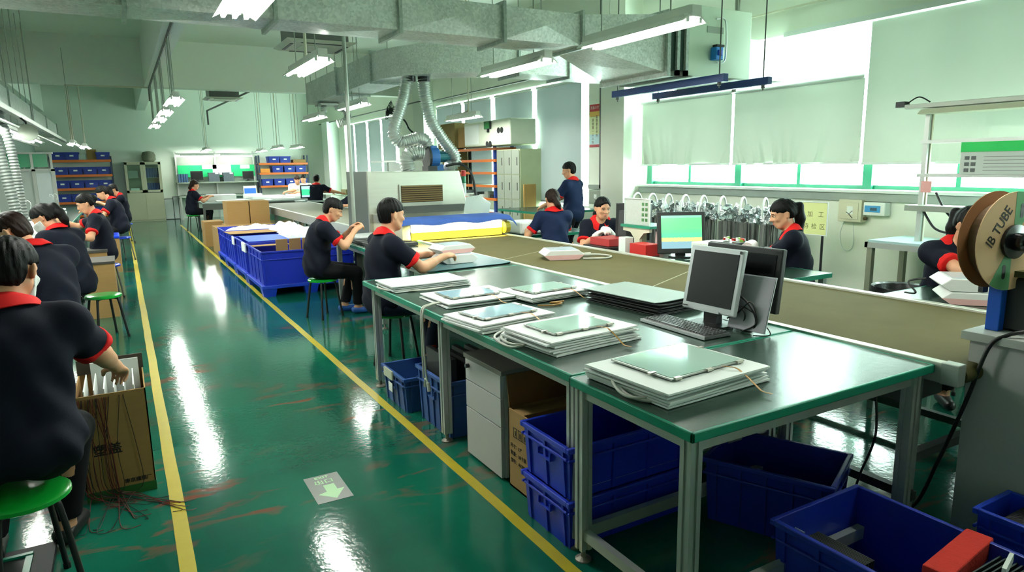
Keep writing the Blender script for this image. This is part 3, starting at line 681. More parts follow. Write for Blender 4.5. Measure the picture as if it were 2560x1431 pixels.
t, _ = table('work_table', 'assembly bench alongside the conveyor where two men sit', 2.1, 2.785, 4.8, 7.92, .77, [(2.12, 4.9), (2.12, 6.3), (2.12, 7.8), (2.7, 4.9), (2.7, 7.8)])

# white foam sheet stacks with LCD panels
FOAM = mat('white_foam_sheet', (234, 237, 234), .75, var=.03, vs=4)
LCD = mat('lcd_glass', (170, 200, 186), .08, 0, var=.06, vs=2, spec=.8)
LCDB = mat('lcd_glass_bluish', (160, 190, 206), .08, 0, var=.06, vs=2, spec=.8)
CABW = mat('white_cable', (196, 194, 184), .45, var=.05)
FPC = mat('amber_ribbon_cable', (150, 104, 30), .4, .2)
def stack(cx, cy, w, d, rz, n, seed, label, plabel=None, pw=.3, pd=.22, poff=(0, 0), lcd=LCD, prz=0, th=.011):
    rnd = random.Random(seed); T = .776
    t = thing('foam_sheet_stack', label, 'foam sheets', (0, 0, 0), 'foam sheet stacks on the front tables')
    z = 0
    for i in range(n):
        a = rnd.uniform(-.03, .03); ox = rnd.uniform(-.014, .014); oy = rnd.uniform(-.014, .014); cl = rnd.uniform(0, .006)
        R = rotz(a); ph = rnd.uniform(0, 6)
        def fn(u, v):
            p = R @ Vector(((u - .5) * w, (v - .5) * d, 0)); e = max(abs(u - .5), abs(v - .5)) * 2
            return (p.x + ox, p.y + oy, z + .0015 + cl * max(0, e - .8) * 3 + .0008 * math.sin(u * 7 + ph))
        MB().grid(12, 10, fn, (0, 0, th - .004)).build('foam_sheet', FOAM, t, smooth=False)
        z += th
    put(t, (cx, cy, T), rz)
    if plabel:
        p = thing('lcd_panel', plabel, 'display panel', (0, 0, 0), 'display panels on the foam sheets')
        MB().box(-pw / 2, -pd / 2, .0, pw / 2, pd / 2, .006).build('frame', mat('silver_panel_frame', (168, 172, 166), .3, .7), p)
        MB().box(-pw / 2 + .009, -pd / 2 + .007, .0062, pw / 2 - .009, pd / 2 - .007, .0075).build('glass', lcd, p)
        for (a, b) in ((-.42, -.5), (.0, -.5), (.42, -.5), (-.5, -.2), (.5, .2)): MB().box(a * pw - .016, b * pd - .008, 0, a * pw + .016, b * pd + .006, .009).build('clip', STEEL, p)
        MB().grid(14, 1, lambda u, v: (.06 + .05 * u + v * .009 + .01 * math.sin(u * 5), -pd / 2 - .005 - u * .19, .006 - (z - .002) * max(0, min(1, (u - .25) * 1.8)) + .001), (0, 0, .001)).build('ribbon_cable', FPC, p)
        c = math.cos(rz); s_ = math.sin(rz)
        put(p, (cx + c * poff[0] - s_ * poff[1], cy + s_ * poff[0] + c * poff[1], T + z + .003), rz + prz)
    return T + z
stack(1.77, 1.83, .54, .43, .07, 6, 1, 'white foam sheet stack on the table nearest the camera', 'large display panel on the stack nearest the camera', .4, .31, (.02, .02))
stack(1.78, 2.56, .52, .38, .07, 6, 2, 'white foam sheet stack second from the camera, on the near corner of the long table', 'display panel with a bright reflection, on the second stack from the camera', .36, .24, (.0, .01))
stack(1.68, 3.07, .48, .36, .14, 4, 3, 'uneven white foam sheet stack in the middle of the left table edge', 'bluish display panel on the uneven middle stack', .36, .23, (.01, .03), LCDB)
stack(1.83, 3.72, .5, .42, .02, 3, 4, 'white foam sheet stack near the left table edge, with a hanging cable', 'bluish-green display panel on the stack with the hanging cable', .34, .24, (-.02, .01), LCDB)
stack(2.27, 3.55, .46, .36, .1, 4, 5, 'white foam sheet stack farthest right, beside the black sheets', 'greenish display panel on the stack beside the black sheets', .35, .24, (0, .01))
stack(1.76, 4.33, .56, .34, .0, 4, 6, 'bare white foam sheet stack at the far left table corner, without a panel')
def cabl(pts, r, label, m=CABW, name='cable', plugs=()):
    P = smooth_path(pts, 8)
    if plugs:
        t = thing(name, label, 'cable', pts[0])
        MB().tube(P, r, 8).build('cord', m, t, smooth=True)
        for (a, b, rr) in plugs: MB().cyl(a, b, rr, n=8).build('plug', CABW if m is not RUBBER else BLACK, t)
        return t
    return tag(MB().tube(P, r, 8).build(name, m, smooth=True), label, 'cable')
Z = .778
cabl([(1.6, 3.62, Z + .02), (1.5, 3.6, Z + .015), (1.448, 3.58, Z - .01), (1.44, 3.57, .62), (1.445, 3.565, .4), (1.45, 3.55, .33)], .006, 'white cable hanging down from the left table edge to the blue bin', plugs=(((1.45, 3.55, .34), (1.452, 3.54, .29), .012), ((1.446, 3.57, .36), (1.448, 3.59, .31), .011)))
tagged(MB().tube(smooth_path([(1.6, 3.63, Z + .02), (1.5, 3.615, Z + .018), (1.446, 3.6, Z - .012), (1.437, 3.59, .6), (1.44, 3.59, .36)], 8), .005).build('cable', CABW), 'thinner white cable hanging beside the first one at the left table edge', 'cable')
cabl([(1.62, 3.12, Z + .05), (1.5, 3.16, Z + .03), (1.46, 3.08, Z + .01), (1.5, 2.99, Z + .008), (1.62, 2.95, Z + .012), (1.78, 2.94, Z + .01), (1.9, 2.93, Z + .012)], .006, 'white cable loop along the front of the uneven middle stack', plugs=(((1.88, 2.93, Z + .012), (1.93, 2.95, Z + .012), .012),))
cabl([(1.62, 3.1, Z + .045), (1.53, 3.1, Z + .03), (1.5, 3.02, Z + .01), (1.58, 2.965, Z + .008), (1.7, 2.93, Z + .006), (1.85, 2.9, Z + .006)], .006, 'second white cable lying just in front of the middle stack')
cabl([(1.78, 2.87, Z + .006), (1.6, 2.86, Z + .006), (1.49, 2.78, Z + .006), (1.462, 2.66, Z + .003), (1.47, 2.56, Z + .006), (1.54, 2.54, Z + .018)], .006, 'white looped cable curling over the table edge at the second stack', plugs=(((1.53, 2.54, Z + .018), (1.57, 2.54, Z + .024), .009),))
cabl([(1.74, 2.85, Z + .012), (1.6, 2.83, Z + .012), (1.51, 2.75, Z + .012), (1.48, 2.66, Z + .01), (1.49, 2.575, Z + .012), (1.54, 2.55, Z + .02)], .006, 'inner loop of white cable at the second stack')
cabl([(1.53, 1.93, Z + .05), (1.485, 1.86, Z + .03), (1.47, 1.78, Z + .012), (1.5, 1.72, Z + .012), (1.56, 1.7, Z + .022)], .006, 'white cable curled at the left of the stack nearest the camera', plugs=(((1.55, 1.7, Z + .02), (1.62, 1.69, Z + .03), .005),))
cabl([(1.54, 1.9, Z + .03), (1.5, 1.82, Z + .01), (1.49, 1.75, Z + .006), (1.52, 1.69, Z + .006), (1.58, 1.67, Z + .01)], .006, 'lower white cable at the left of the stack nearest the camera')
cabl([(1.72, 2.07, Z + .006), (1.85, 2.1, Z + .008), (1.9, 2.08, Z + .012), (1.95, 2.09, Z + .01)], .008, 'short white cable lying where the two tables meet')
cabl([(1.5, 4.46, Z + .012), (1.455, 4.4, Z + .008), (1.5, 4.22, Z + .006), (1.7, 4.12, Z + .006), (1.9, 4.14, Z + .01)], .006, 'white cable in front of the bare far-left stack')
tagged(MB().tube(smooth_path([(2.05, 3.28, Z + .004), (2.12, 3.24, Z + .004), (2.2, 3.25, Z + .006), (2.15, 3.3, Z + .006), (2.25, 3.3, Z + .004)], 6), .005).build('ribbon_cable', FPC), 'amber ribbon lying on the table left of the black sheets', 'cable')
# black sheets
def sheets(n, label):
    rnd = random.Random(4)
    SH = mat('black_foam_sheet', (30, 34, 34), .5, var=.2); SHT = mat('grey_green_top_sheet', (124, 138, 130), .45, var=.06)
    for i in range(n):
        top = i >= n - 2
        a = rnd.uniform(-.03, .03); ox = rnd.uniform(-.02, .02); oy = rnd.uniform(-.02, .02)
        if i == n - 2: oy = .06
        R = rotz(a + .1); c = Vector((2.62 + ox, 3.0 + oy, 0))
        m = MB()
        def fn(u, v):
            p = R @ Vector(((u - .5) * .38, (v - .5) * .58, 0)) + c
            return (p.x, p.y, .777 + i * .0065 + (.006 * max(0, .15 - u) * 4 * (i % 3)))
        m.grid(8, 6, fn, (0, 0, .004))
        o = m.build('foam_sheet', SHT if top else SH)
        tag(o, ('grey-green sheet on top of the pile of black sheets' if i == n - 1 else 'grey-green sheet second from the top of the black sheet pile' if i == n - 2 else label), 'sheet', 'black sheets piled on the work table' if not top else None)
sheets(11, 'thin black sheet in the pile beside the silver monitor')

# silver monitor, keyboard, second monitor, panel, cables
SILV = mat('silver_plastic', (188, 192, 194), .35, .3, var=.03)
SCR = mat('dark_screen', (20, 24, 27), .3, var=.05, spec=.25)
def monitor(label, wd, ht, bez, m, scr, tilt, dep=.05, stand=True, h0=.06, group=None, basew=.2, logo=None):
    t = thing('monitor', label, 'monitor'); R = rotx(tilt)
    def T(m_): 
        m_.v = [tuple(R @ Vector(p) + Vector((0, 0, h0))) for p in m_.v]; return m_
    T(MB().box(-wd / 2, 0, 0, wd / 2, dep * .5, ht)).build('bezel', m, t, bevel=.006)
    T(MB().box(-wd / 2 + bez, -.003, bez * 1.3, wd / 2 - bez, .002, ht - bez)).build('screen', scr, t)
    T(MB().frus((-wd * .36, dep * .5, wd * .36, dep * 1.1, ht * .12), (-wd * .36, dep * .5, wd * .36, dep * .9, ht * .8))).build('back_cover', BLACK, t)
    if stand:
        MB().box(-.04, dep * .5, 0.01, .04, dep + .02, h0 + ht * .35).build('stand_neck', BLACK, t)
        MB().cyl((0, dep * .7, 0), (0, dep * .7, .014), basew * .55, n=24).build('base', BLACK, t)
    return t
t = monitor('square silver-framed monitor with a dark screen on the long table', .335, .33, .026, SILV, SCR, -.2, h0=.075)
MB().ob((-.14, -.004 + .0, .09), (.03, .002, .006), rotx(-.2)).build('badge', BLACK, t)
MB().ob((.15, .056, .385), (.012, .002, .014), rotx(-.2)).build('badge', BLACK, t)
MB().ob((0, -.004, .082), (.16, .004, .012), rotx(-.2)).build('button_strip', SILV, t)
put(t, (2.5, 2.39, .777), -1.52)
def keyboard(label):
    t = thing('keyboard', label, 'keyboard')
    MB().frus((-.235, -.085, .235, .085, 0), (-.23, -.08, .23, .08, .018)).build('body', BLACK, t, bevel=.004)
    MB().box(-.233, -.087, .002, .233, -.083, .016).build('front_strip', SILV, t)
    KEYM = mat('black_key', (24, 25, 27), .4, var=.1); ks = MB()
    for r in range(6):
        x = -.218
        while x < .215:
            wk = .018
            if r == 0 and -.11 < x < .02: wk = .13
            if not (.07 < x < .08 or .148 < x < .156): ks.frus((x + .001, -.07 + r * .024, x + wk - .001, -.07 + r * .024 + .02, .0175), (x + .003, -.07 + r * .024 + .003, x + wk - .003, -.07 + r * .024 + .018, .025))
            x += wk + .0012
    k = ks.build('keys', KEYM, t); k['kind'] = 'stuff'
    return t
k = keyboard('black computer keyboard lying in front of the silver monitor'); put(k, (2.375, 2.42, .777), -1.6)
t = monitor('black wide monitor leaning behind the silver one', .46, .32, .03, BLACK, mat('black_screen', (14, 16, 18), .2, var=.1), -.12, h0=.08, dep=.07)
MB().ob((.17, -.0, .405), (.04, .003, .008), rotx(-.16)).build('badge', SILV, t)
put(t, (2.69, 2.37, .777), -1.5)
t = thing('grey_panel', 'light grey flat panel propped between the two monitors', 'panel')
MB().ob((0, 0, .14), (.2, .008, .27), rotx(-.3)).build('sheet', mat('lilac_grey_plastic', (166, 162, 172), .5), t, bevel=.002)
MB().ob((0, .008, .14), (.206, .006, .276), rotx(-.3)).build('backing', SILV, t)
put(t, (2.6, 2.2, .777), -1.45)
tagged(MB().cyl((2.66, 2.27, .81), (2.78, 2.4, .81), .028, n=16).build('roll', BLACK), 'black rolled foot of the wide monitor at the table end', 'roll')
cabl([(2.56, 2.32, .95), (2.565, 2.25, .955), (2.57, 2.18, .91), (2.575, 2.145, .85), (2.57, 2.16, .79), (2.56, 2.22, .785)], .006, 'thick black cable arching behind the silver monitor', RUBBER)
cabl([(2.56, 2.32, .9), (2.565, 2.26, .905), (2.57, 2.21, .87), (2.57, 2.22, .82), (2.565, 2.27, .815)], .004, 'thin black cable loop behind the silver monitor', RUBBER)
cabl([(2.56, 2.31, .91), (2.58, 2.2, .89), (2.6, 2.12, .83), (2.6, 2.08, .783), (2.53, 2.12, .782)], .003, 'thin black cord trailing to the table end', RUBBER)
cabl([(2.55, 2.3, .83), (2.56, 2.24, .87), (2.565, 2.18, .93), (2.57, 2.15, .9), (2.57, 2.14, .83), (2.55, 2.2, .785)], .004, 'crossing black cable between monitor and grey panel', RUBBER)
# ---------------------------------------------------------------- crates, boxes
def crate(name, label, cat, w, d, h, m, ribs_x=3, ribs_y=3, group=None, taper=.02, grip=True):
    t = thing(name, label, cat, (0, 0, 0), group)
    a = w / 2; b = d / 2; th = .006; q = taper
    o = [(-a + q, -b + q, 0), (a - q, -b + q, 0), (a - q, b - q, 0), (-a + q, b - q, 0), (-a, -b, h), (a, -b, h), (a, b, h), (-a, b, h)]
    i = [(-a + q + th, -b + q + th, th), (a - q - th, -b + q + th, th), (a - q - th, b - q - th, th), (-a + q + th, b - q - th, th), (-a + th, -b + th, h), (a - th, -b + th, h), (a - th, b - th, h), (-a + th, b - th, h)]
    f = [(0, 3, 2, 1), (0, 1, 5, 4), (1, 2, 6, 5), (2, 3, 7, 6), (3, 0, 4, 7), (8, 9, 10, 11), (8, 12, 13, 9), (9, 13, 14, 10), (10, 14, 15, 11), (11, 15, 12, 8),
         (4, 5, 13, 12), (5, 6, 14, 13), (6, 7, 15, 14), (7, 4, 12, 15)]
    SHELL_ = MB().add(o + i, f)
    rim = MB(); e = .014
    for (x0, y0, x1, y1) in ((-a - e, -b - e, a + e, -b + th), (-a - e, b - th, a + e, b + e), (-a - e, -b + th, -a + th, b - th), (a - th, -b + th, a + e, b - th)):
        rim.box(x0, y0, h - .022, x1, y1, h + .002).box(x0 + .004, y0 + .004, h * .74, x1 - .004, y1 - .004, h * .74 + .012)
    rim.build('rim', m, t, bevel=.004)
    r = MB()
    for k in range(ribs_x):
        x = -a + q + .03 + (w - 2 * q - .06) * k / max(1, ribs_x - 1)
        for s in (-1, 1): r.add([(x - .008, s * (b - q), 0.005), (x + .008, s * (b - q), 0.005), (x + .008, s * b, h - .02), (x - .008, s * b, h - .02), (x - .008, s * (b + .004 - q + .004), 0.005), (x + .008, s * (b - q + .008), 0.005), (x + .008, s * (b + .01), h - .02), (x - .008, s * (b + .01), h - .02)],
                                [(4, 5, 6, 7), (0, 4, 7, 3), (1, 2, 6, 5), (0, 1, 5, 4)])
    for k in range(ribs_y):
        y = -b + q + .03 + (d - 2 * q - .06) * k / max(1, ribs_y - 1)
        for s in (-1, 1): r.add([(s * (a - q), y - .008, 0.005), (s * (a - q), y + .008, 0.005), (s * a, y + .008, h - .02), (s * a, y - .008, h - .02), (s * (a - q + .008), y - .008, 0.005), (s * (a - q + .008), y + .008, 0.005), (s * (a + .01), y + .008, h - .02), (s * (a + .01), y - .008, h - .02)],
                                [(4, 5, 6, 7), (0, 4, 7, 3), (1, 2, 6, 5), (0, 1, 5, 4)])
    r.f = [tuple(i for i in f) for f in r.f]; SHELL_.add(r.v, r.f); SHELL_.build('shell', m, t)
    if grip:
        for s in (-1, 1):
            MB().box(s * (a - .002), -.05, h * .55, s * (a + .012), .05, h * .58).box(s * (a - .002), -.05, h * .58, s * (a + .012), -.043, h * .7).box(s * (a - .002), .043, h * .58, s * (a + .012), .05, h * .7).build('grip', m, t)
    return t
def sticker(t, x, y, z, w, h, ax='x', m=PAPER):
    if ax == 'x': MB().box(x - .001, y - w / 2, z - h / 2, x + .001, y + w / 2, z + h / 2).build('sticker', m, t)
    else: MB().box(x - w / 2, y - .001, z - h / 2, x + w / 2, y + .001, z + h / 2).build('sticker', m, t)
# under the long table
DBL = mat('deep_blue_crate_plastic', (18, 42, 150), .4, var=.2, vs=5)
FBL = mat('faded_blue_crate_plastic', (40, 76, 138), .5, var=.25, vs=6)
t = crate('crate', 'small worn blue crate with paper labels under the far corner of the long table', 'crate', .4, .42, .24, FBL, 4, 4, taper=.015)
MB().box(-.222, -.02, .1, -.219, .05, .16).build('sticker', PAPER, t); MB().box(-.225, -.03, .185, -.214, .13, .245).build('sticker', mat('aged_paper', (196, 200, 176), .7), t)
put(t, (1.665, 4.19, 0))
t = crate('crate', 'faded blue ribbed crate with black foam inside, under the long table beside the small crate', 'crate', .5, .46, .35, FBL, 5, 5, taper=.012); put(t, (1.78, 3.68, 0))
for i in range(4): tagged(MB().box(1.58 + i * .09, 3.5, .012, 1.585 + i * .09 + .03, 3.88, .47 - .01 * i).build('foam_sheet', mat('black_foam_sheet', (30, 34, 34))), 'black foam sheet standing in the faded blue crate', 'sheet', 'black foam sheets in the faded crate')
tagged(MB().box(1.6, 3.9, .02, 1.66, 3.905, .46).build('plastic_sheet', mat('orange_red_plastic', (214, 70, 40), .5)), 'orange-red plastic sheet sticking up behind the black foam', 'sheet')
t = thing('drawer_cabinet', 'grey three-drawer cabinet under the long table', 'cabinet', (1.85, 3.02, 0))
GRY = mat('warm_grey_laminate', (188, 184, 182), .5, var=.03); GRYT = mat('grey_cabinet_top', (128, 124, 116), .55, var=.04)
MB().box(1.56, 2.82, .012, 2.14, 3.22, .565).build('body', mat('lilac_white_laminate', (196, 190, 194), .55, var=.03), t)
MB().box(1.535, 2.805, .565, 2.15, 3.235, .59).build('top', GRYT, t, bevel=.002)
for (a, b) in ((.015, .285), (.29, .44), (.445, .562)):
    d = MB().box(1.538, 2.822, a, 1.558, 3.218, b).build('drawer', GRY, t, bevel=.002)
MB().cyl((1.535, 3.17, .53), (1.515, 3.17, .53), .012, n=12).build('lock', BLACK, t)
t = thing('cardboard_box', 'open brown cardboard box with printed marks beside the drawer cabinet', 'box', (1.85, 2.63, 0))
m = MB()
for (a, b, c, d) in ((1.555, 2.5, 1.563, 2.775), (2.1, 2.5, 2.108, 2.775), (1.555, 2.5, 2.108, 2.508), (1.555, 2.767, 2.108, 2.775)): m.box(a, b, 0, c, d, .41)
m.box(1.555, 2.5, 0, 2.108, 2.775, .01); m.build('body', CARD, t)
MB().prism([(1.563, 2.775, .41), (2.1, 2.775, .41), (2.1, 2.8, .57), (1.563, 2.8, .57)], (0, .006, 0)).build('flap', CARDI, t)
MB().prism([(2.1, 2.51, .41), (2.1, 2.765, .41), (2.14, 2.765, .57), (2.14, 2.51, .57)], (.006, 0, 0)).build('flap', CARDI, t)
MB().prism([(1.84, 2.5, .41), (2.1, 2.5, .41), (2.1, 2.485, .53), (1.84, 2.485, .53)], (0, -.005, 0)).build('flap', CARDI, t)
MB().box(1.57, 2.66, .36, 1.95, 2.76, .4).build('flap', CARD, t)
INK = mat('black_print', (26, 24, 20), .7)
Mx = frame((1.5535, 2.68, .27), (0, -1, 0), (0, 0, 1))
ic = MB()
for k in range(3):
    y = 2.725 - k * .045
    for (a, b, c, d) in ((0, .05, .0, .003), (0, .05, .047, .05), (0, .003, 0, .05), (.037, .04, 0, .05)): ic.box(1.5535, y - b * .8, .275 + c, 1.5548, y - a * .8, .275 + d)
    ic.box(1.5535, y - .022, .284, 1.5548, y - .014, .31)
ic.build('print', INK, t)
for (s, z) in (('尺寸：17"', .225), ('数量：10个装', .185), ('型号：A1702', .145)):
    text_mesh('print', s, .025, INK, t, frame((1.5538, 2.755, z), (0, -1, 0), (0, 0, 1)), .0006, align='LEFT')
cr = crate('crate', 'upper blue crate of the stack behind the near table legs', 'crate', .66, .36, .235, BLUE, 4, 3, taper=.012); put(cr, (1.8, 2.3, .222))
put(crate('crate', 'lower blue crate of the stack behind the near table legs', 'crate', .66, .36, .22, BLUE, 4, 3, taper=.012), (1.8, 2.3, 0))
t = crate('crate', 'long dark blue crate standing askew under the near table', 'crate', .52, .38, .3, DBL, 5, 3, taper=.014); put(t, (2.42, 1.86, 0), -1.15)
t = crate('crate', 'large dark blue crate with red foam at the bottom right', 'crate', .49, .64, .3, DBL, 3, 5, taper=.012); put(t, (2.205, 1.18, 0))
sticker(t, -.2, .25, .265, .04, .03)
tagged(MB().ob((2.3, 1.04, .27), (.36, .085, .075), rotz(.12)).build('foam_block', mat('red_foam', (206, 48, 38), .9, var=.12, vs=30, bump=.3, bs=90), bevel=.006), 'red foam block lying across the large dark blue crate', 'foam')
PL = mat('grey_plate', (62, 72, 72), .4, .3)
for i in range(9): tagged(MB().ob((2.3, .985 - i * .016, .2), (.3, .005, .15), rotx(.1)).build('plate', PL), 'thin grey plate standing in the row below the red foam', 'plate', 'grey plates in the large dark crate')
for i in range(8): tagged(MB().ob((2.07 + i * .008, 1.33, .13), (.005, .22, .2)).build('plate', mat('dark_plate', (38, 40, 38), .5)), 'dark thin plate standing in the far corner of the large dark crate', 'plate', 'dark plates in the large dark crate')
tagged(MB().ob((2.34, .885 + .03, .31), (.12, .012, .03), rotz(.25)).build('strip', PAPER), 'white strip at the front edge of the large dark crate', 'strip')
t = crate('crate', 'small bright blue crate of cables in front of the grey cabinet at right', 'crate', .24, .38, .3, BLUEB, 3, 4, taper=.01); put(t, (2.79, .97, 0))
tagged(MB().ob((2.8, .95, .25), (.17, .3, .04)).build('cable_heap', mat('black_cable_heap', (30, 26, 24), .5, var=.4, vs=60, bump=.9, bs=70)), 'heap of dark cables in the small bright blue crate', 'cables')

# foreground grey cabinet with the tube reel feeder
t = thing('cabinet', 'tall grey cabinet at the right edge carrying the tube reel', 'cabinet', (3.4, .9, 0))
CABG = mat('mid_grey_laminate', (176, 175, 173), .6, var=.03)
MB().box(2.96, .35, .02, 3.7, 1.385, .865).build('body', CABG, t)
MB().box(2.935, .33, .865, 3.72, 1.41, .9).build('top', mat('light_grey_laminate', (176, 178, 172), .5, var=.03), t, bevel=.002)
MB().box(2.98, .37, 0, 3.68, 1.36, .02).build('plinth', BLACK, t)
t = thing('reel_feeder', 'black reel feeder with a bright blue bracket on the grey cabinet', 'machine', (3.2, 1.1, .9))
MB().box(3.03, 1.32, .9, 3.075, 1.37, 1.09).build('bracket', mat('vivid_blue_paint', (12, 82, 190), .4), t, bevel=.003)
MB().box(3.075, 1.0, .9, 3.45, 1.36, 1.12).build('housing', BLACK, t, bevel=.01)
MB().box(3.06, 1.1, 1.125, 3.4, 1.3, 1.15).build('cover', mat('olive_cover', (70, 64, 24), .5), t)
MB().cyl((3.06, 1.05, .98), (3.035, 1.05, .98), .03, n=16).build('dial', WHITE, t)
t = thing('tube_reel', 'cardboard reel printed with lettering on a black hub above the grey cabinet', 'reel', (3.06, 1.3, 1.07))
KRAFT = mat('tan_kraft_board', (206, 168, 128), .75, var=.05, vs=4)
AX = Matrix(((1, 0, 0), (0, 0, -1), (0, 1, 0)))   # lathe axis towards -Y
RC = (3.03, 1.3, 1.27)
MB().lathe(RC, [(.03, -.002), (.196, -.002), (.196, .002), (.03, .002)], 48, AX).build('near_flange', KRAFT, t)
MB().lathe((RC[0], RC[1] + .075, RC[2]), [(.03, -.002), (.196, -.002), (.196, .002), (.03, .002)], 48, AX).build('far_flange', CARDI, t)
MB().lathe((RC[0], RC[1] + .0375, RC[2]), [(.09, -.035), (.09, .035)], 32, AX).build('core', CARDI, t)
MB().lathe((RC[0], RC[1] + .0375, RC[2]), [(.15, -.03), (.15, .03)], 40, AX).build('wound_tube', mat('brown_wound_tube', (92, 66, 40), .6, var=.2, vs=30), t)
GR = mat('print_green', (92, 150, 104), .7)
def wedge(a0, a1, r0, r1, dy):
    P = []; n = 10
    for i in range(n + 1): a = a0 + (a1 - a0) * i / n; P.append((RC[0] + r1 * math.cos(a), RC[1] - dy, RC[2] + r1 * math.sin(a)))
    for i in range(n + 1): a = a1 + (a0 - a1) * i / n; P.append((RC[0] + r0 * math.cos(a), RC[1] - dy, RC[2] + r0 * math.sin(a)))
    return P
for (a, b) in ((math.radians(58), math.radians(92)), (math.radians(238), math.radians(272))):
    MB().prism(wedge(a, b, .05, .1955, .0022), (0, -.0006, 0)).build('green_sector', GR, t)
    c = (a + b) / 2; s = MB(); px_ = RC[0] + .125 * math.cos(c); pz_ = RC[2] + .125 * math.sin(c)
    s.cyl((px_, RC[1] - .0026, pz_ - .02), (px_, RC[1] - .0036, pz_ - .02), .009).cyl((px_, RC[1] - .0026, pz_ + .02), (px_, RC[1] - .0036, pz_ + .02), .009).box(px_ - .009, RC[1] - .0036, pz_ - .02, px_ + .009, RC[1] - .0026, pz_ + .02)
    s.build('slot', BLACK, t)
ca = math.radians(57)
t.rotation_euler = (0, 0, -.2)
text_mesh('print', 'IB TUBE', .062, INK, t, frame((RC[0] - .082, RC[1] - .0026, RC[2] + .06), (math.cos(ca), 0, math.sin(ca)), (-math.sin(ca), 0, math.cos(ca))), .0004, bold=.0006, squash=.82)
MB().lathe((RC[0], RC[1] - .004, RC[2]), [(.068, 0), (.068, .012), (.035, .016), (.035, .05), (.022, .055), (.022, .075)], 32, AX).build('hub', mat('glossy_black_hub', (20, 18, 24), .2, spec=.6), t, smooth=True)
MB().cyl((RC[0], RC[1] + .1, RC[2]), (RC[0], RC[1] - .42, RC[2]), .011, n=14).build('shaft', STEEL, t)
MB().ob((RC[0], RC[1] + .095, RC[2] - .1), (.03, .02, .24)).build('arm', BLACK, t)
cabl([(3.0, 1.2, .93), (2.95, 1.25, .91), (2.925, 1.3, .85), (2.92, 1.36, .6), (2.935, 1.45, .3), (2.93, 1.52, .08), (2.9, 1.6, .012)], .008, 'black cable hanging down the side of the grey cabinet', RUBBER)
cabl([(2.55, 1.52, .7), (2.545, 1.5, .5), (2.56, 1.56, .3), (2.6, 1.62, .12), (2.7, 1.7, .01)], .005, 'thin black cable hanging under the near table', RUBBER)

# ---------------------------------------------------------------- stools
def stool(seat, r=.158, h=.43, legm=BLACK):
    t = thing('stool', 'x', 'stool')
    MB().lathe((0, 0, 0), [(.02, h - .03), (r - .01, h - .03), (r, h - .024), (r, h - .01), (r - .012, h), (.05, h - .004), (.0, h - .004)], 32).build('seat', seat, t, smooth=True)
    for k in range(4):
        a = PI / 4 + k * PI / 2; c = math.cos(a); s = math.sin(a)
        P = smooth_path([(c * .05, s * .05, h - .036), (c * .11, s * .11, h - .04), (c * .135, s * .135, h - .075), (c * .19, s * .19, .0)], 6)
        l = MB().tube(P, .0115, 8).build('leg', legm, t, smooth=True)
        MB().cyl((c * .19, s * .19, 0), (c * .187, s * .187, .025), .014, n=8).build('foot_cap', RUBBER, l)
    R_ = [(.15 * math.cos(2 * PI * k / 24), .15 * math.sin(2 * PI * k / 24), .2) for k in range(24)]
    return t
gs = stool(GSEAT); bs = stool(BSEAT, legm=ALUD)
gs['label'] = 'green round stool under the man nearest the camera at left'; put(gs, (-.44, 2.93, 0), .3)
dup(gs, (-.36, 5.42, 0), .9, 'green round stool mostly hidden behind the man nearest the camera')
dup(gs, (-.26, 7.5, 0), .4, 'green round stool at left fully visible beside the brown boxes')
dup(gs, (1.78, 7.22, 0), .4, 'green round stool under the man working with both hands raised')
dup(gs, (1.84, 5.16, 0), .75, 'green round stool behind the far corner leg of the long table')
dup(gs, (1.56, 19.6, 0), .2, 'green round stool under the distant woman at the back bench')
bs['label'] = 'small blue-topped stool between the brown boxes at left'; put(bs, (-.4, 11.75, 0), .3)
dup(bs, (-.1, 14.0, 0), .6, 'blue round stool under the second-farthest person at left')
dup(bs, (-.02, 17.6, 0), .2, 'blue round stool under the farthest person at left')
dup(bs, (-.27, 9.95, 0), .2, 'blue round stool under the person with folded arms at left')
dup(bs, (4.82, 3.64, 0), .2, 'blue stool under the woman with the long ponytail')
dup(bs, (4.46, 6.75, 0), .2, 'blue stool under the woman seen from behind past the oven')
dup(bs, (4.5, 6.1, 0), .2, 'blue stool under the woman facing the camera')
dup(bs, (4.88, 2.46, 0), .2, 'blue stool under the woman hidden by the reel')

# ---------------------------------------------------------------- cardboard boxes at left
def cbox(label, x0, x1, y0, y1, h, op=False, group=None, tape=None):
    t = thing('cardboard_box', label, 'box', ((x0 + x1) / 2, (y0 + y1) / 2, 0), group)
    m = MB()
    if op:
        for (a, b, c, d) in ((x0, y0, x0 + .006, y1), (x1 - .006, y0, x1, y1), (x0, y0, x1, y0 + .006), (x0, y1 - .006, x1, y1)): m.box(a, b, 0, c, d, h)
        m.box(x0, y0, 0, x1, y1, .008)
    else: m.box(x0, y0, 0, x1, y1, h)
    m.build('body', CARD, t)
    if tape: MB().box(x0 - .001, y0 - .001, 0, x1 + .001, y1 + .001, tape).build('tape', mat('green_tape', (40, 96, 40), .4), t)
    return t
t = cbox('open brown carton with black Chinese print and trailing wires beside the nearest man', -.3, .0, 3.68, 4.1, .54, True, tape=.05)
text_mesh('print', '塑盖', .062, INK, t, frame((-.19, 3.6788, .255), (1, 0, 0), (0, 0, 1)), .0006, bold=.0012)
text_mesh('print', '南京建丽厂', .024, INK, t, frame((-.075, 3.6788, .075), (1, 0, 0), (0, 0, 1)), .0006, bold=.0005)
MB().box(-.303, 4.09, .54, .003, 4.1, .62).build('flap', mat('worn_dark_card', (70, 62, 52), .9), t)
for i in range(6): tagged(MB().ob((-.26 + i * .042, 3.86, .41), (.005, .32, .3), rotx(0)).build('panel', PAPER), 'white plastic panel standing in the open brown carton', 'panel', 'white panels in the open carton')
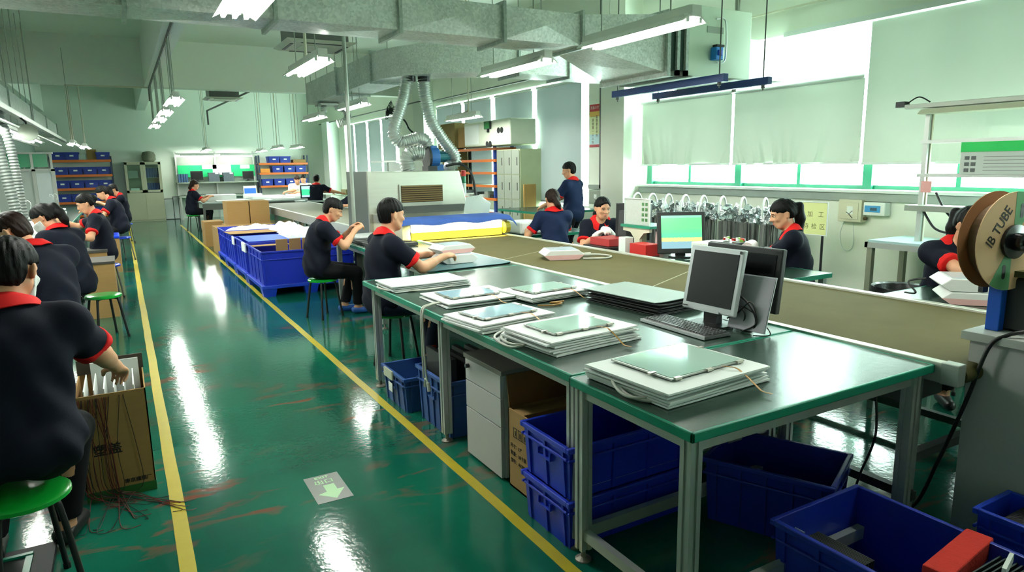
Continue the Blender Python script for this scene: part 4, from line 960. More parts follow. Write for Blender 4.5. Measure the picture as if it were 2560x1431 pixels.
tagged(MB().ob((-.13, 4.05, .5), (.22, .006, .22)).build('panel', PAPER), 'tall white panel at the back of the open brown carton', 'panel')
WR = mat('dark_red_wire', (96, 22, 22), .5); WB = mat('black_wire', (22, 18, 18), .5)
rnd = random.Random(11)
t = thing('wire_bundle', 'bundle of thin red and black wires hanging down the carton and spreading on the floor', 'wires', (-.16, 3.55, 0))
for c, mm in ((0, WR), (1, WB)):
    m = MB()
    for i in range(11):
        x = -.29 + .2 * rnd.random(); x2 = x + rnd.uniform(-.05, .05); ex = -.2 + rnd.uniform(-.12, .3); ey = 3.62 - rnd.uniform(.02, .3)
        m.tube(smooth_path([(x, 3.7, .53), (x, 3.674, .5), (x2, 3.67, .25), (x2 + .01, 3.665, .06), (x2 * .6 + ex * .4, 3.64, .012), (ex, ey, .005), (ex + rnd.uniform(-.05, .1), ey - .02, .004)], 5), .0016, 5)
    m.build('red_wires' if c == 0 else 'black_wires', mm, t)['kind'] = 'stuff'
cbox('brown carton in front of the green stool at left', -.44, -.16, 8.55, 9.1, .6)
tagged(MB().box(-.45, 8.54, .6, -.15, 9.11, .625).build('lid', mat('dark_tray', (56, 54, 48), .6)), 'dark tray lying on the brown carton at left', 'tray')
cbox('brown carton behind the tray-topped one at left', -.48, -.24, 9.6, 10.0, .62)
tagged(MB().box(-.49, 9.59, .62, -.23, 10.01, .65).build('lid', mat('dark_tray', (0, 0, 0))), 'dark tray lying on the second brown carton at left', 'tray')
cbox('narrow brown carton beside the yellow line at left', -.36, -.12, 12.4, 12.9, .54)
tagged(MB().box(-.37, 12.38, .54, -.11, 12.92, .6).build('tray', BSEAT, bevel=.02), 'blue tray on the narrow brown carton at left', 'tray')
t = thing('charcoal_board', 'dark green-edged board lying at the bottom left corner', 'board', (-.6, 3.1, 0))
MB().box(-.85, 2.95, 0, -.4, 3.3, .03).build('backing', mat('charcoal_board', (28, 30, 34), .6), t)
MB().box(-.5, 2.95, .03, -.475, 3.23, .036).box(-.85, 3.22, .03, -.475, 3.24, .04).build('edge', GREENE, t)

# ---------------------------------------------------------------- pallets with large crates along the aisle
def pallet(label, x0, x1, y0, y1):
    t = thing('pallet', label, 'pallet', ((x0 + x1) / 2, (y0 + y1) / 2, 0), 'blue pallets along the aisle')
    MB().box(x0, y0, .1, x1, y1, .145).build('deck', BLUEB, t, bevel=.006)
    for i in range(3):
        for j in range(2):
            x = x0 + (x1 - x0 - .18) * i / 2; y = y0 + (y1 - y0 - .16) * j
            MB().frus((x + .02, y + .02, x + .16, y + .14, 0), (x, y, x + .18, y + .16, .1)).build('foot', BLUEB, t)
    return t
names = ['nearest', 'second', 'third', 'fourth']
yy = [(8.75, 9.98), (10.02, 11.06), (11.1, 12.15), (12.2, 13.15)]
BIGB = mat('big_blue_crate_plastic', (20, 42, 172), .4, var=.12, vs=4)
for i, (a, b) in enumerate(yy):
    pallet('blue plastic pallet under the %s large crate along the aisle' % names[i], 1.4, 2.62, a, b)
    lab = ['nearest large blue crate on a pallet, holding folded cardboard', 'second large blue crate on a pallet from the camera', 'third large blue crate on a pallet, covered with a cardboard sheet', 'farthest large blue crate of the aisle row, full of white film'][i]
    t = crate('crate', lab, 'crate', 1.16, b - a - .05, .43, BIGB, 2, 5, taper=.01, grip=False)
    put(t, (2.01, (a + b) / 2, .145))
for i in range(4): tagged(MB().ob((1.76 + i * .17, 9.2, .47), (.15, .03, .42), rotz(.1 * i) @ rotx(.05)).build('folded_carton', CARD, bevel=.004), ['leftmost', 'second', 'third', 'rightmost'][i] + ' folded carton standing in the nearest large blue crate', 'carton')
tagged(MB().ob((1.7, 9.7, .56), (.5, .4, .006), rotx(-.06)).build('cardboard_sheet', CARD), 'flat cardboard sheet lying in the back of the nearest large crate', 'cardboard')
tagged(MB().ob((1.85, 11.7, .585), (.9, .8, .006), rotx(-.03)).build('cardboard_sheet', CARD), 'flat cardboard sheet covering the third large crate', 'cardboard')
tagged(MB().ob((2.0, 10.5, .585), (1.05, .9, .005)).build('plastic_sheet', mat('blue_sheet', (44, 92, 196), .4)), 'blue plastic sheet lying over the second large crate', 'sheet')
FILM = mat('white_plastic_film', (220, 226, 226), .35, var=.06, bump=.5, bs=18)
def heap(label, x0, x1, y0, y1, z, h, seed, m=FILM, nm='film_heap', group=None):
    rnd = random.Random(seed); ph = [rnd.uniform(0, 6) for _ in range(6)]
    def fn(u, v):
        e = (math.sin(PI * u) * math.sin(PI * v)) ** .45
        return (x0 + (x1 - x0) * u, y0 + (y1 - y0) * v, z + h * e * (.55 + .25 * math.sin(u * 11 + ph[0]) * math.cos(v * 9 + ph[1]) + .2 * math.sin(u * 23 + v * 17 + ph[2])))
    return tag(MB().grid(26, 20, fn, (0, 0, -.004)).build(nm, m), label, 'film', group)
heap('heap of white plastic film in the far right of the second large crate', 2.05, 2.5, 10.15, 10.95, .59, .2, 1)
heap('heap of white plastic film on the farthest large crate', 1.5, 2.5, 12.3, 13.05, .5, .16, 2)
heap('white film draped at the right end of the third large crate', 2.1, 2.55, 11.2, 12.0, .585, .18, 3)
tagged(MB().box(1.39, 9.85, .46, 1.408, 10.15, .585).build('paper_tag', PAPER), 'white paper tag hanging on the nearest crate rim', 'tag')
tagged(MB().box(1.395, 10.95, .46, 1.408, 11.15, .58).build('paper_tag', PAPER), 'white paper tag hanging on the second crate rim', 'tag')
cbox('brown carton lying low behind the crate row', 1.48, 2.6, 13.4, 14.6, .5)
cbox('tall narrow brown carton beside the yellow line behind the crates', 1.42, 1.8, 15.4, 16.0, .52)
def shifted(t, dz):
    t.location.z += dz; return t
tw = cbox('large brown carton of the raised pair, left one', 1.8, 2.22, 14.7, 15.3, .47); shifted(tw, .48)
tw = cbox('large brown carton of the raised pair, right one', 2.24, 2.62, 14.7, 15.3, .47); shifted(tw, .48)
cbox('brown carton supporting the raised pair', 1.75, 2.65, 14.65, 15.35, .478)

# ---------------------------------------------------------------- floor sign
t = thing('floor_sign', 'grey exit sticker with a pale green arrow on the aisle floor', 'sign', (.75, 3.23, 0))
MB().box(.665, 3.075, 0, .84, 3.385, .0015).build('sticker', mat('grey_vinyl', (112, 116, 112), .3, var=.06), t)
AR = mat('pale_green_arrow', (168, 212, 160), .35, var=.08)
MB().prism([(.735, 3.26, .0016), (.79, 3.26, .0016), (.79, 3.19, .0016), (.825, 3.19, .0016), (.7625, 3.095, .0016), (.69, 3.17, .0016), (.735, 3.185, .0016)], (0, 0, .0006)).build('arrow', AR, t)
text_mesh('print', '出口', .05, AR, t, frame((.75, 3.3, .0018), (1, 0, 0), (0, 1, 0)), .0003, bold=.001)
text_mesh('print', 'EXIT', .035, AR, t, frame((.75, 3.355, .0018), (1, 0, 0), (0, 1, 0)), .0003, bold=.001)
# ---------------------------------------------------------------- left bench line
t = thing('work_bench', 'long workbench along the left wall where the masked workers sit', 'bench', (-1.2, 9, 0))
MB().box(-1.7, 3.9, .74, -.78, 19.5, .77).build('worktop', GTOP, t)
MB().box(-.78, 3.9, .735, -.765, 19.5, .772).build('edge_band', GREENE, t)
for y in (4.0, 6.5, 9.0, 11.5, 14, 16.5, 19.3):
    for x in (-1.66, -.86): MB().box(x, y, 0, x + .05, y + .05, .74).build('leg', ALU, t)
t = thing('overhead_rail', 'aluminium rail and cable tray over the left benches', 'rail', (-1.0, 10, 2.24))
MB().box(-1.02, 3.5, 2.25, -.96, 18.3, 2.31).build('rail', ALU, t, bevel=.004)
MB().box(-1.5, 3.5, 2.14, -1.46, 18.0, 2.18).box(-1.02, 3.5, 2.13, -.99, 17.0, 2.15).build('side_rail', ALU, t)
for y in (4.5, 8.1, 11.7, 15.3): MB().box(-1.5, y, 2.19, -.99, y + .04, 2.23).build('cross_rail', ALU, t)
rods(t, [((-.99, y, 2.31), (-.99, y, ZC)) for y in (6.5, 12)], ROD, .005)
t = thing('air_duct', 'grey extraction duct running along the left benches', 'duct', (-1.3, 10, 2.3))
m = MB(); ys = [3.0, 5.5, 8, 10.5, 13, 15.5, 18]
for i in range(6): m.box(-1.5, ys[i], 2.34, -1.1, ys[i + 1], 2.62)
m.build('panel', GALVD, t)
for y in ys: MB().box(-1.52, y - .012, 2.32, -1.08, y + .012, 2.64).build('flange', GALVD, t)
HW = mat('white_flexible_hose', (120, 126, 122), .5, .1, var=.05)
tagged(hose('flexible_duct', [(-1.1, 8.6, 2.34), (-1.06, 8.6, 2.0), (-1.02, 8.6, 1.65), (-.97, 8.6, 1.2), (-.95, 8.6, .8)], .05, HW, pitch=.034, amp=.2), 'white ribbed extraction hose, left one of the pair at the left edge', 'hose')
tagged(hose('flexible_duct', [(-1.1, 9.32, 2.34), (-1.02, 9.32, 1.9), (-1.0, 9.32, 1.5), (-.99, 9.32, 1.1), (-.99, 9.32, .8)], .045, HW, pitch=.034, amp=.2), 'white ribbed extraction hose, right one of the pair at the left edge', 'hose')
t = thing('magnifier_lamp', 'small round white lamp head on black arms under the left rail', 'lamp', (-.93, 10.2, 2.05))
MB().lathe((-.9, 10.0, 2.07), [(.02, -.02), (.1, -.012), (.1, .012), (.04, .03), (.02, .03)], 24, rotx(1.35)).build('lamp_head', LOCK, t, smooth=True)
MB().tube([(-.9, 10.05, 2.08), (-.92, 10.1, 2.2), (-.98, 10.15, 2.26)], .012).build('arm', BLACK, t)
rnd = random.Random(5)
for i in range(9):
    y = 6.2 + i * 1.45; x = -1.3 + rnd.uniform(-.1, .15)
    tagged(MB().ob((x, y, .79), (.5, .4, .035), rotz(rnd.uniform(-.3, .3))).build('film_sheet', PAPER, bevel=.01), 'white sheet stack on the left bench, place %s from the near end' % ['first', 'second', 'third', 'fourth', 'fifth', 'sixth', 'seventh', 'eighth', 'ninth'][i], 'sheets', 'white sheets on the left bench')
heap('crumpled white film on the left bench before the folded-arms worker', -1.35, -.75, 8.9, 9.9, .775, .14, 14)
heap('crumpled white film farther along the left bench', -1.3, -.72, 11.2, 12.3, .775, .16, 15)
t = thing('partition', 'grey framed partition with a white board at the end of the left bench', 'partition', (-1.5, 16, 0))
PF = mat('grey_partition_frame', (150, 156, 148), .5, .2)
for x in (-1.75, -1.47, -1.16): MB().box(x, 16.0, .77, x + .06, 16.06, 1.66).build('post', PF, t)
MB().box(-2.1, 16.0, 1.62, -1.1, 16.06, 1.67).build('top_rail', PF, t)
MB().box(-1.42, 16.02, .95, -1.15, 16.05, 1.58).build('white_board', mat('whiteboard_grey', (168, 178, 176), .4), t)
MB().box(-2.1, 16.03, .77, -1.16, 16.045, 1.62).build('panel', mat('partition_panel', (150, 160, 152), .6), t)
MB().box(-2.05, 16.03, 1.7, -1.2, 16.05, 1.95).build('green_sheet', mat('green_film_pane', (0, 0, 0)), t)
MB().box(-2.1, 16.0, 1.95, -1.1, 16.06, 1.98).build('top_rail', PF, t)
for x in (-1.75, -1.47, -1.16): MB().box(x, 16.0, 1.67, x + .04, 16.03, 1.95).build('post', PF, t)
t = thing('workstation_frame', 'aluminium bench frame with shelf rails left of the hoses', 'frame', (-1.7, 12.5, .77))
for y in (10.6, 13.0): MB().box(-1.72, y, .77, -1.67, y + .05, 1.9).build('post', ALU, t)
for z in (1.2, 1.85): MB().box(-1.72, 10.6, z, -1.67, 13.05, z + .04).build('rail', ALU, t)

# ---------------------------------------------------------------- back wall
def rack(label, x0, x1, y0, y1, zs, postm, ztop, nm='storage_rack', beam=.055):
    t = thing(nm, label, 'shelf', ((x0 + x1) / 2, (y0 + y1) / 2, 0))
    for x in (x0, x1 - .05):
        for y in (y0, y1 - .05): MB().box(x, y, 0, x + .05, y + .05, ztop).build('post', postm, t)
    for z in zs:
        MB().box(x0 + .01, y0 + .02, z - .012, x1 - .01, y1 - .02, z).build('shelf_board', mat('grey_shelf_board', (120, 120, 110), .6), t)
        MB().box(x0 + .02, y0 - .012, z - beam - .01, x1 - .02, y0 + .012, z + .004).build('beam', ORANGE, t)
        MB().box(x0 + .02, y1 - .012, z - beam - .01, x1 - .02, y1 + .012, z + .004).build('beam', ORANGE, t)
    return t
NP = mat('navy_rack_post', (26, 40, 66), .5)
rack('orange and navy storage rack full of blue bins at the left of the back wall', -1.78, -.18, 24.25, 24.85, (.3, .7, 1.11, 1.51, 1.95), NP, 2.06)
SBIN = mat('shelf_bin_blue', (24, 52, 150), .45, var=.15)
def mk_bin(w, d, h):
    t = crate('storage_bin', 'x', 'bin', w, d, h, SBIN, 2, 2, taper=.012, grip=False)
    MB().box(-.05, -d / 2 - .02, h * .45, .05, -d / 2 - .012, h * .65).build('label_card', PAPER, t)
    return t
b0 = mk_bin(.35, .5, .22); first = True
ordn = ['leftmost', 'second from the left', 'third from the left', 'rightmost']
def place_bins(xs, y, z, tier, rackname, group):
    global first
    for i, x in enumerate(xs):
        nm = ordn[i] if (i < len(xs) - 1) else 'rightmost'
        l = 'blue storage bin, %s on the %s of the %s' % (nm, tier, rackname)
        if first: put(b0, (x, y, z)); b0['label'] = l; b0['group'] = group; first = False
        else: dup(b0, (x, y, z), 0, l, group)
XS = [-1.52, -1.15, -.78, -.41]
for z, tn in ((1.515, 'second tier'), (1.115, 'third tier'), (.705, 'fourth tier'), (.305, 'bottom tier')): place_bins(XS, 24.55, z, tn, 'left back rack', 'blue bins on the left back rack')
place_bins([-1.55, -1.2], 24.55, 1.955, 'top', 'left back rack', 'blue bins on the left back rack')
dup(b0, (-.4, 24.55, 1.955), 0, 'blue storage bin beside the brown carton on top of the left back rack', 'blue bins on the left back rack')
def topbox(label, x0, x1, y0, y1, z0, z1, m, nm='box', cat='box', bevel=.004):
    return tagged(MB().box(x0, y0, z0, x1, y1, z1).build(nm, m, bevel=bevel), label, cat)
topbox('pale green and white carton on top of the left back rack', -1.05, -.84, 24.4, 24.7, 1.955, 2.12, mat('pale_green_card', (190, 206, 190), .6))
topbox('brown carton on top of the left back rack', -.82, -.56, 24.4, 24.75, 1.955, 2.26, CARD)
rack('orange and navy storage rack with blue bins at the right of the back wall', 4.12, 5.8, 24.45, 25.0, (.3, .62, 1.02, 1.46, 1.79), NP, 2.05)
place_bins([4.65, 5.02], 24.72, 1.795, 'top', 'right back rack', 'blue bins on the right back rack')
place_bins([4.75, 5.15, 5.53], 24.72, 1.465, 'second tier', 'right back rack', 'blue bins on the right back rack')
place_bins([4.38, 4.78, 5.18, 5.55], 24.72, 1.025, 'third tier', 'right back rack', 'blue bins on the right back rack')
topbox('flat brown box at the right end on top of the right back rack', 5.3, 5.72, 24.5, 24.9, 1.795, 1.9, CARD)
topbox('small orange carton at the left of the second tier of the right back rack', 4.22, 4.5, 24.55, 24.9, 1.465, 1.6, mat('orange_carton', (220, 140, 50), .6))
t = thing('filing_cabinet', 'beige filing cabinet with glazed upper doors against the back wall', 'cabinet', (.64, 24.85, 0))
BEI = mat('beige_steel', (162, 164, 138), .5, var=.04)
MB().box(.13, 24.62, 0, 1.16, 24.66, .04).box(.13, 24.64, 0, .15, 25.08, 1.88).box(1.14, 24.64, 0, 1.16, 25.08, 1.88).box(.13, 24.64, 1.86, 1.16, 25.08, 1.88).box(.13, 25.06, 0, 1.16, 25.08, 1.88).box(.13, 24.66, .88, 1.16, 25.06, .9).box(.13, 24.66, 1.36, 1.16, 25.06, 1.375).build('body', BEI, t)
for (a, b) in ((.14, .642), (.648, 1.15)):
    MB().box(a, 24.62, .03, b, 24.645, .9).build('lower_door', BEI, t)
    d = MB().box(a, 24.62, .92, a + .07, 24.645, 1.86).box(b - .07, 24.62, .92, b, 24.645, 1.86).box(a, 24.62, .92, b, 24.645, .99).box(a, 24.62, 1.79, b, 24.645, 1.86).build('upper_door', BEI, t)
    MB().box(a + .07, 24.63, .99, b - .07, 24.634, 1.79).build('pane', GLASS, d)
for (z, l) in ((.9, 'lower'), (1.375, 'upper')):
    for i in range(6): tagged(MB().box(.69 + i * .07, 24.75, z + .004, .69 + i * .07 + .06, 25.0, z + .31).build('binder', mat('binder_blue', (30, 52, 120), .5)), 'blue ring binder on the %s shelf of the beige filing cabinet' % l, 'binder', 'binders on the %s shelf of the filing cabinet' % l)
topbox('white paper pile on the lower shelf of the beige filing cabinet', .25, .5, 24.75, 25.0, .904, 1.05, PAPER)
topbox('white paper pile on the upper shelf of the beige filing cabinet', .22, .5, 24.75, 25.0, 1.379, 1.6, mat('grey_papers', (140, 146, 140), .7))
tagged(MB().lathe((.85, 24.85, 1.882), [(.14, 0), (.2, .06), (.2, .2), (.16, .3), (.05, .33)], 18).build('sack', mat('grey_mesh_sack', (120, 124, 104), .8, var=.3, vs=30), smooth=True), 'grey mesh sack on top of the beige filing cabinet', 'sack')
for i, x in enumerate((1.18, 1.44)):
    t = thing('white_board', ['white framed board leaning beside the beige cabinet, left one', 'narrow white framed board leaning by the back bench, right one'][i], 'board', (x, 24.95, 0))
    ww = (.24, .14)[i]
    MB().box(x, 24.93, .02, x + ww, 24.95, (.66, .72)[i]).build('sheet', mat('white_board_face', (186, 194, 190), .5), t)
    MB().box(x - .02, 24.95, 0, x + ww + .02, 24.97, (.68, .74)[i]).build('frame', BLACK, t)
# back workstation
t = thing('work_bench', 'grey back bench with a shelf, green notice boards and lamps at the back wall', 'bench', (2.85, 24.7, 0))
MB().box(1.58, 24.2, .72, 4.08, 25.0, .76).build('worktop', LOCK, t)
MB().box(1.58, 24.5, 1.16, 4.08, 25.0, 1.2).build('shelf', LOCK, t)
for x in (1.6, 2.8, 4.02): MB().box(x, 24.95, 0, x + .05, 25.0, 2.2).build('post', ALU, t)
for x in (1.6, 4.02): MB().box(x, 24.22, 0, x + .05, 24.27, .72).build('leg', ALU, t)
MB().box(1.58, 25.0, 1.74, 4.1, 25.02, 2.02).build('backboard', LOCK, t)
MB().box(1.58, 25.0, .78, 4.1, 25.02, 1.16).build('backboard', mat('grey_backboard', (170, 176, 168), .6), t)
GBRD = mat('green_notice_board', (6, 176, 104), .6, var=.05)
for (a, b) in ((1.66, 2.75), (2.9, 4.06)): MB().box(a, 24.93, 1.36, b, 24.95, 1.75).build('notice_board', GBRD, t)
for (a, b, c, d) in ((2.4, 1.62, 2.85, 1.76), (2.72, 1.42, 3.3, 1.76), (2.75, 1.3, 2.92, 1.5), (3.6, 1.62, 3.9, 1.74)): MB().box(a, 24.915, b, c, 24.925, d).build('paper_sheet', mat('pinned_paper', (224, 222, 220), .7), t)
MB().box(1.6, 24.4, 2.1, 4.1, 24.44, 2.13).build('top_rail', ALU, t)
for i, (a, b) in enumerate(((1.75, 2.75), (2.95, 3.95))):
    t = thing('fluorescent_lamp', 'bright %s tube lamp above the green boards of the back bench' % ['left', 'right'][i], 'lamp', ((a + b) / 2, 24.4, 2.03))
    MB().box(a, 24.36, 2.05, b, 24.46, 2.1).build('reflector', LAMPB, t)
    MB().cyl((a + .03, 24.4, 2.035), (b - .03, 24.4, 2.035), .016, n=10).build('tube', TUBE, t)
for (x, w_, h_, lab, m) in ((2.02, .38, .3, 'black monitor on the shelf of the back bench, left one', 0), (3.62, .36, .27, 'black monitor on the shelf of the back bench, right one', 0)):
    mm = monitor(lab, w_, h_, .02, BLACK, mat('black_screen', (0, 0, 0)), 0, h0=.06); put(mm, (x + .17, 24.62, 1.2))
for (x, lab) in ((2.55, 'grey computer case on the back bench shelf, left one'), (3.0, 'grey computer case on the back bench shelf, right one')):
    t = thing('computer_case', lab, 'computer', (x + .16, 24.75, 1.2)); MB().box(x, 24.6, 1.2, x + .33, 24.95, 1.5).build('case', mat('slate_case', (74, 84, 92), .5), t, bevel=.004)
    MB().box(x + .2, 24.59, 1.45, x + .3, 24.6, 1.49).build('sticker', PAPER, t)
for i in range(4): tagged(MB().box(1.64 + i * .075, 24.65, 1.2, 1.64 + i * .075 + .06, 24.95, 1.47).build('binder', mat('binder_slate', (52, 84, 120), .5)), 'slate blue binder at the left end of the back bench shelf', 'binder', 'binders on the back bench shelf')
# back packing tables
t = thing('work_bench', 'wide grey packing table in front of the back bench', 'bench', (3.4, 20.2, 0))
MB().box(1.78, 19.4, .71, 5.0, 21.2, .75).build('worktop', mat('pale_grey_worktop', (170, 182, 180), .4), t, bevel=.004)
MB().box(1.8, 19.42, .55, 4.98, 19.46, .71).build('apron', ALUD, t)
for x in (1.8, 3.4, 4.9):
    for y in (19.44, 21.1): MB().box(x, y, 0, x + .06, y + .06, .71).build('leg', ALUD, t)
for i, (x, y, z, sx, sy, sz) in enumerate(((2.35, 20.2, .751, .75, .5, .17), (2.5, 19.65, .751, .7, .3, .03), (3.6, 20.5, .751, .9, .6, .09), (4.3, 19.8, .751, .9, .5, .08), (3.9, 19.7, .751, .6, .4, .05), (4.55, 20.6, .751, .7, .4, .1), (3.3, 20.95, .751, .5, .3, .14))):
    tagged(MB().ob((x, y, z + sz / 2), (sx, sy, sz), rotz(.05 * (i % 3 - 1))).build('foam_sheet_pile', FOAM, bevel=.015), 'white foam pile on the back packing table, ' + ['big roll-like pile beside the woman', 'thin pile at the near left corner', 'pile in the middle at the back', 'pile at the near right', 'low pile at the near middle', 'pile at the back right', 'pile below the blue screen'][i], 'foam sheets')
def screen_mat(name, bands, es=1.2):
    m = bpy.data.materials.new(name); m.use_nodes = True; N, Lk, b = nodes_of(m)
    tc = N.new('ShaderNodeTexCoord'); sp = N.new('ShaderNodeSeparateXYZ'); Lk.new(tc.outputs['Generated'], sp.inputs[0])
    nz = N.new('ShaderNodeTexNoise'); nz.inputs['Scale'].default_value = 30; Lk.new(tc.outputs['Generated'], nz.inputs['Vector'])
    ad = N.new('ShaderNodeMath'); ad.operation = 'MULTIPLY_ADD'; Lk.new(nz.outputs['Fac'], ad.inputs[0]); ad.inputs[1].default_value = .06; Lk.new(sp.outputs['Z'], ad.inputs[2])
    r = N.new('ShaderNodeValToRGB'); r.color_ramp.interpolation = 'CONSTANT'
    while len(r.color_ramp.elements) < len(bands): r.color_ramp.elements.new(.5)
    for e, (p, c) in zip(r.color_ramp.elements, bands): e.position = p; e.color = lin(c)
    Lk.new(ad.outputs[0], r.inputs[0])
    e = N.new('ShaderNodeEmission'); Lk.new(r.outputs[0], e.inputs[0]); e.inputs[1].default_value = es
    g = N.new('ShaderNodeBsdfGlossy'); g.inputs['Roughness'].default_value = .2; s = N.new('ShaderNodeMixShader'); s.inputs[0].default_value = .04
    Lk.new(e.outputs[0], s.inputs[1]); Lk.new(g.outputs[0], s.inputs[2]); Lk.new(s.outputs[0], N['Material Output'].inputs[0]); N.remove(b); return m
SG = screen_mat('green_chart_screen', ((0, (128, 170, 180)), (.24, (206, 206, 130)), (.36, (90, 200, 150)), (.5, (96, 224, 140)), (.6, (104, 236, 134)), (.96, (130, 200, 170))), .95)
SG2 = screen_mat('green_window_screen', ((0, (170, 190, 230)), (.2, (60, 220, 140)), (.75, (170, 210, 235))), .95)
SBL = screen_mat('blue_window_screen', ((0, (60, 120, 220)), (.85, (220, 230, 240))), .9)
m_ = monitor('monitor with a blue window on the back packing table', .36, .28, .02, WHITE, SBL, 0, h0=.08); put(m_, (3.25, 21.0, .751))
m_ = monitor('monitor with a green window on a desk past the far conveyor', .46, .36, .03, BLACK, SG2, 0, h0=.05); put(m_, (4.38, 18.6, .74), 0)
t = thing('work_bench', 'pale desk past the far conveyor carrying the green-window monitor', 'bench', (4.9, 18.6, 0))
MB().box(4.08, 18.2, .7, 5.0, 19.1, .74).build('worktop', mat('pale_grey_worktop', (0, 0, 0)), t)
for x in (4.1, 4.94):
    for y in (18.22, 19.04): MB().box(x, y, 0, x + .05, y + .05, .7).build('leg', ALU, t)
t = thing('work_bench', 'pale green desk near the far window with boxes on it', 'bench', (5.9, 19.5, 0))
MB().box(5.2, 17.6, .82, 6.6, 20.5, .86).build('worktop', mat('pale_green_worktop', (168, 196, 170), .5), t)
MB().box(5.22, 17.62, .5, 6.58, 17.66, .82).build('apron', ALU, t)
for x in (5.22, 6.52):
    for y in (17.62, 20.4): MB().box(x, y, 0, x + .06, y + .06, .82).build('leg', ALU, t)
topbox('olive box on the pale green far desk', 5.3, 5.75, 18.3, 18.8, .861, 1.0, mat('olive_box', (120, 120, 76), .6))
topbox('black flat case on the pale green far desk', 5.8, 6.25, 18.4, 18.9, .861, .98, BLACK)
topbox('yellow folder on the pale green far desk', 5.75, 6.2, 17.9, 18.2, .861, .89, mat('yellow_folder', (214, 208, 60), .5))
topbox('blue bin at the far window end of the pale green desk', 6.28, 6.58, 17.7, 18.1, .861, 1.0, SBIN, 'storage_bin', 'bin')
t = thing('desk_lamp', 'small black desk lamp on the pale green far desk', 'lamp', (6.35, 18.7, .86))
MB().cyl((6.35, 18.7, .86), (6.35, 18.7, .88), .06).build('base', BLACK, t); MB().tube([(6.35, 18.7, .88), (6.38, 18.7, 1.15), (6.3, 18.7, 1.32)], .01).build('arm', BLACK, t)
MB().lathe((6.3, 18.7, 1.3), [(.03, .06), (.09, -.04), (.03, -.04)], 16).build('lamp_shade', BLACK, t)
# furniture under the far windows
t = thing('shelf_frame', 'pale frame with hanging sheets in front of the far window', 'frame', (6.3, 15.2, 0))
for y in (16.6, 17.7): MB().box(6.3, y, 0, 6.34, y + .04, 1.75).build('post', ALU, t)
MB().box(6.28, 16.6, 1.72, 6.34, 19.0, 1.76).build('top_rail', ALU, t)
MB().box(6.3, 16.7, 1.3, 6.31, 17.6, 1.7).build('hanging_sheet', WHITE, t)
MB().box(6.28, 16.2, .95, 6.32, 17.4, 1.28).build('green_sheet', mat('green_hanging_sheet', (20, 100, 70), .6), t)

# ---------------------------------------------------------------- lockers, rack and boxes along the window wall
t = thing('locker_cabinet', 'grey twelve-door locker with a plain pale green side', 'locker', (6.45, 10.9, 0))
MB().box(6.22, 10.5, .06, 6.66, 11.36, 1.88).build('body', mat('pale_green_locker_side', (188, 198, 160), .5), t)
MB().box(6.24, 10.52, 0, 6.64, 11.34, .06).build('plinth', LOCK, t)
for i in range(4):
    for j in range(3):
        y0 = 10.515 + j * .28; z0 = .08 + i * .45
        d = MB().box(6.205, y0, z0, 6.22, y0 + .27, z0 + .435).build('door', LOCK, t, bevel=.003)
        MB().box(6.198, y0 + .06, z0 + .16, 6.205, y0 + .085, z0 + .3).build('handle', ALUD, d)
topbox('brown board leaning against the locker side', 6.25, 6.5, 10.42, 10.46, 0, 1.25, mat('plywood', (176, 140, 80), .7), 'board', 'board')
OB = mat('blue_rack_post', (30, 60, 140), .5)
t = thing('storage_rack', 'orange-beamed rack with blue posts beside the grey locker', 'shelf', (6.45, 12.4, 0))
for y in (11.46, 13.3):
    for x in (6.22, 6.6): MB().box(x, y, 0, x + .05, y + .06, 1.95).build('post', OB if y < 12 else BLACK, t)
for z in (.7, .97, 1.22, 1.47, 1.71, 1.93):
    MB().box(6.22, 11.5, z - .03, 6.65, 13.3, z - .01).build('shelf_board', LOCK, t)
    MB().box(6.2, 11.4, z - .05, 6.225, 13.34, z).build('beam', ORANGE, t)
    MB().box(6.2, 11.39, z - .05, 6.66, 11.41, z).build('end_beam', ORANGE, t)
rnd = random.Random(8)
for i in range(7): tagged(MB().box(6.25, 11.6 + i * .22, .962, 6.5, 11.75 + i * .22, .962 + rnd.uniform(.05, .13)).build('small_part', [BLACK, LOCK, WHITE][i % 3], bevel=.004), 'small part on the second lowest shelf of the blue-post rack', 'part', 'parts on the blue-post rack')
for i in range(9): tagged(MB().box(6.24, 11.55 + i * .19, .46, 6.26, 11.62 + i * .19, .65).build('paper_roll', mat('pale_yellow_roll', (214, 226, 170), .6)), 'pale roll standing under the blue-post rack shelves', 'roll', 'pale rolls on the blue-post rack')
t = thing('equipment_box', 'large white equipment box with black oval grips on top of the rack and locker', 'box', (6.35, 11.6, 1.96))
MB().box(6.05, 10.55, 1.955, 6.6, 12.4, 2.42).build('casing', mat('off_white_casing', (214, 220, 200), .45), t, bevel=.03, seg=3)
MB().lathe((6.045, 10.85, 2.22), [(.05, -.012), (.055, 0)], 20, roty(-PI / 2)).lathe((6.045, 10.97, 2.22), [(.05, -.012), (.055, 0)], 20, roty(-PI / 2)).build('grip', BLACK, t)
MB().lathe((6.045, 11.3, 1.99), [(.05, -.012), (.055, 0)], 20, roty(-PI / 2)).lathe((6.045, 11.42, 1.99), [(.05, -.012), (.055, 0)], 20, roty(-PI / 2)).build('grip', BLACK, t)
MB().box(6.04, 11.75, 2.0, 6.05, 12.35, 2.36).build('front_cover', WHITE, t)
t = thing('monitor', 'tiny green-screen display fixed on the white equipment box', 'monitor', (6.04, 11.3, 2.25))
MB().box(6.0, 11.22, 2.26, 6.03, 11.45, 2.4).build('bezel', BLACK, t); MB().box(5.996, 11.23, 2.27, 6.0, 11.44, 2.39).build('screen', mat('green_screen', (30, 110, 50), .3), t); MB().box(6.01, 11.31, 2.2, 6.04, 11.35, 2.27).build('stand', BLACK, t)
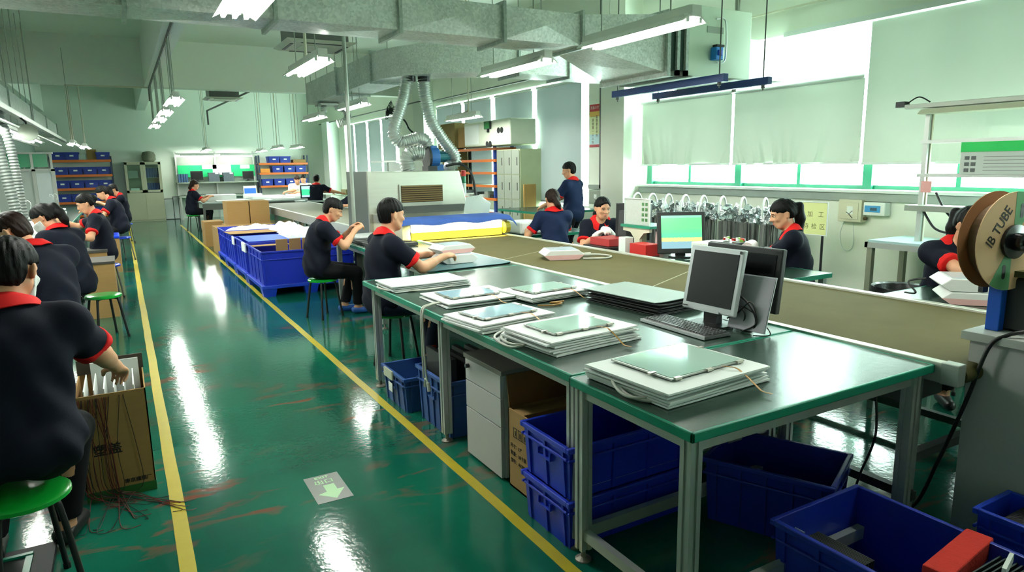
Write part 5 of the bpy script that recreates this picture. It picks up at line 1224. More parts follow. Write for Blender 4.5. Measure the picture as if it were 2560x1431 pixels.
topbox('tall brown carton behind the white equipment box, left one', 6.2, 6.62, 12.5, 13.0, 1.96, 2.36, CARD, 'cardboard_box')
topbox('tall brown carton behind the white equipment box, right one', 6.15, 6.62, 13.05, 13.9, 1.96, 2.48, mat('olive_cardboard', (130, 112, 66), .85), 'cardboard_box')
tagged(MB().box(6.25, 13.38, 0, 6.6, 13.95, 1.955).build('cardboard_stand', mat('olive_cardboard', (0, 0, 0)), bevel=.005), 'tall plain carton column beyond the blue-post rack', 'box')
# black wall fan
t = thing('wall_fan', 'black cage fan on a bent bracket on the window wall, left of the silver hoses', 'fan', (6.3, 16.2, 2.7))
FR = rotz(-.5) @ roty(-1.25); fc = Vector((6.05, 16.7, 3.0))
cage = MB()
for rr in (.08, .14, .2, .25): cage.tube([fc + FR @ Vector((rr * math.cos(k * PI / 12), rr * math.sin(k * PI / 12), .06 * (1 - rr / .25))) for k in range(24)], .006, 5, closed=True)
for k in range(12):
    a = k * PI / 6; cage.tube([fc + FR @ Vector((.05 * math.cos(a), .05 * math.sin(a), .06)), fc + FR @ Vector((.25 * math.cos(a), .25 * math.sin(a), 0)), fc + FR @ Vector((.12 * math.cos(a), .12 * math.sin(a), -.1))], .005, 5)
cage.build('cage', BLACK, t)
MB().cyl(fc + FR @ Vector((0, 0, -.02)), fc + FR @ Vector((0, 0, -.24)), .085).build('motor', BLACK, t)
bl = MB()
for k in range(3): a = k * 2 * PI / 3; bl.ob(fc + FR @ Vector((.12 * math.cos(a), .12 * math.sin(a), 0)), (.2, .12, .008), FR @ rotz(a) @ rotx(.4))
bl.build('blade', BLACK, t)
MB().tube(smooth_path([fc + FR @ Vector((0, 0, -.2)), (6.36, 16.4, 2.72), (6.4, 16.2, 2.5), (6.66, 16.15, 2.3)]), .022).build('bracket', BLACK, t)
# poster
t = thing('wall_poster', 'narrow red-headed poster with two columns of characters on the window wall', 'poster', (6.69, 8.9, 1.9))
MB().box(6.688, 8.78, 1.86, 6.698, 9.06, 2.53).build('sheet', mat('pale_yellow_poster', (214, 224, 168), .5, var=.06), t)
MB().box(6.684, 8.78, 2.42, 6.688, 9.06, 2.53).box(6.684, 8.78, 1.86, 6.688, 9.06, 1.9).build('red_band', mat('poster_red', (176, 40, 44), .5), t)
MB().box(6.684, 8.78, 2.34, 6.688, 9.06, 2.42).build('orange_band', mat('poster_orange', (222, 176, 80), .5), t)
MB().box(6.684, 8.785, 1.9, 6.687, 9.055, 2.06).build('sky_band', mat('poster_blue', (190, 222, 226), .5), t)
for j, s in enumerate(('品质是企业的', '质量第一人人有责')):
    for i, ch in enumerate(s[:7]): text_mesh('print', ch, .052, mat('poster_print', (110, 70, 50), .6), t, frame((6.683, 8.865 + j * .1, 2.33 - j * .05 - i * .058), (0, -1, 0), (0, 0, 1)), .0005)
text_mesh('print', '质量方针', .055, mat('poster_white_print', (240, 214, 210), .6), t, frame((6.683, 8.92, 2.475), (0, -1, 0), (0, 0, 1)), .0005)

# ---------------------------------------------------------------- electric boxes on the window wall
def ebox(label, y0, y1, z0, z1, m, blue):
    t = thing('distribution_box', label, 'electrical box', (6.64, (y0 + y1) / 2, z0))
    MB().box(6.6, y0, z0, 6.7, y1, z1).build('casing', m, t, bevel=.008)
    if blue:
        MB().box(6.594, y0 + (y1 - y0) * .2, z0 + (z1 - z0) * .25, 6.6, y1 - (y1 - y0) * .08, z1 - (z1 - z0) * .25).build('cover', mat('blue_breaker_cover', (70, 150, 206), .25), t, bevel=.003)
        MB().box(6.591, y0 + (y1 - y0) * .35, z0 + (z1 - z0) * .38, 6.594, y0 + (y1 - y0) * .65, z0 + (z1 - z0) * .6).build('breaker', mat('dark_teal_breaker', (30, 74, 96), .4), t)
    else:
        MB().box(6.594, y0 + .03, z0 + .03, 6.6, y1 - .03, z1 - .03).build('door', m, t, bevel=.003)
        MB().box(6.592, (y0 + y1) / 2 - .045, z0 + .08, 6.594, (y0 + y1) / 2 + .025, z1 - .07).build('notice', WHITE, t)
        MB().tube([(6.591, (y0 + y1) / 2 + .03, z1 - .13), (6.591, (y0 + y1) / 2 - .0, z1 - .15), (6.591, (y0 + y1) / 2 - .04, z1 - .115)], .003, 5).tube([(6.591, (y0 + y1) / 2 + .03, z1 - .13), (6.591, (y0 + y1) / 2 - .0, z1 - .15), (6.591, (y0 + y1) / 2 - .04, z1 - .19)], .003, 5).build('lightning_mark', INK, t)
        MB().cyl((6.66, y0, z0 + .04), (6.66, y0 - .03, z0 + .04), .016).build('gland', mat('brown_gland', (84, 70, 44), .6), t)
    return t
ebox('cream electrical box with a warning notice on the window wall', 4.24, 4.5, .95, 1.185, CREAM, False)
ebox('white breaker box with a blue cover beside the cream electrical box', 3.99, 4.22, 1.03, 1.165, WHITE, True)
ebox('grey-cream electrical box near the standing man', 8.62, 8.95, .95, 1.18, LOCK, False)
ebox('white breaker box with a blue cover near the standing man', 8.38, 8.58, .98, 1.17, WHITE, True)
tagged(MB().tube(smooth_path([(6.69, 4.48, .95), (6.69, 4.52, .8), (6.69, 4.48, .66), (6.69, 4.4, .64), (6.69, 4.36, .72), (6.69, 4.38, .95)]), .004, 6).build('cord', WHITE), 'thin white cord looping below the cream electrical box', 'cord')

# ---------------------------------------------------------------- desks past the conveyor
def desk(label, x0, x1, y0, y1, z, top=GTOP):
    t = thing('desk', label, 'desk', ((x0 + x1) / 2, (y0 + y1) / 2, 0))
    MB().box(x0, y0, z - .03, x1, y1, z).build('desktop', top, t)
    MB().box(x0 - .008, y0 - .008, z - .033, x1 + .008, y0, z + .001).box(x0 - .008, y1, z - .033, x1 + .008, y1 + .008, z + .001).box(x0 - .008, y0, z - .033, x0, y1, z + .001).box(x1, y0, z - .033, x1 + .008, y1, z + .001).build('edge_band', GREENE, t)
    for x in (x0 + .02, x1 - .06):
        for y in (y0 + .02, y1 - .06): MB().box(x, y, 0, x + .04, y + .04, z - .03).build('leg', ALU, t)
    return t
desk('green desk behind the conveyor where the woman beside the reel works', 4.06, 4.78, .6, 2.5, .74)
desk('green testing desk behind the conveyor with the green-screen monitor', 4.06, 4.66, 3.2, 5.68, .74)
desk('green desk past the oven with white foam trays on it', 4.1, 5.2, 6.95, 7.7, .75)
desk('tall dark green bench in front of the lockers', 5.35, 6.5, 8.5, 9.75, .89)
m_ = monitor('black-framed monitor showing a green chart behind the conveyor', .44, .38, .034, BLACK, SG, -.2, h0=.04, dep=.07); put(m_, (4.37, 4.5, .74), -.5)
m_ = monitor('large black monitor seen from behind beside the seated woman', .36, .38, .03, BLACK, SCR, .05, h0=.07, dep=.16); put(m_, (4.58, 5.42, .74), 2.2)
t = thing('raised_shelf', 'small green-topped shelf on a cream bracket post over the testing desk', 'shelf', (4.45, 5.0, .74))
MB().box(4.3, 4.86, .975, 4.62, 5.3, 1.0).build('shelf_top', GREENE, t)
MB().prism([(4.31, 5.27, .975), (4.31, 5.27, .94), (4.31, 5.16, .93), (4.31, 5.1, .87), (4.31, 5.1, .74), (4.31, 5.02, .74), (4.31, 5.02, .87), (4.31, 4.96, .93), (4.31, 4.88, .94), (4.31, 4.88, .975)], (.03, 0, 0)).build('bracket', CREAM, t)
MB().box(4.34, 5.02, .74, 4.4, 5.1, .975).build('post', mat('olive_post', (140, 136, 104), .5), t)
t = thing('sign_holder', 'clear white-edged stand holding a printed instruction sheet on the raised shelf', 'sign', (4.45, 5.1, 1.0))
MB().box(4.33, 4.9, 1.002, 4.336, 5.26, 1.25).build('sheet', mat('grey_instruction_sheet', (186, 190, 184), .5, var=.1, vs=30), t)
pic = MB()
for i in range(4):
    for j in range(2): pic.box(4.327, 4.935 + j * .05, 1.04 + i * .05, 4.33, 4.965 + j * .05, 1.07 + i * .05)
pic.build('print', mat('sheet_print', (60, 110, 60), .6, var=.5, vs=60), t)
MB().tube([(4.33, 4.9, 1.0), (4.33, 4.9, 1.255), (4.33, 5.27, 1.255), (4.33, 5.27, 1.0)], .007, 6).tube([(4.33, 5.27, 1.255), (4.5, 5.27, 1.22), (4.5, 5.27, 1.0)], .007, 6).build('edge', WHITE, t)
MB().box(4.34, 5.265, 1.0, 4.5, 5.27, 1.23).build('side_sheet', mat_glass('clear_side', (200, 220, 212), .06, .35), t)
topbox('red box beside the green-chart monitor', 4.13, 4.3, 4.72, 4.95, .741, .85, REDP)
topbox('white bottle-like block left of the red box', 4.1, 4.2, 4.98, 5.08, .741, .9, WHITE)
topbox('pink and white carton stack behind the red box', 4.4, 4.5, 4.78, 4.9, .741, .95, mat('pinkish_white_card', (222, 200, 198), .6))
topbox('red and white tester with a black front before the gloved woman', 4.16, 4.46, 5.3, 5.62, .776, .85, mat('red_white_tester', (170, 40, 44), .45))
topbox('black base of the tester before the gloved woman', 4.1, 4.5, 5.24, 5.66, .7405, .775, BLACK)
topbox('white rolled towel on the testing desk', 4.42, 4.56, 5.14, 5.3, .741, .8, WHITE)
topbox('white riser box under the parts tray beside the ponytail woman', 4.34, 4.62, 3.86, 4.36, .741, .9, WHITE)
topbox('black tray of small parts on the white riser', 4.36, 4.6, 3.9, 4.16, .9, .925, BLACK, 'tray', 'tray')
rnd = random.Random(3)
for i in range(14): tagged(MB().ob((4.4 + rnd.random() * .17, 3.93 + rnd.random() * .2, .935 + rnd.random() * .012), (.03, .015, .02), rotz(rnd.random() * 3)).build('small_part', [WHITE, mat('lime_part', (150, 200, 90), .5), REDP][i % 3]), 'tiny coloured part in the black tray beside the ponytail woman', 'part', 'small parts in the black tray')
tagged(MB().cyl((4.36, 3.72, .79), (4.56, 3.85, .79), .05, n=20).build('foam_roll', PAPER, smooth=True), 'upper white foam roll beside the ponytail woman', 'roll')
tagged(MB().cyl((4.34, 3.74, .9), (4.54, 3.86, .9), .05, n=20).build('foam_roll', mat('pinkish_white_card', (0, 0, 0)), smooth=True), 'pinkish foam roll on the white one beside the ponytail woman', 'roll')
# hexagonal foam cases: on the belt, before the second man, on the right desk
def case(label, w, d, h, m, loc, rz, m2=None):
    t = thing('foam_case', label, 'case')
    e = .05
    MB().prism([(-w / 2, -d / 2, h * .5), (-w / 2 + e, -d / 2, h), (w / 2 - e, -d / 2, h), (w / 2, -d / 2, h * .5), (w / 2 - e, -d / 2, 0), (-w / 2 + e, -d / 2, 0)], (0, d, 0)).build('case', m, t, bevel=.006)
    MB().prism([(-w / 2 - .001, -d / 2 - .001, h * .5), (-w / 2 + e, -d / 2 - .001, .002), (w / 2 - e, -d / 2 - .001, .002), (w / 2 + .001, -d / 2 - .001, h * .5)], (0, .004, 0)).build('pink_band', m2 or mat('pink_wrap', (226, 176, 172), .6), t)
    MB().box(-w / 2 + e + .01, -d / 2 + .02, h, w / 2 - e - .01, d / 2 - .02, h + .003).build('cover_sheet', mat('glossy_cover', (188, 206, 214), .15), t)
    return put(t, loc, rz)
PK = mat('white_foam_case', (228, 226, 222), .6)
case('white and pink foam case lying alone on the conveyor belt', .36, .26, .085, PK, (3.33, 4.93, .773), -.35)
tagged(MB().tube(smooth_path([(3.45, 4.84, .83), (3.55, 4.85, .8), (3.7, 4.85, .785), (3.74, 4.74, .781), (3.62, 4.66, .781), (3.42, 4.72, .785)]), .008).tube([(3.5, 4.84, .8), (3.58, 4.83, .8)], .018).build('cable', CABW), 'white cable with a green plug beside the case on the belt', 'cable')
MATM = mat('blue_green_mat', (66, 106, 112), .35, var=.1, vs=3)
tagged(MB().grid(16, 12, lambda u, v: (1.96 + .84 * u, 4.86 + .82 * v + .05 * u, .7785 + .012 * max(0, abs(u - .5) - .42) * 8), (0, 0, .004)).build('bench_mat', MATM), 'blue-green cloth mat in front of the man reaching right', 'mat')
case('lower white foam case under the hand of the man reaching right', .34, .24, .075, PK, (2.42, 5.22, .784), .0, PK)
case('upper pinkish foam case in front of the man reaching right', .34, .24, .075, PK, (2.42, 5.27, .862), .06)
case('lower foam case of the pair on the right desk by the reel', .4, .3, .075, PK, (4.4, 2.06, .741), -.9)
case('upper foam case of the pair on the right desk by the reel', .4, .3, .075, PK, (4.4, 2.08, .82), -.85, PK)
tagged(MB().tube(smooth_path([(4.3, 2.3, .86), (4.22, 2.36, .84), (4.2, 2.3, .78), (4.26, 2.4, .76)]), .006).build('cable', RUBBER), 'thin black cable at the left end of the foam case pair', 'cable')
topbox('white tray on the green desk past the oven, left one', 4.2, 4.55, 7.1, 7.5, .751, .9, PAPER, 'foam_tray', 'tray', .02)
topbox('pale foam sheet pile on the green desk past the oven, right one', 4.62, 5.0, 7.15, 7.45, .751, .82, mat('pinkish_white_card', (0, 0, 0)), 'foam_tray', 'tray', .01)
# black parts strips before the first man
for i in range(5): tagged(MB().ob((2.42, 6.7 + i * .18, .79), (.5, .1, .03), rotz(.06)).build('parts_strip', mat('black_white_strip', (60, 62, 64), .5, var=.95, vs=24)), 'black and white parts strip on the assembly bench, %s from the near end' % ['first', 'second', 'third', 'fourth', 'fifth'][i], 'parts', 'parts strips on the assembly bench')
tagged(MB().box(2.3, 7.55, .771, 2.7, 7.9, .82).build('film_pile', FILM, bevel=.02), 'pile of clear film at the far end of the assembly bench', 'film')
topbox('pink packet near the second man on the assembly bench', 2.15, 2.35, 6.1, 6.35, .771, .785, mat('pink_wrap', (0, 0, 0)), 'packet', 'packet')

# foil wrapped bundles on a rack under the window
t = thing('hanging_rack', 'long rack with a row of white hoops under the near windows', 'rack', (6.0, 6, 0))
for y in (4.75, 5.9, 7.1):
    MB().box(5.8, y, 0, 5.84, y + .04, .46).build('post', ALU, t); MB().box(6.2, y, 0, 6.24, y + .04, 1.1).build('post', ALU, t)
MB().box(5.78, 4.75, .46, 6.24, 7.14, .49).build('shelf', LOCK, t)
MB().box(6.2, 4.75, 1.02, 6.23, 7.14, 1.05).build('rail', ALU, t)
for i in range(8):
    y = 4.95 + i * .3
    MB().tube([(6.0 + .19 * math.cos(k * PI / 14), y + .05 * math.sin(k * PI / 14) * 0 + .12 * math.cos(k * PI / 14), 1.02 + .18 * math.sin(k * PI / 14)) for k in range(15)], .012, 8).build('hoop', WHITE, t, smooth=True)
BUN = mat('grey_translucent_strips', (128, 130, 126), .35, .3, var=.45, vs=16, stretch=(3, 3, .5))
rnd = random.Random(12)
for i in range(8):
    y = 4.84 + i * .3
    b = thing('strip_bundle', 'grey strip bundle topped with foil, %s from the right' % ['first', 'second', 'third', 'fourth', 'fifth', 'sixth', 'seventh', 'eighth'][i], 'bundle', (5.98, y, .49), 'foil topped bundles on the hoop rack')
    m = MB()
    for k in range(30):
        a = rnd.uniform(0, 2 * PI); r = .1 * math.sqrt(rnd.random()); m.ob((5.97 + r * math.cos(a) * 1.1, y + r * math.sin(a) * 1.15, .49 + .22), (.03, .008, .44), rotz(rnd.uniform(0, 3)) @ rotx(rnd.uniform(-.05, .05)))
    m.build('strips', BUN, b)['kind'] = 'stuff'
    m = MB()
    for k in range(44):
        a = rnd.uniform(0, 2 * PI); r = .12 * math.sqrt(rnd.random()); m.ob((5.97 + r * math.cos(a) * 1.1, y + r * math.sin(a) * 1.15, .93 + rnd.uniform(0, .17)), (.075, .06, .004), Euler((rnd.uniform(0, 6), rnd.uniform(0, 6), rnd.uniform(0, 6))).to_matrix())
    m.build('foil', FOIL, b)['kind'] = 'stuff'
t = thing('stand_sign', 'pale yellow sign board on a thin black stand behind the ponytail woman', 'sign', (5.9, 4.15, 0))
MB().box(5.885, 4.12, .87, 5.895, 4.42, 1.19).build('board', mat('pale_yellow_board', (228, 234, 160), .5), t)
MB().tube([(5.885, 4.12, .87), (5.885, 4.12, 1.19), (5.885, 4.42, 1.19), (5.885, 4.42, .87)], .008, 6, closed=True).build('frame', WHITE, t)
MB().cyl((5.9, 4.17, 0), (5.9, 4.17, .87), .012).build('post', BLACK, t); MB().cyl((5.9, 4.17, 0), (5.9, 4.17, .02), .14, n=20).build('base', BLACK, t)
for (q, ch) in ((4.31, '加'), (4.19, '工')): text_mesh('print', ch, .062, mat('faded_print', (120, 124, 70), .6), t, frame((5.884, q, 1.07), (0, -1, 0), (0, 0, 1)), .0006)
for (q, ch) in ((4.35, '待'), (4.26, '检'), (4.17, '区')): text_mesh('print', ch, .062, mat('faded_print', (0, 0, 0)), t, frame((5.884, q, .95), (0, -1, 0), (0, 0, 1)), .0006)

# right-hand bench with the notice board frame
t = thing('work_bench', 'steel-framed bench with uprights and rails by the near windows', 'bench', (6.3, 2.5, 0))
MB().box(5.98, 1.2, .83, 6.58, 3.75, .86).build('worktop', mat('pale_blue_worktop', (176, 206, 206), .3), t)
MB().box(5.96, 1.18, .79, 5.99, 3.77, .84).box(5.96, 3.74, .79, 6.58, 3.77, .84).build('frame', ALU, t)
for (x, y) in ((5.97, 3.7), (6.5, 3.7), (5.97, 1.25), (6.5, 1.25), (6.2, 3.05)): MB().box(x, y, 0, x + .05, y + .05, .8).build('leg', mat('olive_steel_leg', (140, 142, 122), .5, .2), t)
for y in (3.4, 1.6):
    MB().box(6.18, y, .86, 6.21, y + .04, 2.0).build('upright', ALU, t); MB().box(6.215, y - .01, .86, 6.235, y + .05, 2.0).build('upright', CREAM, t)
for z in (1.725, 1.435): MB().box(6.16, 1.4, z, 6.2, 3.46, z + .03).build('rail', ALU, t)
MB().box(6.05, 1.3, 1.14, 6.25, 3.48, 1.19).build('shelf', LOCK, t)
t = thing('notice_board', 'notice board with a green band and printed sheets on the bench rails', 'board', (6.15, 2.4, 1.46))
MB().box(6.145, 1.9, 1.46, 6.158, 3.1, 1.72).build('sheet', mat('pale_notice', (206, 214, 206), .5, var=.04), t)
MB().box(6.138, 1.9, 1.645, 6.145, 3.1, 1.725).build('green_band', mat('vivid_green_band', (0, 206, 92), .5), t)
pr = MB()
for i in range(3):
    for j in range(2): pr.box(6.142, 2.98 + j * .05, 1.48 + i * .05, 6.145, 3.015 + j * .05, 1.51 + i * .05)
pr.box(6.142, 2.5, 1.52, 6.145, 2.57, 1.57)
for i in range(5): pr.box(6.143, 2.62, 1.49 + i * .028, 6.145, 2.92, 1.493 + i * .028)
pr.build('print', mat('grey_print', (96, 100, 100), .6), t)
t = thing('fluorescent_lamp', 'unlit long lamp housing across the top of the right bench frame', 'lamp', (6.2, 2.5, 2.0))
MB().box(6.12, 1.3, 2.03, 6.26, 3.6, 2.07).build('housing', LAMPB, t, bevel=.006)
MB().prism([(6.06, 1.3, 1.975), (6.3, 1.3, 1.975), (6.24, 1.3, 2.02), (6.12, 1.3, 2.02)], (0, 2.15, 0)).build('reflector', CREAM, t)
MB().box(6.12, 3.6, 2.05, 6.2, 3.68, 2.1).build('ballast', BLACK, t)
MB().tube(smooth_path([(6.16, 3.6, 2.08), (6.16, 3.5, 2.13), (6.16, 3.4, 2.08)]), .006).build('wire', RUBBER, t)
topbox('pink tag stuck to the upright of the right bench', 6.17, 6.178, 3.33, 3.42, 1.3, 1.4, mat('pink_tag', (236, 170, 166), .6), 'tag', 'tag')
cabl([(6.2, 3.3, 1.3), (6.18, 3.2, 1.15), (6.1, 3.05, 1.05), (6.0, 2.95, 1.02), (5.95, 2.8, 1.0)], .01, 'black cable sagging from the right bench upright', RUBBER)
cabl([(6.12, 3.35, 1.14), (6.05, 3.2, 1.0), (6.05, 3.05, .98), (6.1, 3.0, 1.1)], .01, 'second black cable looping under the right bench shelf', RUBBER)
t = thing('waste_bin', 'round waste bin lined with a black bag behind the conveyor', 'bin', (5.35, 3.05, 0))
MB().lathe((5.35, 3.05, 0), [(.17, 0), (.21, .5), (.2, .5), (.16, .02)], 24).build('bucket', LOCK, t)
MB().lathe((5.35, 3.05, .38), [(.21, 0), (.225, .16), (.215, .21), (.19, .2), (.15, .05), (.0, .03)], 24).build('bag', mat('black_bag', (16, 16, 18), .3, var=.3, bump=.6, bs=20), t, smooth=True)
# ---------------------------------------------------------------- people: distance fields turned into one continuous skin
V3 = lambda *a: np.array(a, dtype=float)
def nrm(v): return v / (np.linalg.norm(v) + 1e-12)
def P_rc(a, b, r1, r2):
    a = np.array(a, float); b = np.array(b, float); ba = b - a; bb = max(1e-9, ba @ ba)
    def f(P):
        t = np.clip(((P - a) @ ba) / bb, 0, 1); q = P - a - t[:, None] * ba
        return np.sqrt((q * q).sum(1)) - (r1 + (r2 - r1) * t)
    return f
def P_el(c, R, rad):
    c = np.array(c, float); R = np.array(R, float); rad = np.array(rad, float)
    def f(P):
        q = (P - c) @ R; a = np.sqrt(((q / rad) ** 2).sum(1)); b = np.sqrt(((q / rad ** 2) ** 2).sum(1)) + 1e-9
        return a * (a - 1) / b
    return f
def P_plane(p, n):
    p = np.array(p, float); n = nrm(np.array(n, float))
    return lambda P: (P - p) @ n
def P_max(*fs):
    def f(P):
        d = fs[0](P)
        for g in fs[1:]: d = np.maximum(d, g(P))
        return d
    return f
def ev(ops, P):
    d = None
    for (k, f, s) in ops:
        e = f(P)
        if d is None: d = e; continue
        if k == 'u':
            if s <= 0: d = np.minimum(d, e)
            else:
                h = np.clip(.5 + .5 * (e - d) / s, 0, 1); d = e + (d - e) * h - s * h * (1 - h)
        elif k == 's':
            if s <= 0: d = np.maximum(d, -e)
            else:
                h = np.clip(.5 - .5 * (-e - d) / s, 0, 1); d = -e * (1 - h) + d * h + s * h * (1 - h)
        elif k == 'i': d = np.maximum(d, e)
        elif k == '+': d = d + e
    return d
def snet(ops, lo, hi, h):
    lo = np.array(lo, float); hi = np.array(hi, float); B = 8
    nb = np.maximum(1, np.ceil((hi - lo) / (h * B)).astype(int)); n = nb * B
    F = np.empty(n, np.float32)
    ctr = np.stack(np.meshgrid(*[(np.arange(nb[i]) * B + (B - 1) / 2) * h + lo[i] for i in range(3)], indexing='ij'), -1).reshape(-1, 3)
    dc = ev(ops, ctr); lim = h * B * .87 * 1.25 + .03
    Fb = np.sign(dc).astype(np.float32)
    F[:] = np.repeat(np.repeat(np.repeat(Fb.reshape(nb), B, 0), B, 1), B, 2) * 1.0
    act = np.where(np.abs(dc) < lim)[0]
    loc = np.stack(np.meshgrid(*[np.arange(B)] * 3, indexing='ij'), -1).reshape(-1, 3)
    bi = np.stack(np.unravel_index(act, nb), -1) * B
    idx = (bi[:, None, :] + loc[None]).reshape(-1, 3)
    for s in range(0, len(idx), 400000):
        I = idx[s:s + 400000]; F[I[:, 0], I[:, 1], I[:, 2]] = ev(ops, I * h + lo)
    S = F < 0
    c = [S[a:n[0] - 1 + a, b:n[1] - 1 + b, d:n[2] - 1 + d] for a in (0, 1) for b in (0, 1) for d in (0, 1)]
    cnt = sum(x.astype(np.int8) for x in c); cell = (cnt > 0) & (cnt < 8)
    ci = np.argwhere(cell)
    vid = -np.ones(cell.shape, np.int32); vid[cell] = np.arange(len(ci))
    acc = np.zeros((len(ci), 3)); wt = np.zeros(len(ci))
    off = [np.array(o) for o in ((0, 0, 0), (0, 0, 1), (0, 1, 0), (0, 1, 1), (1, 0, 0), (1, 0, 1), (1, 1, 0), (1, 1, 1))]
    for i in range(8):
        for j in range(i + 1, 8):
            if np.abs(off[i] - off[j]).sum() != 1: continue
            a = ci + off[i]; b = ci + off[j]
            fa = F[a[:, 0], a[:, 1], a[:, 2]].astype(float); fb = F[b[:, 0], b[:, 1], b[:, 2]].astype(float)
            m = (fa < 0) != (fb < 0); t = np.where(m, fa / np.where(m, fa - fb, 1), 0)
            acc += np.where(m[:, None], a + t[:, None] * (off[j] - off[i]), 0); wt += m
    V = acc / wt[:, None] * h + lo
    quads = []
    for ax in range(3):
        u = (ax + 1) % 3; w = (ax + 2) % 3
        sl0 = [slice(1, n[k] - 1) for k in range(3)]; sl1 = list(sl0); sl0[ax] = slice(0, n[ax] - 1); sl1[ax] = slice(1, n[ax])
        A = S[tuple(sl0)]; Bm = S[tuple(sl1)]
        for (m, flip) in ((A & ~Bm, False), (~A & Bm, True)):
            e = np.argwhere(m)
            if not len(e): continue
            e = e + np.array([0 if k == ax else 1 for k in range(3)])
            du = np.zeros(3, int); du[u] = 1; dw = np.zeros(3, int); dw[w] = 1
            q = np.stack([vid[tuple((e - x).T)] for x in (du + dw, dw, 0 * du, du)], 1)
            if flip: q = q[:, ::-1]
            quads.append(q)
    return V, np.concatenate(quads) if quads else np.zeros((0, 4), int)
def sdf_mesh(name, ops, lo, hi, h, m, parent, org):
    V, Q = snet(ops, lo, hi, h)
    if not len(Q): return None
    me = bpy.data.meshes.new(name); V = V - org
    me.vertices.add(len(V)); me.vertices.foreach_set('co', V.astype(np.float32).ravel())
    me.loops.add(len(Q) * 4); me.loops.foreach_set('vertex_index', Q.astype(np.int32).ravel())
    me.polygons.add(len(Q)); me.polygons.foreach_set('loop_start', np.arange(len(Q), dtype=np.int32) * 4)
    me.polygons.foreach_set('use_smooth', np.ones(len(Q), bool))
    me.update(calc_edges=True); me.validate(); me.materials.append(m)
    o = bpy.data.objects.new(name, me); COL.objects.link(o)
    if parent: o.parent = parent
    return o
UP = V3(0, 0, 1)
def rot_about(v, ax, a):
    ax = nrm(ax); return v * math.cos(a) + np.cross(ax, v) * math.sin(a) + ax * (ax @ v) * (1 - math.cos(a))
def ik(a, t, l1, l2, pole):
    d = t - a; L = np.linalg.norm(d)
    if L > l1 + l2 - .004: t = a + d / L * (l1 + l2 - .004); d = t - a; L = np.linalg.norm(d)
    L = max(L, abs(l1 - l2) + .01); x = nrm(d); pl = pole - x * (pole @ x); pl = nrm(pl)
    ca = (l1 * l1 + L * L - l2 * l2) / (2 * l1 * L); ca = max(-1, min(1, ca))
    return a + x * (l1 * ca) + pl * (l1 * math.sqrt(1 - ca * ca)), t

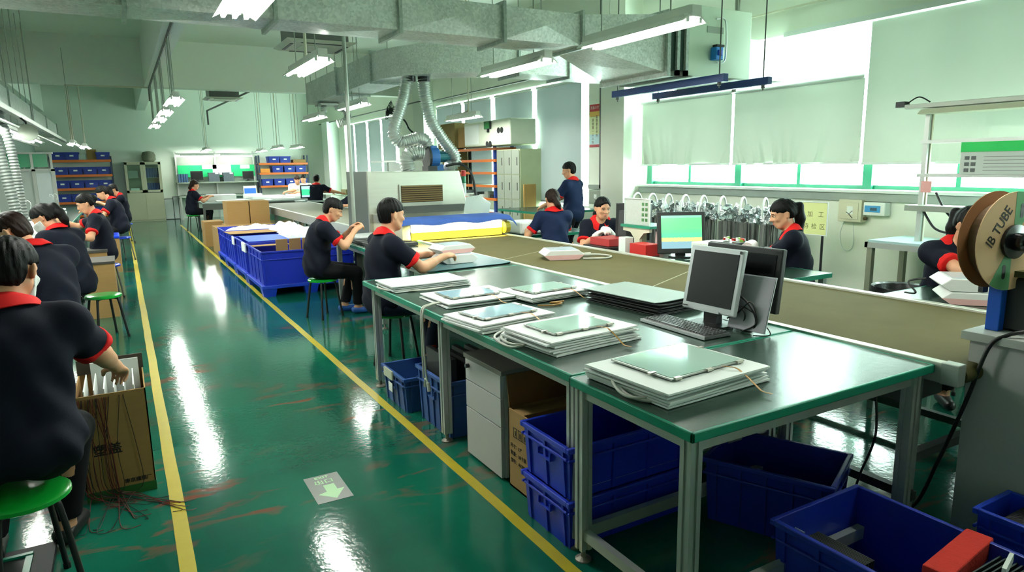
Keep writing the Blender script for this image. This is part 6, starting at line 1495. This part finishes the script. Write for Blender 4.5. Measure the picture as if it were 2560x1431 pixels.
def person(label, x, y, yaw, hz=.52, lean=10, curl=10, side=0, pitch=15, hyaw=0, hands=(None, None), hair='short', s=1.0, h=.009, fat=1.0, fem=False,
           shirt=NAVY, pants=PANT, hairm=HAIR, mask=False, gloves=False, face=False, stand=False, feet=None, tucked=0.0, group=None, shoe=None, bangs=.05, headoff=0.0, clip=False, coll=RED, knees=None):
    ya = math.radians(yaw); F = V3(math.cos(ya), math.sin(ya), 0); Lf = V3(-math.sin(ya), math.cos(ya), 0)
    def tilt(a, sd=0): 
        v = UP * math.cos(math.radians(a)) + F * math.sin(math.radians(a)); return nrm(v + Lf * math.tan(math.radians(sd)))
    org = V3(x, y, 0); Pv = V3(x, y, hz)
    T1 = tilt(lean, side); T2 = tilt(lean + curl, side); T3 = tilt(lean + curl * 1.2 + pitch * .35, side)
    F1 = nrm(F - T1 * (F @ T1)); F2 = nrm(F - T2 * (F @ T2))
    waist = Pv + .17 * s * T1; chest = waist + .15 * s * T1; nb = chest + .175 * s * T2
    sw = (.158 if fem else .178) * s * (1 + (fat - 1) * .4)
    shC = nb - .05 * s * T2
    SH = [shC + Lf * sw, shC - Lf * sw]
    # head frame
    hy = ya + math.radians(hyaw); Fh0 = V3(math.cos(hy), math.sin(hy), 0); hp = math.radians(pitch)
    Fh = Fh0 * math.cos(hp) - UP * math.sin(hp); Th = Fh0 * math.sin(hp) + UP * math.cos(hp); Lh = np.cross(Th, Fh)
    Rh = np.stack([Fh, Lh, Th], 1)
    neck_top = nb + T3 * .085 * s
    Hc = neck_top + Th * .085 * s + Fh * (.018 + headoff) * s
    RT1 = np.stack([F1, Lf, T1], 1); RT2 = np.stack([F2, Lf, T2], 1)
    # arms
    l1 = .275 * s; l2 = .245 * s; EL = []; WR_ = []
    for i in range(2):
        sg = 1 if i == 0 else -1; a = SH[i]
        t = hands[i]
        if t is None: t = a - UP * .42 * s + F * .2 * s + Lf * sg * .02
        else: t = np.array(t, float)
        pole = -UP * .75 + Lf * sg * .55 - F * .25
        e, w_ = ik(a, t, l1, l2, pole); EL.append(e); WR_.append(w_)
    # legs
    KN = []; AN = []; HP = []
    for i in range(2):
        sg = 1 if i == 0 else -1; hpj = Pv + Lf * sg * .085 * s - UP * .01
        if stand: an = V3(x, y, .085) + Lf * sg * .085 + F * (.02 if i else -.03)
        elif feet: an = np.array(feet[i], float)
        else: an = V3(x, y, .09) + F * .36 * s + Lf * sg * .12 * s
        e, an = ik(hpj, an, .41 * s, .40 * s, F * 1.0 + UP * (.0 if stand else .6) + Lf * sg * .12); HP.append(hpj); KN.append(e); AN.append(an)
    body = []; A = lambda f, k=.03: body.append(('u', f, k))
    cw = (.145 if fem else .16) * s * fat; cd = (.105 if fem else .108) * s * fat
    A(P_el(chest + T2 * .03 * s, RT2, (cd, cw, .17 * s)), 0)
    A(P_el(waist, RT1, (.1 * s * fat, .132 * s * fat, .15 * s)), .06)
    A(P_el(Pv + T1 * .03, RT1, (.115 * s * fat, .165 * s * fat, .115 * s)), .06)
    if fem:
        for sg in (1, -1): A(P_el(chest + T2 * .03 + F2 * .085 * s + Lf * sg * .065 * s, RT2, (.05, .055, .06)), .03)
    A(P_rc(SH[0], SH[1], .052 * s, .052 * s), .04)
    A(P_rc(nb - T2 * .03, neck_top + Th * .03, .056 * s, .05 * s), .03)
    for i in range(2): A(P_rc(nb + T2 * .015, SH[i] + T2 * .012, .04 * s, .042 * s), .03)
    for i in range(2):
        A(P_rc(SH[i], EL[i], .05 * s, .039 * s), .03); A(P_rc(EL[i], WR_[i], .038 * s, .026 * s), .02)
        A(P_rc(EL[i] + (WR_[i] - EL[i]) * .1, EL[i] + (WR_[i] - EL[i]) * .45, .039 * s, .036 * s), .02)
        A(P_rc(HP[i], KN[i], .082 * s * fat, .056 * s), .04); A(P_rc(KN[i], AN[i], .054 * s, .036 * s), .03)
        A(P_rc(KN[i] + (AN[i] - KN[i]) * .15 - F * .012, KN[i] + (AN[i] - KN[i]) * .45 - F * .015, .05 * s, .045 * s), .03)
        fd = nrm(F + Lf * (.15 if i == 0 else -.15))
        A(P_rc(AN[i] - UP * .045 - fd * .03, AN[i] - UP * .055 + fd * .13 * s, .036 * s, .027 * s), .03)
    # head
    hd = []
    def AH(f, k): body.append(('u', f, k)); hd.append(('u', f, k))
    G = lambda a, b, c: Hc + (Fh * a + Lh * b + Th * c) * s
    AH(P_el(G(-.012, 0, .028), Rh, (.094 * s, .074 * s, .085 * s)), .02)
    AH(P_el(G(.022, 0, -.035), Rh, (.066 * s, .058 * s, .08 * s)), .035)
    AH(P_rc(G(.05, -.018, -.088), G(.05, .018, -.088), .021 * s, .021 * s), .03)
    for sg in (1, -1):
        AH(P_rc(G(.0, sg * .052, -.05), G(.045, sg * .03, -.085), .016 * s, .014 * s), .03)
        AH(P_el(G(.06, sg * .036, -.022), Rh, (.02 * s, .022 * s, .018 * s)), .02)
        AH(P_rc(G(.078, sg * .014, .024), G(.07, sg * .045, .022), .009 * s, .008 * s), .014)
        body.append(('u', P_el(G(-.014, sg * .08, -.006), np.stack([nrm(Fh * .85 - Lh * sg * .55), nrm(Lh * sg * .85 + Fh * .55), nrm(Th)], 1), (.021 * s, .0085 * s, .033 * s)), .005))
        body.append(('s', P_el(G(-.006, sg * .09, -.004), Rh, (.012 * s, .008 * s, .019 * s)), .004))
        body.append(('s', P_el(G(.087, sg * .031, .004), Rh, (.012 * s, .017 * s, .009 * s)), .012))
    AH(P_rc(G(.08, 0, .012), G(.101, 0, -.026), .008 * s, .0125 * s), .012)
    for sg in (1, -1): AH(P_el(G(.09, sg * .013, -.03), Rh, (.011 * s, .009 * s, .008 * s)), .008)
    AH(P_el(G(.083, 0, -.055), Rh, (.011 * s, .024 * s, .007 * s)), .008)
    AH(P_el(G(.081, 0, -.066), Rh, (.011 * s, .02 * s, .008 * s)), .006)
    # hands
    hand_ops = [[], []]
    for i in range(2):
        sg = 1 if i == 0 else -1
        D = nrm(WR_[i] - EL[i]); D = nrm(D + F * .25 - UP * .1); N = -UP - D * (-UP @ D); N = nrm(N + Lf * (-sg) * .25); N = nrm(N - D * (N @ D)); X = np.cross(D, N)
        th_s = -sg
        W0 = WR_[i]; ops = hand_ops[i]; q = lambda f, k=.008: ops.append(('u', f, k))
        Rp = np.stack([D, X, N], 1)
        q(P_el(W0 + D * .052 * s, Rp, (.05 * s, .041 * s, .017 * s)), 0)
        q(P_rc(W0 - D * .02, W0 + D * .03, .025 * s, .024 * s), .015)
        for k, (ox, ln, cu) in enumerate(((.030, .068, 28), (.0105, .076, 34), (-.0095, .07, 40), (-.028, .056, 46))):
            b = W0 + D * (.09 - .008 * (k == 3) - .003 * (k == 0)) * s + X * ox * s * th_s
            d1 = rot_about(D, X, math.radians(cu) * (1 if np.dot(rot_about(D, X, .5), N) > np.dot(D, N) else -1))
            sgn = 1 if np.dot(rot_about(D, X, .5), N) > np.dot(D, N) else -1
            d2 = rot_about(D, X, sgn * math.radians(cu * 2.0)); d3 = rot_about(D, X, sgn * math.radians(cu * 2.7))
            p1 = b + d1 * ln * .45 * s; p2 = p1 + d2 * ln * .32 * s; p3 = p2 + d3 * ln * .23 * s
            q(P_rc(b - D * .02, b, .0095 * s, .0095 * s), .006); q(P_rc(b, p1, .0095 * s, .0088 * s), .004); q(P_rc(p1, p2, .0086 * s, .008 * s), .003); q(P_rc(p2, p3, .008 * s, .007 * s), .003)
        b = W0 + D * .028 * s + X * .03 * s * th_s + N * .008; t1 = nrm(D * .7 + X * th_s * .65 + N * .35); t2 = nrm(D * .9 + X * th_s * .15 + N * .45)
        q(P_rc(b, b + t1 * .038 * s, .014 * s, .011 * s), .012); q(P_rc(b + t1 * .038 * s, b + t1 * .038 * s + t2 * .03 * s, .0105 * s, .0085 * s), .004)
        for (k_, f, kk) in ops: body.append(('u', f, kk if kk else .012))
    pts = np.array([Hc + V3(0, 0, .14), Hc - V3(.13, .13, .13), Hc + V3(.13, .13, .13), Pv] + SH + EL + WR_ + KN + AN + [w_ + nrm(w_ - e) * .2 for w_, e in zip(WR_, EL)] + [a - UP * .09 for a in AN] + [a + F * .22 for a in AN] + [Pv - F * .2, Pv + Lf * .22, Pv - Lf * .22, nb - F2 * .2])
    lo = pts.min(0) - .08; hi = pts.max(0) + .08
    root = sdf_mesh('person', body, lo, hi, h, SKIN, None, org)
    root.location = (x, y, 0); WL[root] = Vector((x, y, 0)); tag(root, label, 'person', group)
    # shirt
    tor = []; B = lambda f, k=.04: tor.append(('u', f, k)); g = .02 * s
    B(P_el(chest + T2 * .03 * s, RT2, (cd + g, cw + g, .175 * s)), 0)
    B(P_el(waist, RT1, (.1 * s * fat + g + .014, .132 * s * fat + g + .014, .17 * s)), .08)
    B(P_el(Pv + T1 * .02, RT1, (.115 * s * fat + g + .012, .165 * s * fat + g + .008, .15 * s)), .08)
    if fem:
        for sg in (1, -1): B(P_el(chest + T2 * .03 + F2 * .085 * s + Lf * sg * .065 * s, RT2, (.064, .07, .075)), .05)
    B(P_rc(SH[0], SH[1], .066 * s, .066 * s), .05)
    for i in range(2): B(P_rc(nb + T2 * .006, SH[i] + T2 * .012, .044 * s, .052 * s), .04)
    SL = .72
    for i in range(2):
        ax = nrm(EL[i] - SH[i]); end = SH[i] + (EL[i] - SH[i]) * SL
        B(P_max(P_rc(SH[i], SH[i] + (EL[i] - SH[i]) * 1.05, .065 * s, .067 * s), P_plane(end, ax)), .045)
    hem = Pv - T1 * (.085 if not stand else .11) * s
    tor.append(('i', P_plane(hem, -T1), 0)); tor.append(('s', P_rc(nb + T2 * .03 + F2 * .02, nb + T2 * .2 + F2 * .05, .05 * s, .06 * s), .01))
    ph = x * 3 + y
    def wr(P):
        q = (P - Pv) @ np.stack([F1, Lf, T1], 1)
        return .0055 * np.sin(q[:, 2] * 40 + q[:, 0] * 30 + np.sin(q[:, 1] * 22 + ph) * 1.6 + ph) * np.clip(1.4 - q[:, 2] * 2.6, .15, 1) + .0042 * np.sin(q[:, 0] * 34 + q[:, 2] * 18 - q[:, 1] * 26 + ph)
    tor.append(('+', wr, 0))
    st = np.array([nb + T2 * .1, hem, Pv] + SH + EL + [Pv + F1 * .2, Pv - F1 * .2, Pv + Lf * .25, Pv - Lf * .25, chest + F2 * .2, chest - F2 * .2])
    so = sdf_mesh('polo_shirt', tor, st.min(0) - .09, st.max(0) + .09, h * 1.15, shirt, root, org)
    if coll is not None:
        for i in range(2):
            ax = nrm(EL[i] - SH[i]); L_ = np.linalg.norm(EL[i] - SH[i])
            c1 = P_max(P_rc(SH[i], SH[i] + ax * L_ * 1.05, .0735 * s, .0695 * s), P_plane(SH[i] + ax * (SL * L_ + .003), ax), P_plane(SH[i] + ax * (SL * L_ - .032 * s), -ax))
            ops = [('u', c1, 0), ('+', wr, 0)]
            c = SH[i] + ax * SL * L_; sdf_mesh('cuff', ops, c - .13, c + .13, min(h, .009), coll, root, org)
        # folded collar
        R3 = np.stack([nrm(F2 * 1.0 - T3 * (F2 @ T3)), Lf, T3], 1); m = MB(); n = 40; vs = []
        for layer in (0, 1):
            for k in range(n + 1):
                a = math.radians(24 + 312 * k / n); fr = .5 + .5 * math.cos(a)
                ct, sn = math.cos(a), math.sin(a)
                r0 = .063 * s + (.0 if layer == 0 else -.006); top = (.072 - .06 * fr ** 1.5) * s
                r1 = (.108 + .014 * abs(sn)) * s + (.0 if layer == 0 else -.006); bot = (-.008 + .03 * sn * sn * (1 - fr) ** .5 + .01 * abs(sn) - .085 * fr ** 2.2) * s - (0 if layer == 0 else .002)
                for (r_, z_) in ((r0, top), ((r0 + r1) / 2 + .006, (top + bot) / 2 + .014), (r1, bot)):
                    p = nb + (R3 @ np.array([(ct * r_ * (1.04 if ct > 0 else .98)) + .012, sn * r_ * 1.06, z_])) ; vs.append(tuple(p))
        W1 = (n + 1) * 3; fs = []
        for k in range(n):
            for j in range(2):
                a = k * 3 + j; fs.append((a, a + 3, a + 4, a + 1)); fs.append((W1 + a, W1 + a + 1, W1 + a + 4, W1 + a + 3))
            a = k * 3; fs.append((a, W1 + a, W1 + a + 3, a + 3)); fs.append((a + 2, a + 5, W1 + a + 5, W1 + a + 2))
        for a in (0, n * 3):
            for j in range(2): fs.append((a + j, a + j + 1, W1 + a + j + 1, W1 + a + j) if a == 0 else (a + j, W1 + a + j, W1 + a + j + 1, a + j + 1))
        m.add(vs, fs); c_ = m.build('collar', coll, root, smooth=True)
    # trousers and shoes
    tr = []; g = .012
    tr.append(('u', P_el(Pv + T1 * .03, RT1, (.115 * s * fat + g, .165 * s * fat + g, .115 * s)), 0))
    for i in range(2):
        tr.append(('u', P_rc(HP[i], KN[i], .082 * s * fat + g, .056 * s + g), .04)); tr.append(('u', P_rc(KN[i], AN[i], .054 * s + g, .042 * s + g), .03))
    if not stand: pass
    tr2 = tr + [('i', P_plane(Pv + T1 * .11 * s, T1), 0)] + [('s', P_rc(AN[i] - UP * .3, AN[i] - UP * .035, .09, .075), .0) for i in range(2)]
    lt = np.array(HP + KN + AN + [Pv]); sdf_mesh('trousers', tr2, lt.min(0) - .22, lt.max(0) + .22, h * 1.25, pants, root, org)
    sh_ops = []
    for i in range(2):
        fd = nrm(F + Lf * (.15 if i == 0 else -.15))
        sh_ops.append(('u', P_rc(AN[i] - UP * .045 - fd * .035, AN[i] - UP * .052 + fd * .135 * s, .044 * s, .034 * s), 0 if not i else .0))
    sh_ops += [('i', P_plane(AN[0] - UP * .02, UP), 0)]
    for i in range(2):
        c = AN[i]; ops = [sh_ops[i]] + [('i', P_plane(AN[i] - UP * .018, UP), 0), ('i', P_plane(V3(0, 0, .002), -UP), 0)]
        ops = [('u', ops[0][1], 0)] + ops[1:]
        sdf_mesh('shoe', ops, c - V3(.22, .22, .12), c + V3(.22, .22, .06), h * 1.1, shoe or BLACK, root, org)
    # hair
    hp_ = []; rr = lambda *a: tuple(v * s for v in a)
    hp_.append(('u', P_el(G(-.014, 0, .034), Rh, rr(.104, .082 if hair in ('short', 'bangs') else .085, .094)), 0))
    if hair in ('short', 'bangs'): hp_.append(('u', P_el(G(-.05, 0, -.02), Rh, rr(.05, .064, .07)), .03))
    else: hp_.append(('u', P_el(G(-.05, 0, -.005), Rh, rr(.06, .075, .07)), .03))
    bz = bangs
    def facecut(P):
        q = (P - Hc) @ Rh / s
        men = hair in ('short', 'bangs')
        a = np.maximum(.045 - q[:, 0] + np.clip(q[:, 2], -.1, .1) * .35, q[:, 2] - bz - .012 * np.sin(q[:, 1] * 90 + 1))
        b = np.maximum(-.034 - q[:, 0] - np.clip(q[:, 2] + .02, -.1, .1) * .35, q[:, 2] - (.012 if men else .006) - .35 * np.clip(q[:, 0] + .02, 0, .06))
        c = q[:, 2] + (.07 if men else .05)
        return np.minimum(np.minimum(a, b), c) * s
    hp_.append(('s', facecut, .008))
    def strand(P):
        q = (P - Hc) @ Rh / s; an = np.arctan2(q[:, 1], q[:, 0] + .02)
        return .0022 * np.sin(an * 34 + q[:, 2] * 30) + .002 * np.sin(an * 15 + q[:, 2] * 55 + ph)
    hp_.append(('+', strand, 0))
    ext = [Hc]
    if hair == 'pony':
        p0 = G(-.105, 0, .035); p1 = G(-.145, 0, .02); p2 = p1 - UP * .1 * s - Fh0 * .012; p3 = p1 - UP * .22 * s - Fh0 * .005; p4 = p1 - UP * .34 * s + Fh0 * .015
        if clip: p0 = G(-.09, 0, .06); p1 = G(-.13, 0, .04); p2 = G(-.135, 0, -.03); p3 = G(-.13, 0, -.1); p4 = G(-.12, .0, -.17)
        for (a, b, r1, r2) in ((p0, p1, .024, .03), (p1, p2, .032, .04), (p2, p3, .04, .034), (p3, p4, .034, .01)): hp_.append(('u', P_rc(a, b, r1 * s, r2 * s), .02)); ext += [a, b]
    if hair == 'lowpony':
        p0 = G(-.1, 0, -.03); p1 = G(-.115, -.02, -.09); p2 = G(-.09, -.055, -.15)
        for (a, b, r1, r2) in ((p0, p1, .034, .034), (p1, p2, .034, .014)): hp_.append(('u', P_rc(a, b, r1 * s, r2 * s), .02)); ext += [a, b]
    if hair == 'bun': hp_.append(('u', P_el(G(-.11, 0, .02), Rh, rr(.045, .05, .045)), .012)); ext.append(G(-.14, 0, .02))
    ex = np.array(ext); ho = sdf_mesh('hair', hp_, ex.min(0) - .155 * s, ex.max(0) + .155 * s, min(h, .008), hairm, root, org)
    if hair == 'pony': 
        q_ = G(-.118, 0, .03) if not clip else G(-.1, 0, .055)
        m = MB(); cc = [q_ + (Lh * math.cos(k * PI / 8) + nrm(Th + Fh * .3) * math.sin(k * PI / 8)) * .03 * s for k in range(16)]; m.tube([tuple(p) for p in cc], .007, 6, closed=True).build('hair_tie', WHITE if clip else BLACK, root)
    if face:
        for sg in (1, -1):
            e = G(.0765, sg * .031, .003); m = MB(); 
            m.lathe((0, 0, 0), [(.0, -.5), (.3, -.4), (.5, 0), (.3, .4), (.0, .5)], 12); Mx_ = Matrix([[*(Rh[0])], [*(Rh[1])], [*(Rh[2])]])
            m.v = [tuple(Vector(e) + Mx_ @ Vector((p[0] * .018 * s, p[1] * .028 * s, p[2] * .011 * s))) for p in m.v]
            eo = m.build('eye', mat('eye_white', (214, 208, 200), .3), root, smooth=True)
            m = MB().lathe((0, 0, 0), [(.0, -.5), (.35, -.35), (.5, 0), (.35, .35), (.0, .5)], 12); e2 = G(.0835, sg * .031, .003)
            m.v = [tuple(Vector(e2) + Mx_ @ Vector((p[0] * .006 * s, p[1] * .0105 * s, p[2] * .0105 * s))) for p in m.v]; m.build('iris', mat('dark_iris', (26, 16, 12), .2), eo, smooth=True)
            br = [G(.086, sg * .014, .0235), G(.087, sg * .03, .027), G(.078, sg * .048, .023)]
            MB().tube([tuple(b) for b in br], .0028 * s, 6).build('eyebrow', hairm, root)
            ll = [G(.0865, sg * .018, .0065), G(.089, sg * .031, .0105), G(.083, sg * .044, .0075)]
            MB().tube([tuple(b) for b in ll], .0016 * s, 5).build('eyelash_line', hairm, root)
        lp = [('u', P_el(G(.0855, 0, -.0555), Rh, rr(.0105, .021, .0058)), 0), ('u', P_el(G(.084, 0, -.0655), Rh, rr(.0105, .018, .0062)), .002)]
        c = G(.085, 0, -.06); sdf_mesh('lips', lp, c - .035, c + .035, .003, mat('lips', (176, 92, 84), .45), root, org)
    if mask:
        mk = [(a, b, c_) for (a, b, c_) in hd] + [('u', P_rc(G(.07, 0, -.01), G(.09, 0, -.06), .03 * s, .028 * s), .03), ('+', lambda P: -.006 + 0 * P[:, 0], 0)]
        def mc(P):
            q = (P - Hc) @ Rh / s
            return np.maximum(np.maximum(.012 - q[:, 0] , q[:, 2] - (-.012 + .0 * q[:, 1])), -.118 - q[:, 2]) * s
        mk.append(('i', mc, 0)); c = G(.05, 0, -.06)
        mo = sdf_mesh('face_mask', mk, c - .12, c + .12, min(h, .008), mat('white_mask_fabric', (206, 210, 206), .8), root, org)
        for sg in (1, -1):
            pth = [G(.03, sg * .073, -.02), G(.005, sg * .084, .022), G(-.02, sg * .086, .012), G(-.026, sg * .083, -.02), G(-.01, sg * .08, -.05), G(.02, sg * .066, -.085)]
            MB().tube([tuple(p) for p in smooth_path([tuple(p) for p in pth], 6)], .0032, 6).build('strap', WHITE, mo or root)
    if gloves:
        for i in range(2):
            ops = list(hand_ops[i]) + [('u', P_rc(WR_[i] - nrm(WR_[i] - EL[i]) * .05, WR_[i], .034 * s, .03 * s), .01), ('+', lambda P: -.004 + 0 * P[:, 0], 0)]
            c = WR_[i] + nrm(WR_[i] - EL[i]) * .06; sdf_mesh('glove', ops, c - .17, c + .17, .006, mat('white_cotton_glove', (232, 230, 222), .85), root, org)
    return root

person('man in navy polo with a mask strap, nearest the camera at the left edge', -.44, 2.98, 80, hz=.575, lean=7, curl=13, side=0, pitch=20, hyaw=-10, hands=(V3(-.32, 3.72, .6), V3(-.06, 3.62, .61)), hair='short', h=.0075, fat=1.18, mask=True, s=1.04, feet=((-.62, 3.3, .09), (-.36, 3.35, .09)))
person('man in navy polo with a mask, bowed over the left bench, second from the camera', -.47, 5.2, 130, hz=.58, lean=6, curl=16, pitch=38, hyaw=24, hands=(V3(-.85, 5.1, .84), V3(-.85, 5.5, .84)), hair='short', hairm=HAIRB, mask=True, fat=1.08, s=1.06, h=.0085)
person('masked woman in navy polo with a white hair band, third from the camera at left', -.45, 7.3, 140, hz=.57, lean=9, curl=14, pitch=32, hyaw=22, hands=(V3(-.85, 7.3, .84), V3(-.8, 7.7, .84)), hair='pony', clip=True, mask=True, fem=True, s=1.02, h=.009)
person('woman in navy polo with one arm stretched over the bench, beside the two hoses', -.27, 9.9, 176, hz=.57, lean=3, curl=10, pitch=24, hyaw=10, hands=(V3(-.62, 9.6, .87), V3(-.75, 10.15, 1.0)), hair='bun', fem=True, s=1.0, h=.011, face=True, bangs=.06)
person('woman in navy polo with a ponytail at the left bench, second from the far end', -.08, 13.9, 175, hz=.6, lean=8, curl=14, pitch=30, hands=(V3(-.56, 13.7, .92), V3(-.56, 14.1, .92)), hair='pony', fem=True, s=1.02, h=.013)
person('farthest seated worker at the left bench, looking down with forearms raised', -.02, 17.5, 190, hz=.55, lean=2, curl=12, pitch=30, hands=(V3(-.46, 17.35, .92), V3(-.44, 17.6, .92)), hair='short', s=1.02, h=.014)
person('distant woman in navy polo with a ponytail on a green stool at the back table', 1.54, 19.6, 12, hz=.53, lean=6, curl=6, pitch=12, hands=(V3(1.98, 19.85, .9), V3(2.0, 19.5, .9)), hair='lowpony', fem=True, s=1.04, h=.014, hairm=HAIRB)
person('young man with fringed hair in navy polo holding a small part in both hands', 1.72, 7.2, -8, hz=.545, lean=6, curl=18, pitch=26, hyaw=-10, hands=(V3(2.13, 7.18, .96), V3(2.11, 7.03, .94)), hair='bangs', bangs=.018, face=True, s=1.0, h=.008, feet=((2.05, 7.38, .09), (2.15, 7.2, .09)), shoe=mat('blue_slipper', (40, 90, 170), .5))
person('man in navy polo and dark jeans reaching right over the foam cases', 1.74, 5.14, -2, hz=.53, lean=2, curl=10, pitch=8, hyaw=10, hands=(V3(2.25, 5.4, .84), V3(2.22, 4.99, .87)), hair='short', bangs=.052, face=True, pants=JEAN, s=1.06, h=.0075, fat=1.02, feet=((2.12, 5.1, .09), (2.02, 4.9, .09)))
person('standing man in navy polo seen from behind by the window wall', 5.83, 8.28, 118, hz=.85, lean=2, curl=4, pitch=14, hyaw=18, hands=(V3(5.45, 8.55, .98), V3(5.7, 8.75, 1.0)), hair='short', shirt=NAVY2, stand=True, s=1.0, h=.01)
person('woman in navy polo with a low ponytail seen from behind, past the oven', 4.46, 6.73, 70, hz=.53, lean=4, curl=6, pitch=16, hyaw=8, hands=(V3(4.3, 7.12, .8), V3(4.62, 7.1, .8)), hair='lowpony', fem=True, shirt=NAVY2, hairm=HAIRB, s=1.0, h=.009)
person('woman with red collar and white gloves facing the camera behind the conveyor', 4.58, 6.05, -112, hz=.5, lean=10, curl=12, pitch=12, hyaw=10, hands=(V3(4.5, 5.72, .87), V3(4.36, 5.74, .86)), hair='lowpony', fem=True, gloves=True, face=True, bangs=.074, s=.98, h=.0075)
person('woman in navy polo with a long high ponytail, seated behind the conveyor at right', 4.82, 3.62, 132, hz=.52, lean=5, curl=8, pitch=18, hyaw=12, hands=(V3(4.58, 3.98, .84), V3(4.66, 4.0, .84)), hair='pony', fem=True, face=True, s=1.0, h=.008)
person('woman with a ponytail and red collar partly hidden behind the tube reel', 4.86, 2.46, -128, hz=.54, lean=9, curl=12, pitch=24, hyaw=22, hands=(V3(4.68, 2.05, .86), V3(4.45, 1.9, .86)), hair='pony', fem=True, s=1.0, h=.009)
person('distant man in navy polo seen from behind by the green-window monitor', 4.53, 18.5, 60, hz=.62, lean=10, curl=8, pitch=10, hands=(V3(5.1, 18.6, .9), V3(5.25, 18.4, .9)), hair='short', s=1.05, h=.014)
WCOAT = mat('white_work_coat', (214, 216, 208), .8)
person('distant person in white bending behind the green-window monitor, left of a pair', 4.55, 20.75, -100, hz=.62, lean=6, curl=12, pitch=30, hands=(V3(4.1, 20.6, .9), V3(4.45, 20.5, .9)), hair='short', shirt=WCOAT, coll=None, hairm=HAIRB, s=1.04, h=.014)
person('distant person in white at the right rack, right of a pair', 4.96, 21.55, -120, hz=.62, lean=6, curl=8, pitch=12, hands=(V3(4.7, 21.3, .9), V3(4.95, 21.2, .9)), hair='short', shirt=WCOAT, coll=None, s=1.0, h=.014)
person('worker with a red collar half hidden between the grey pole and the oven', 4.2, 13.45, 100, hz=.55, lean=18, curl=16, pitch=25, hands=(V3(3.95, 13.5, .84), V3(4.0, 13.8, .84)), hair='short', s=1.0, h=.013)
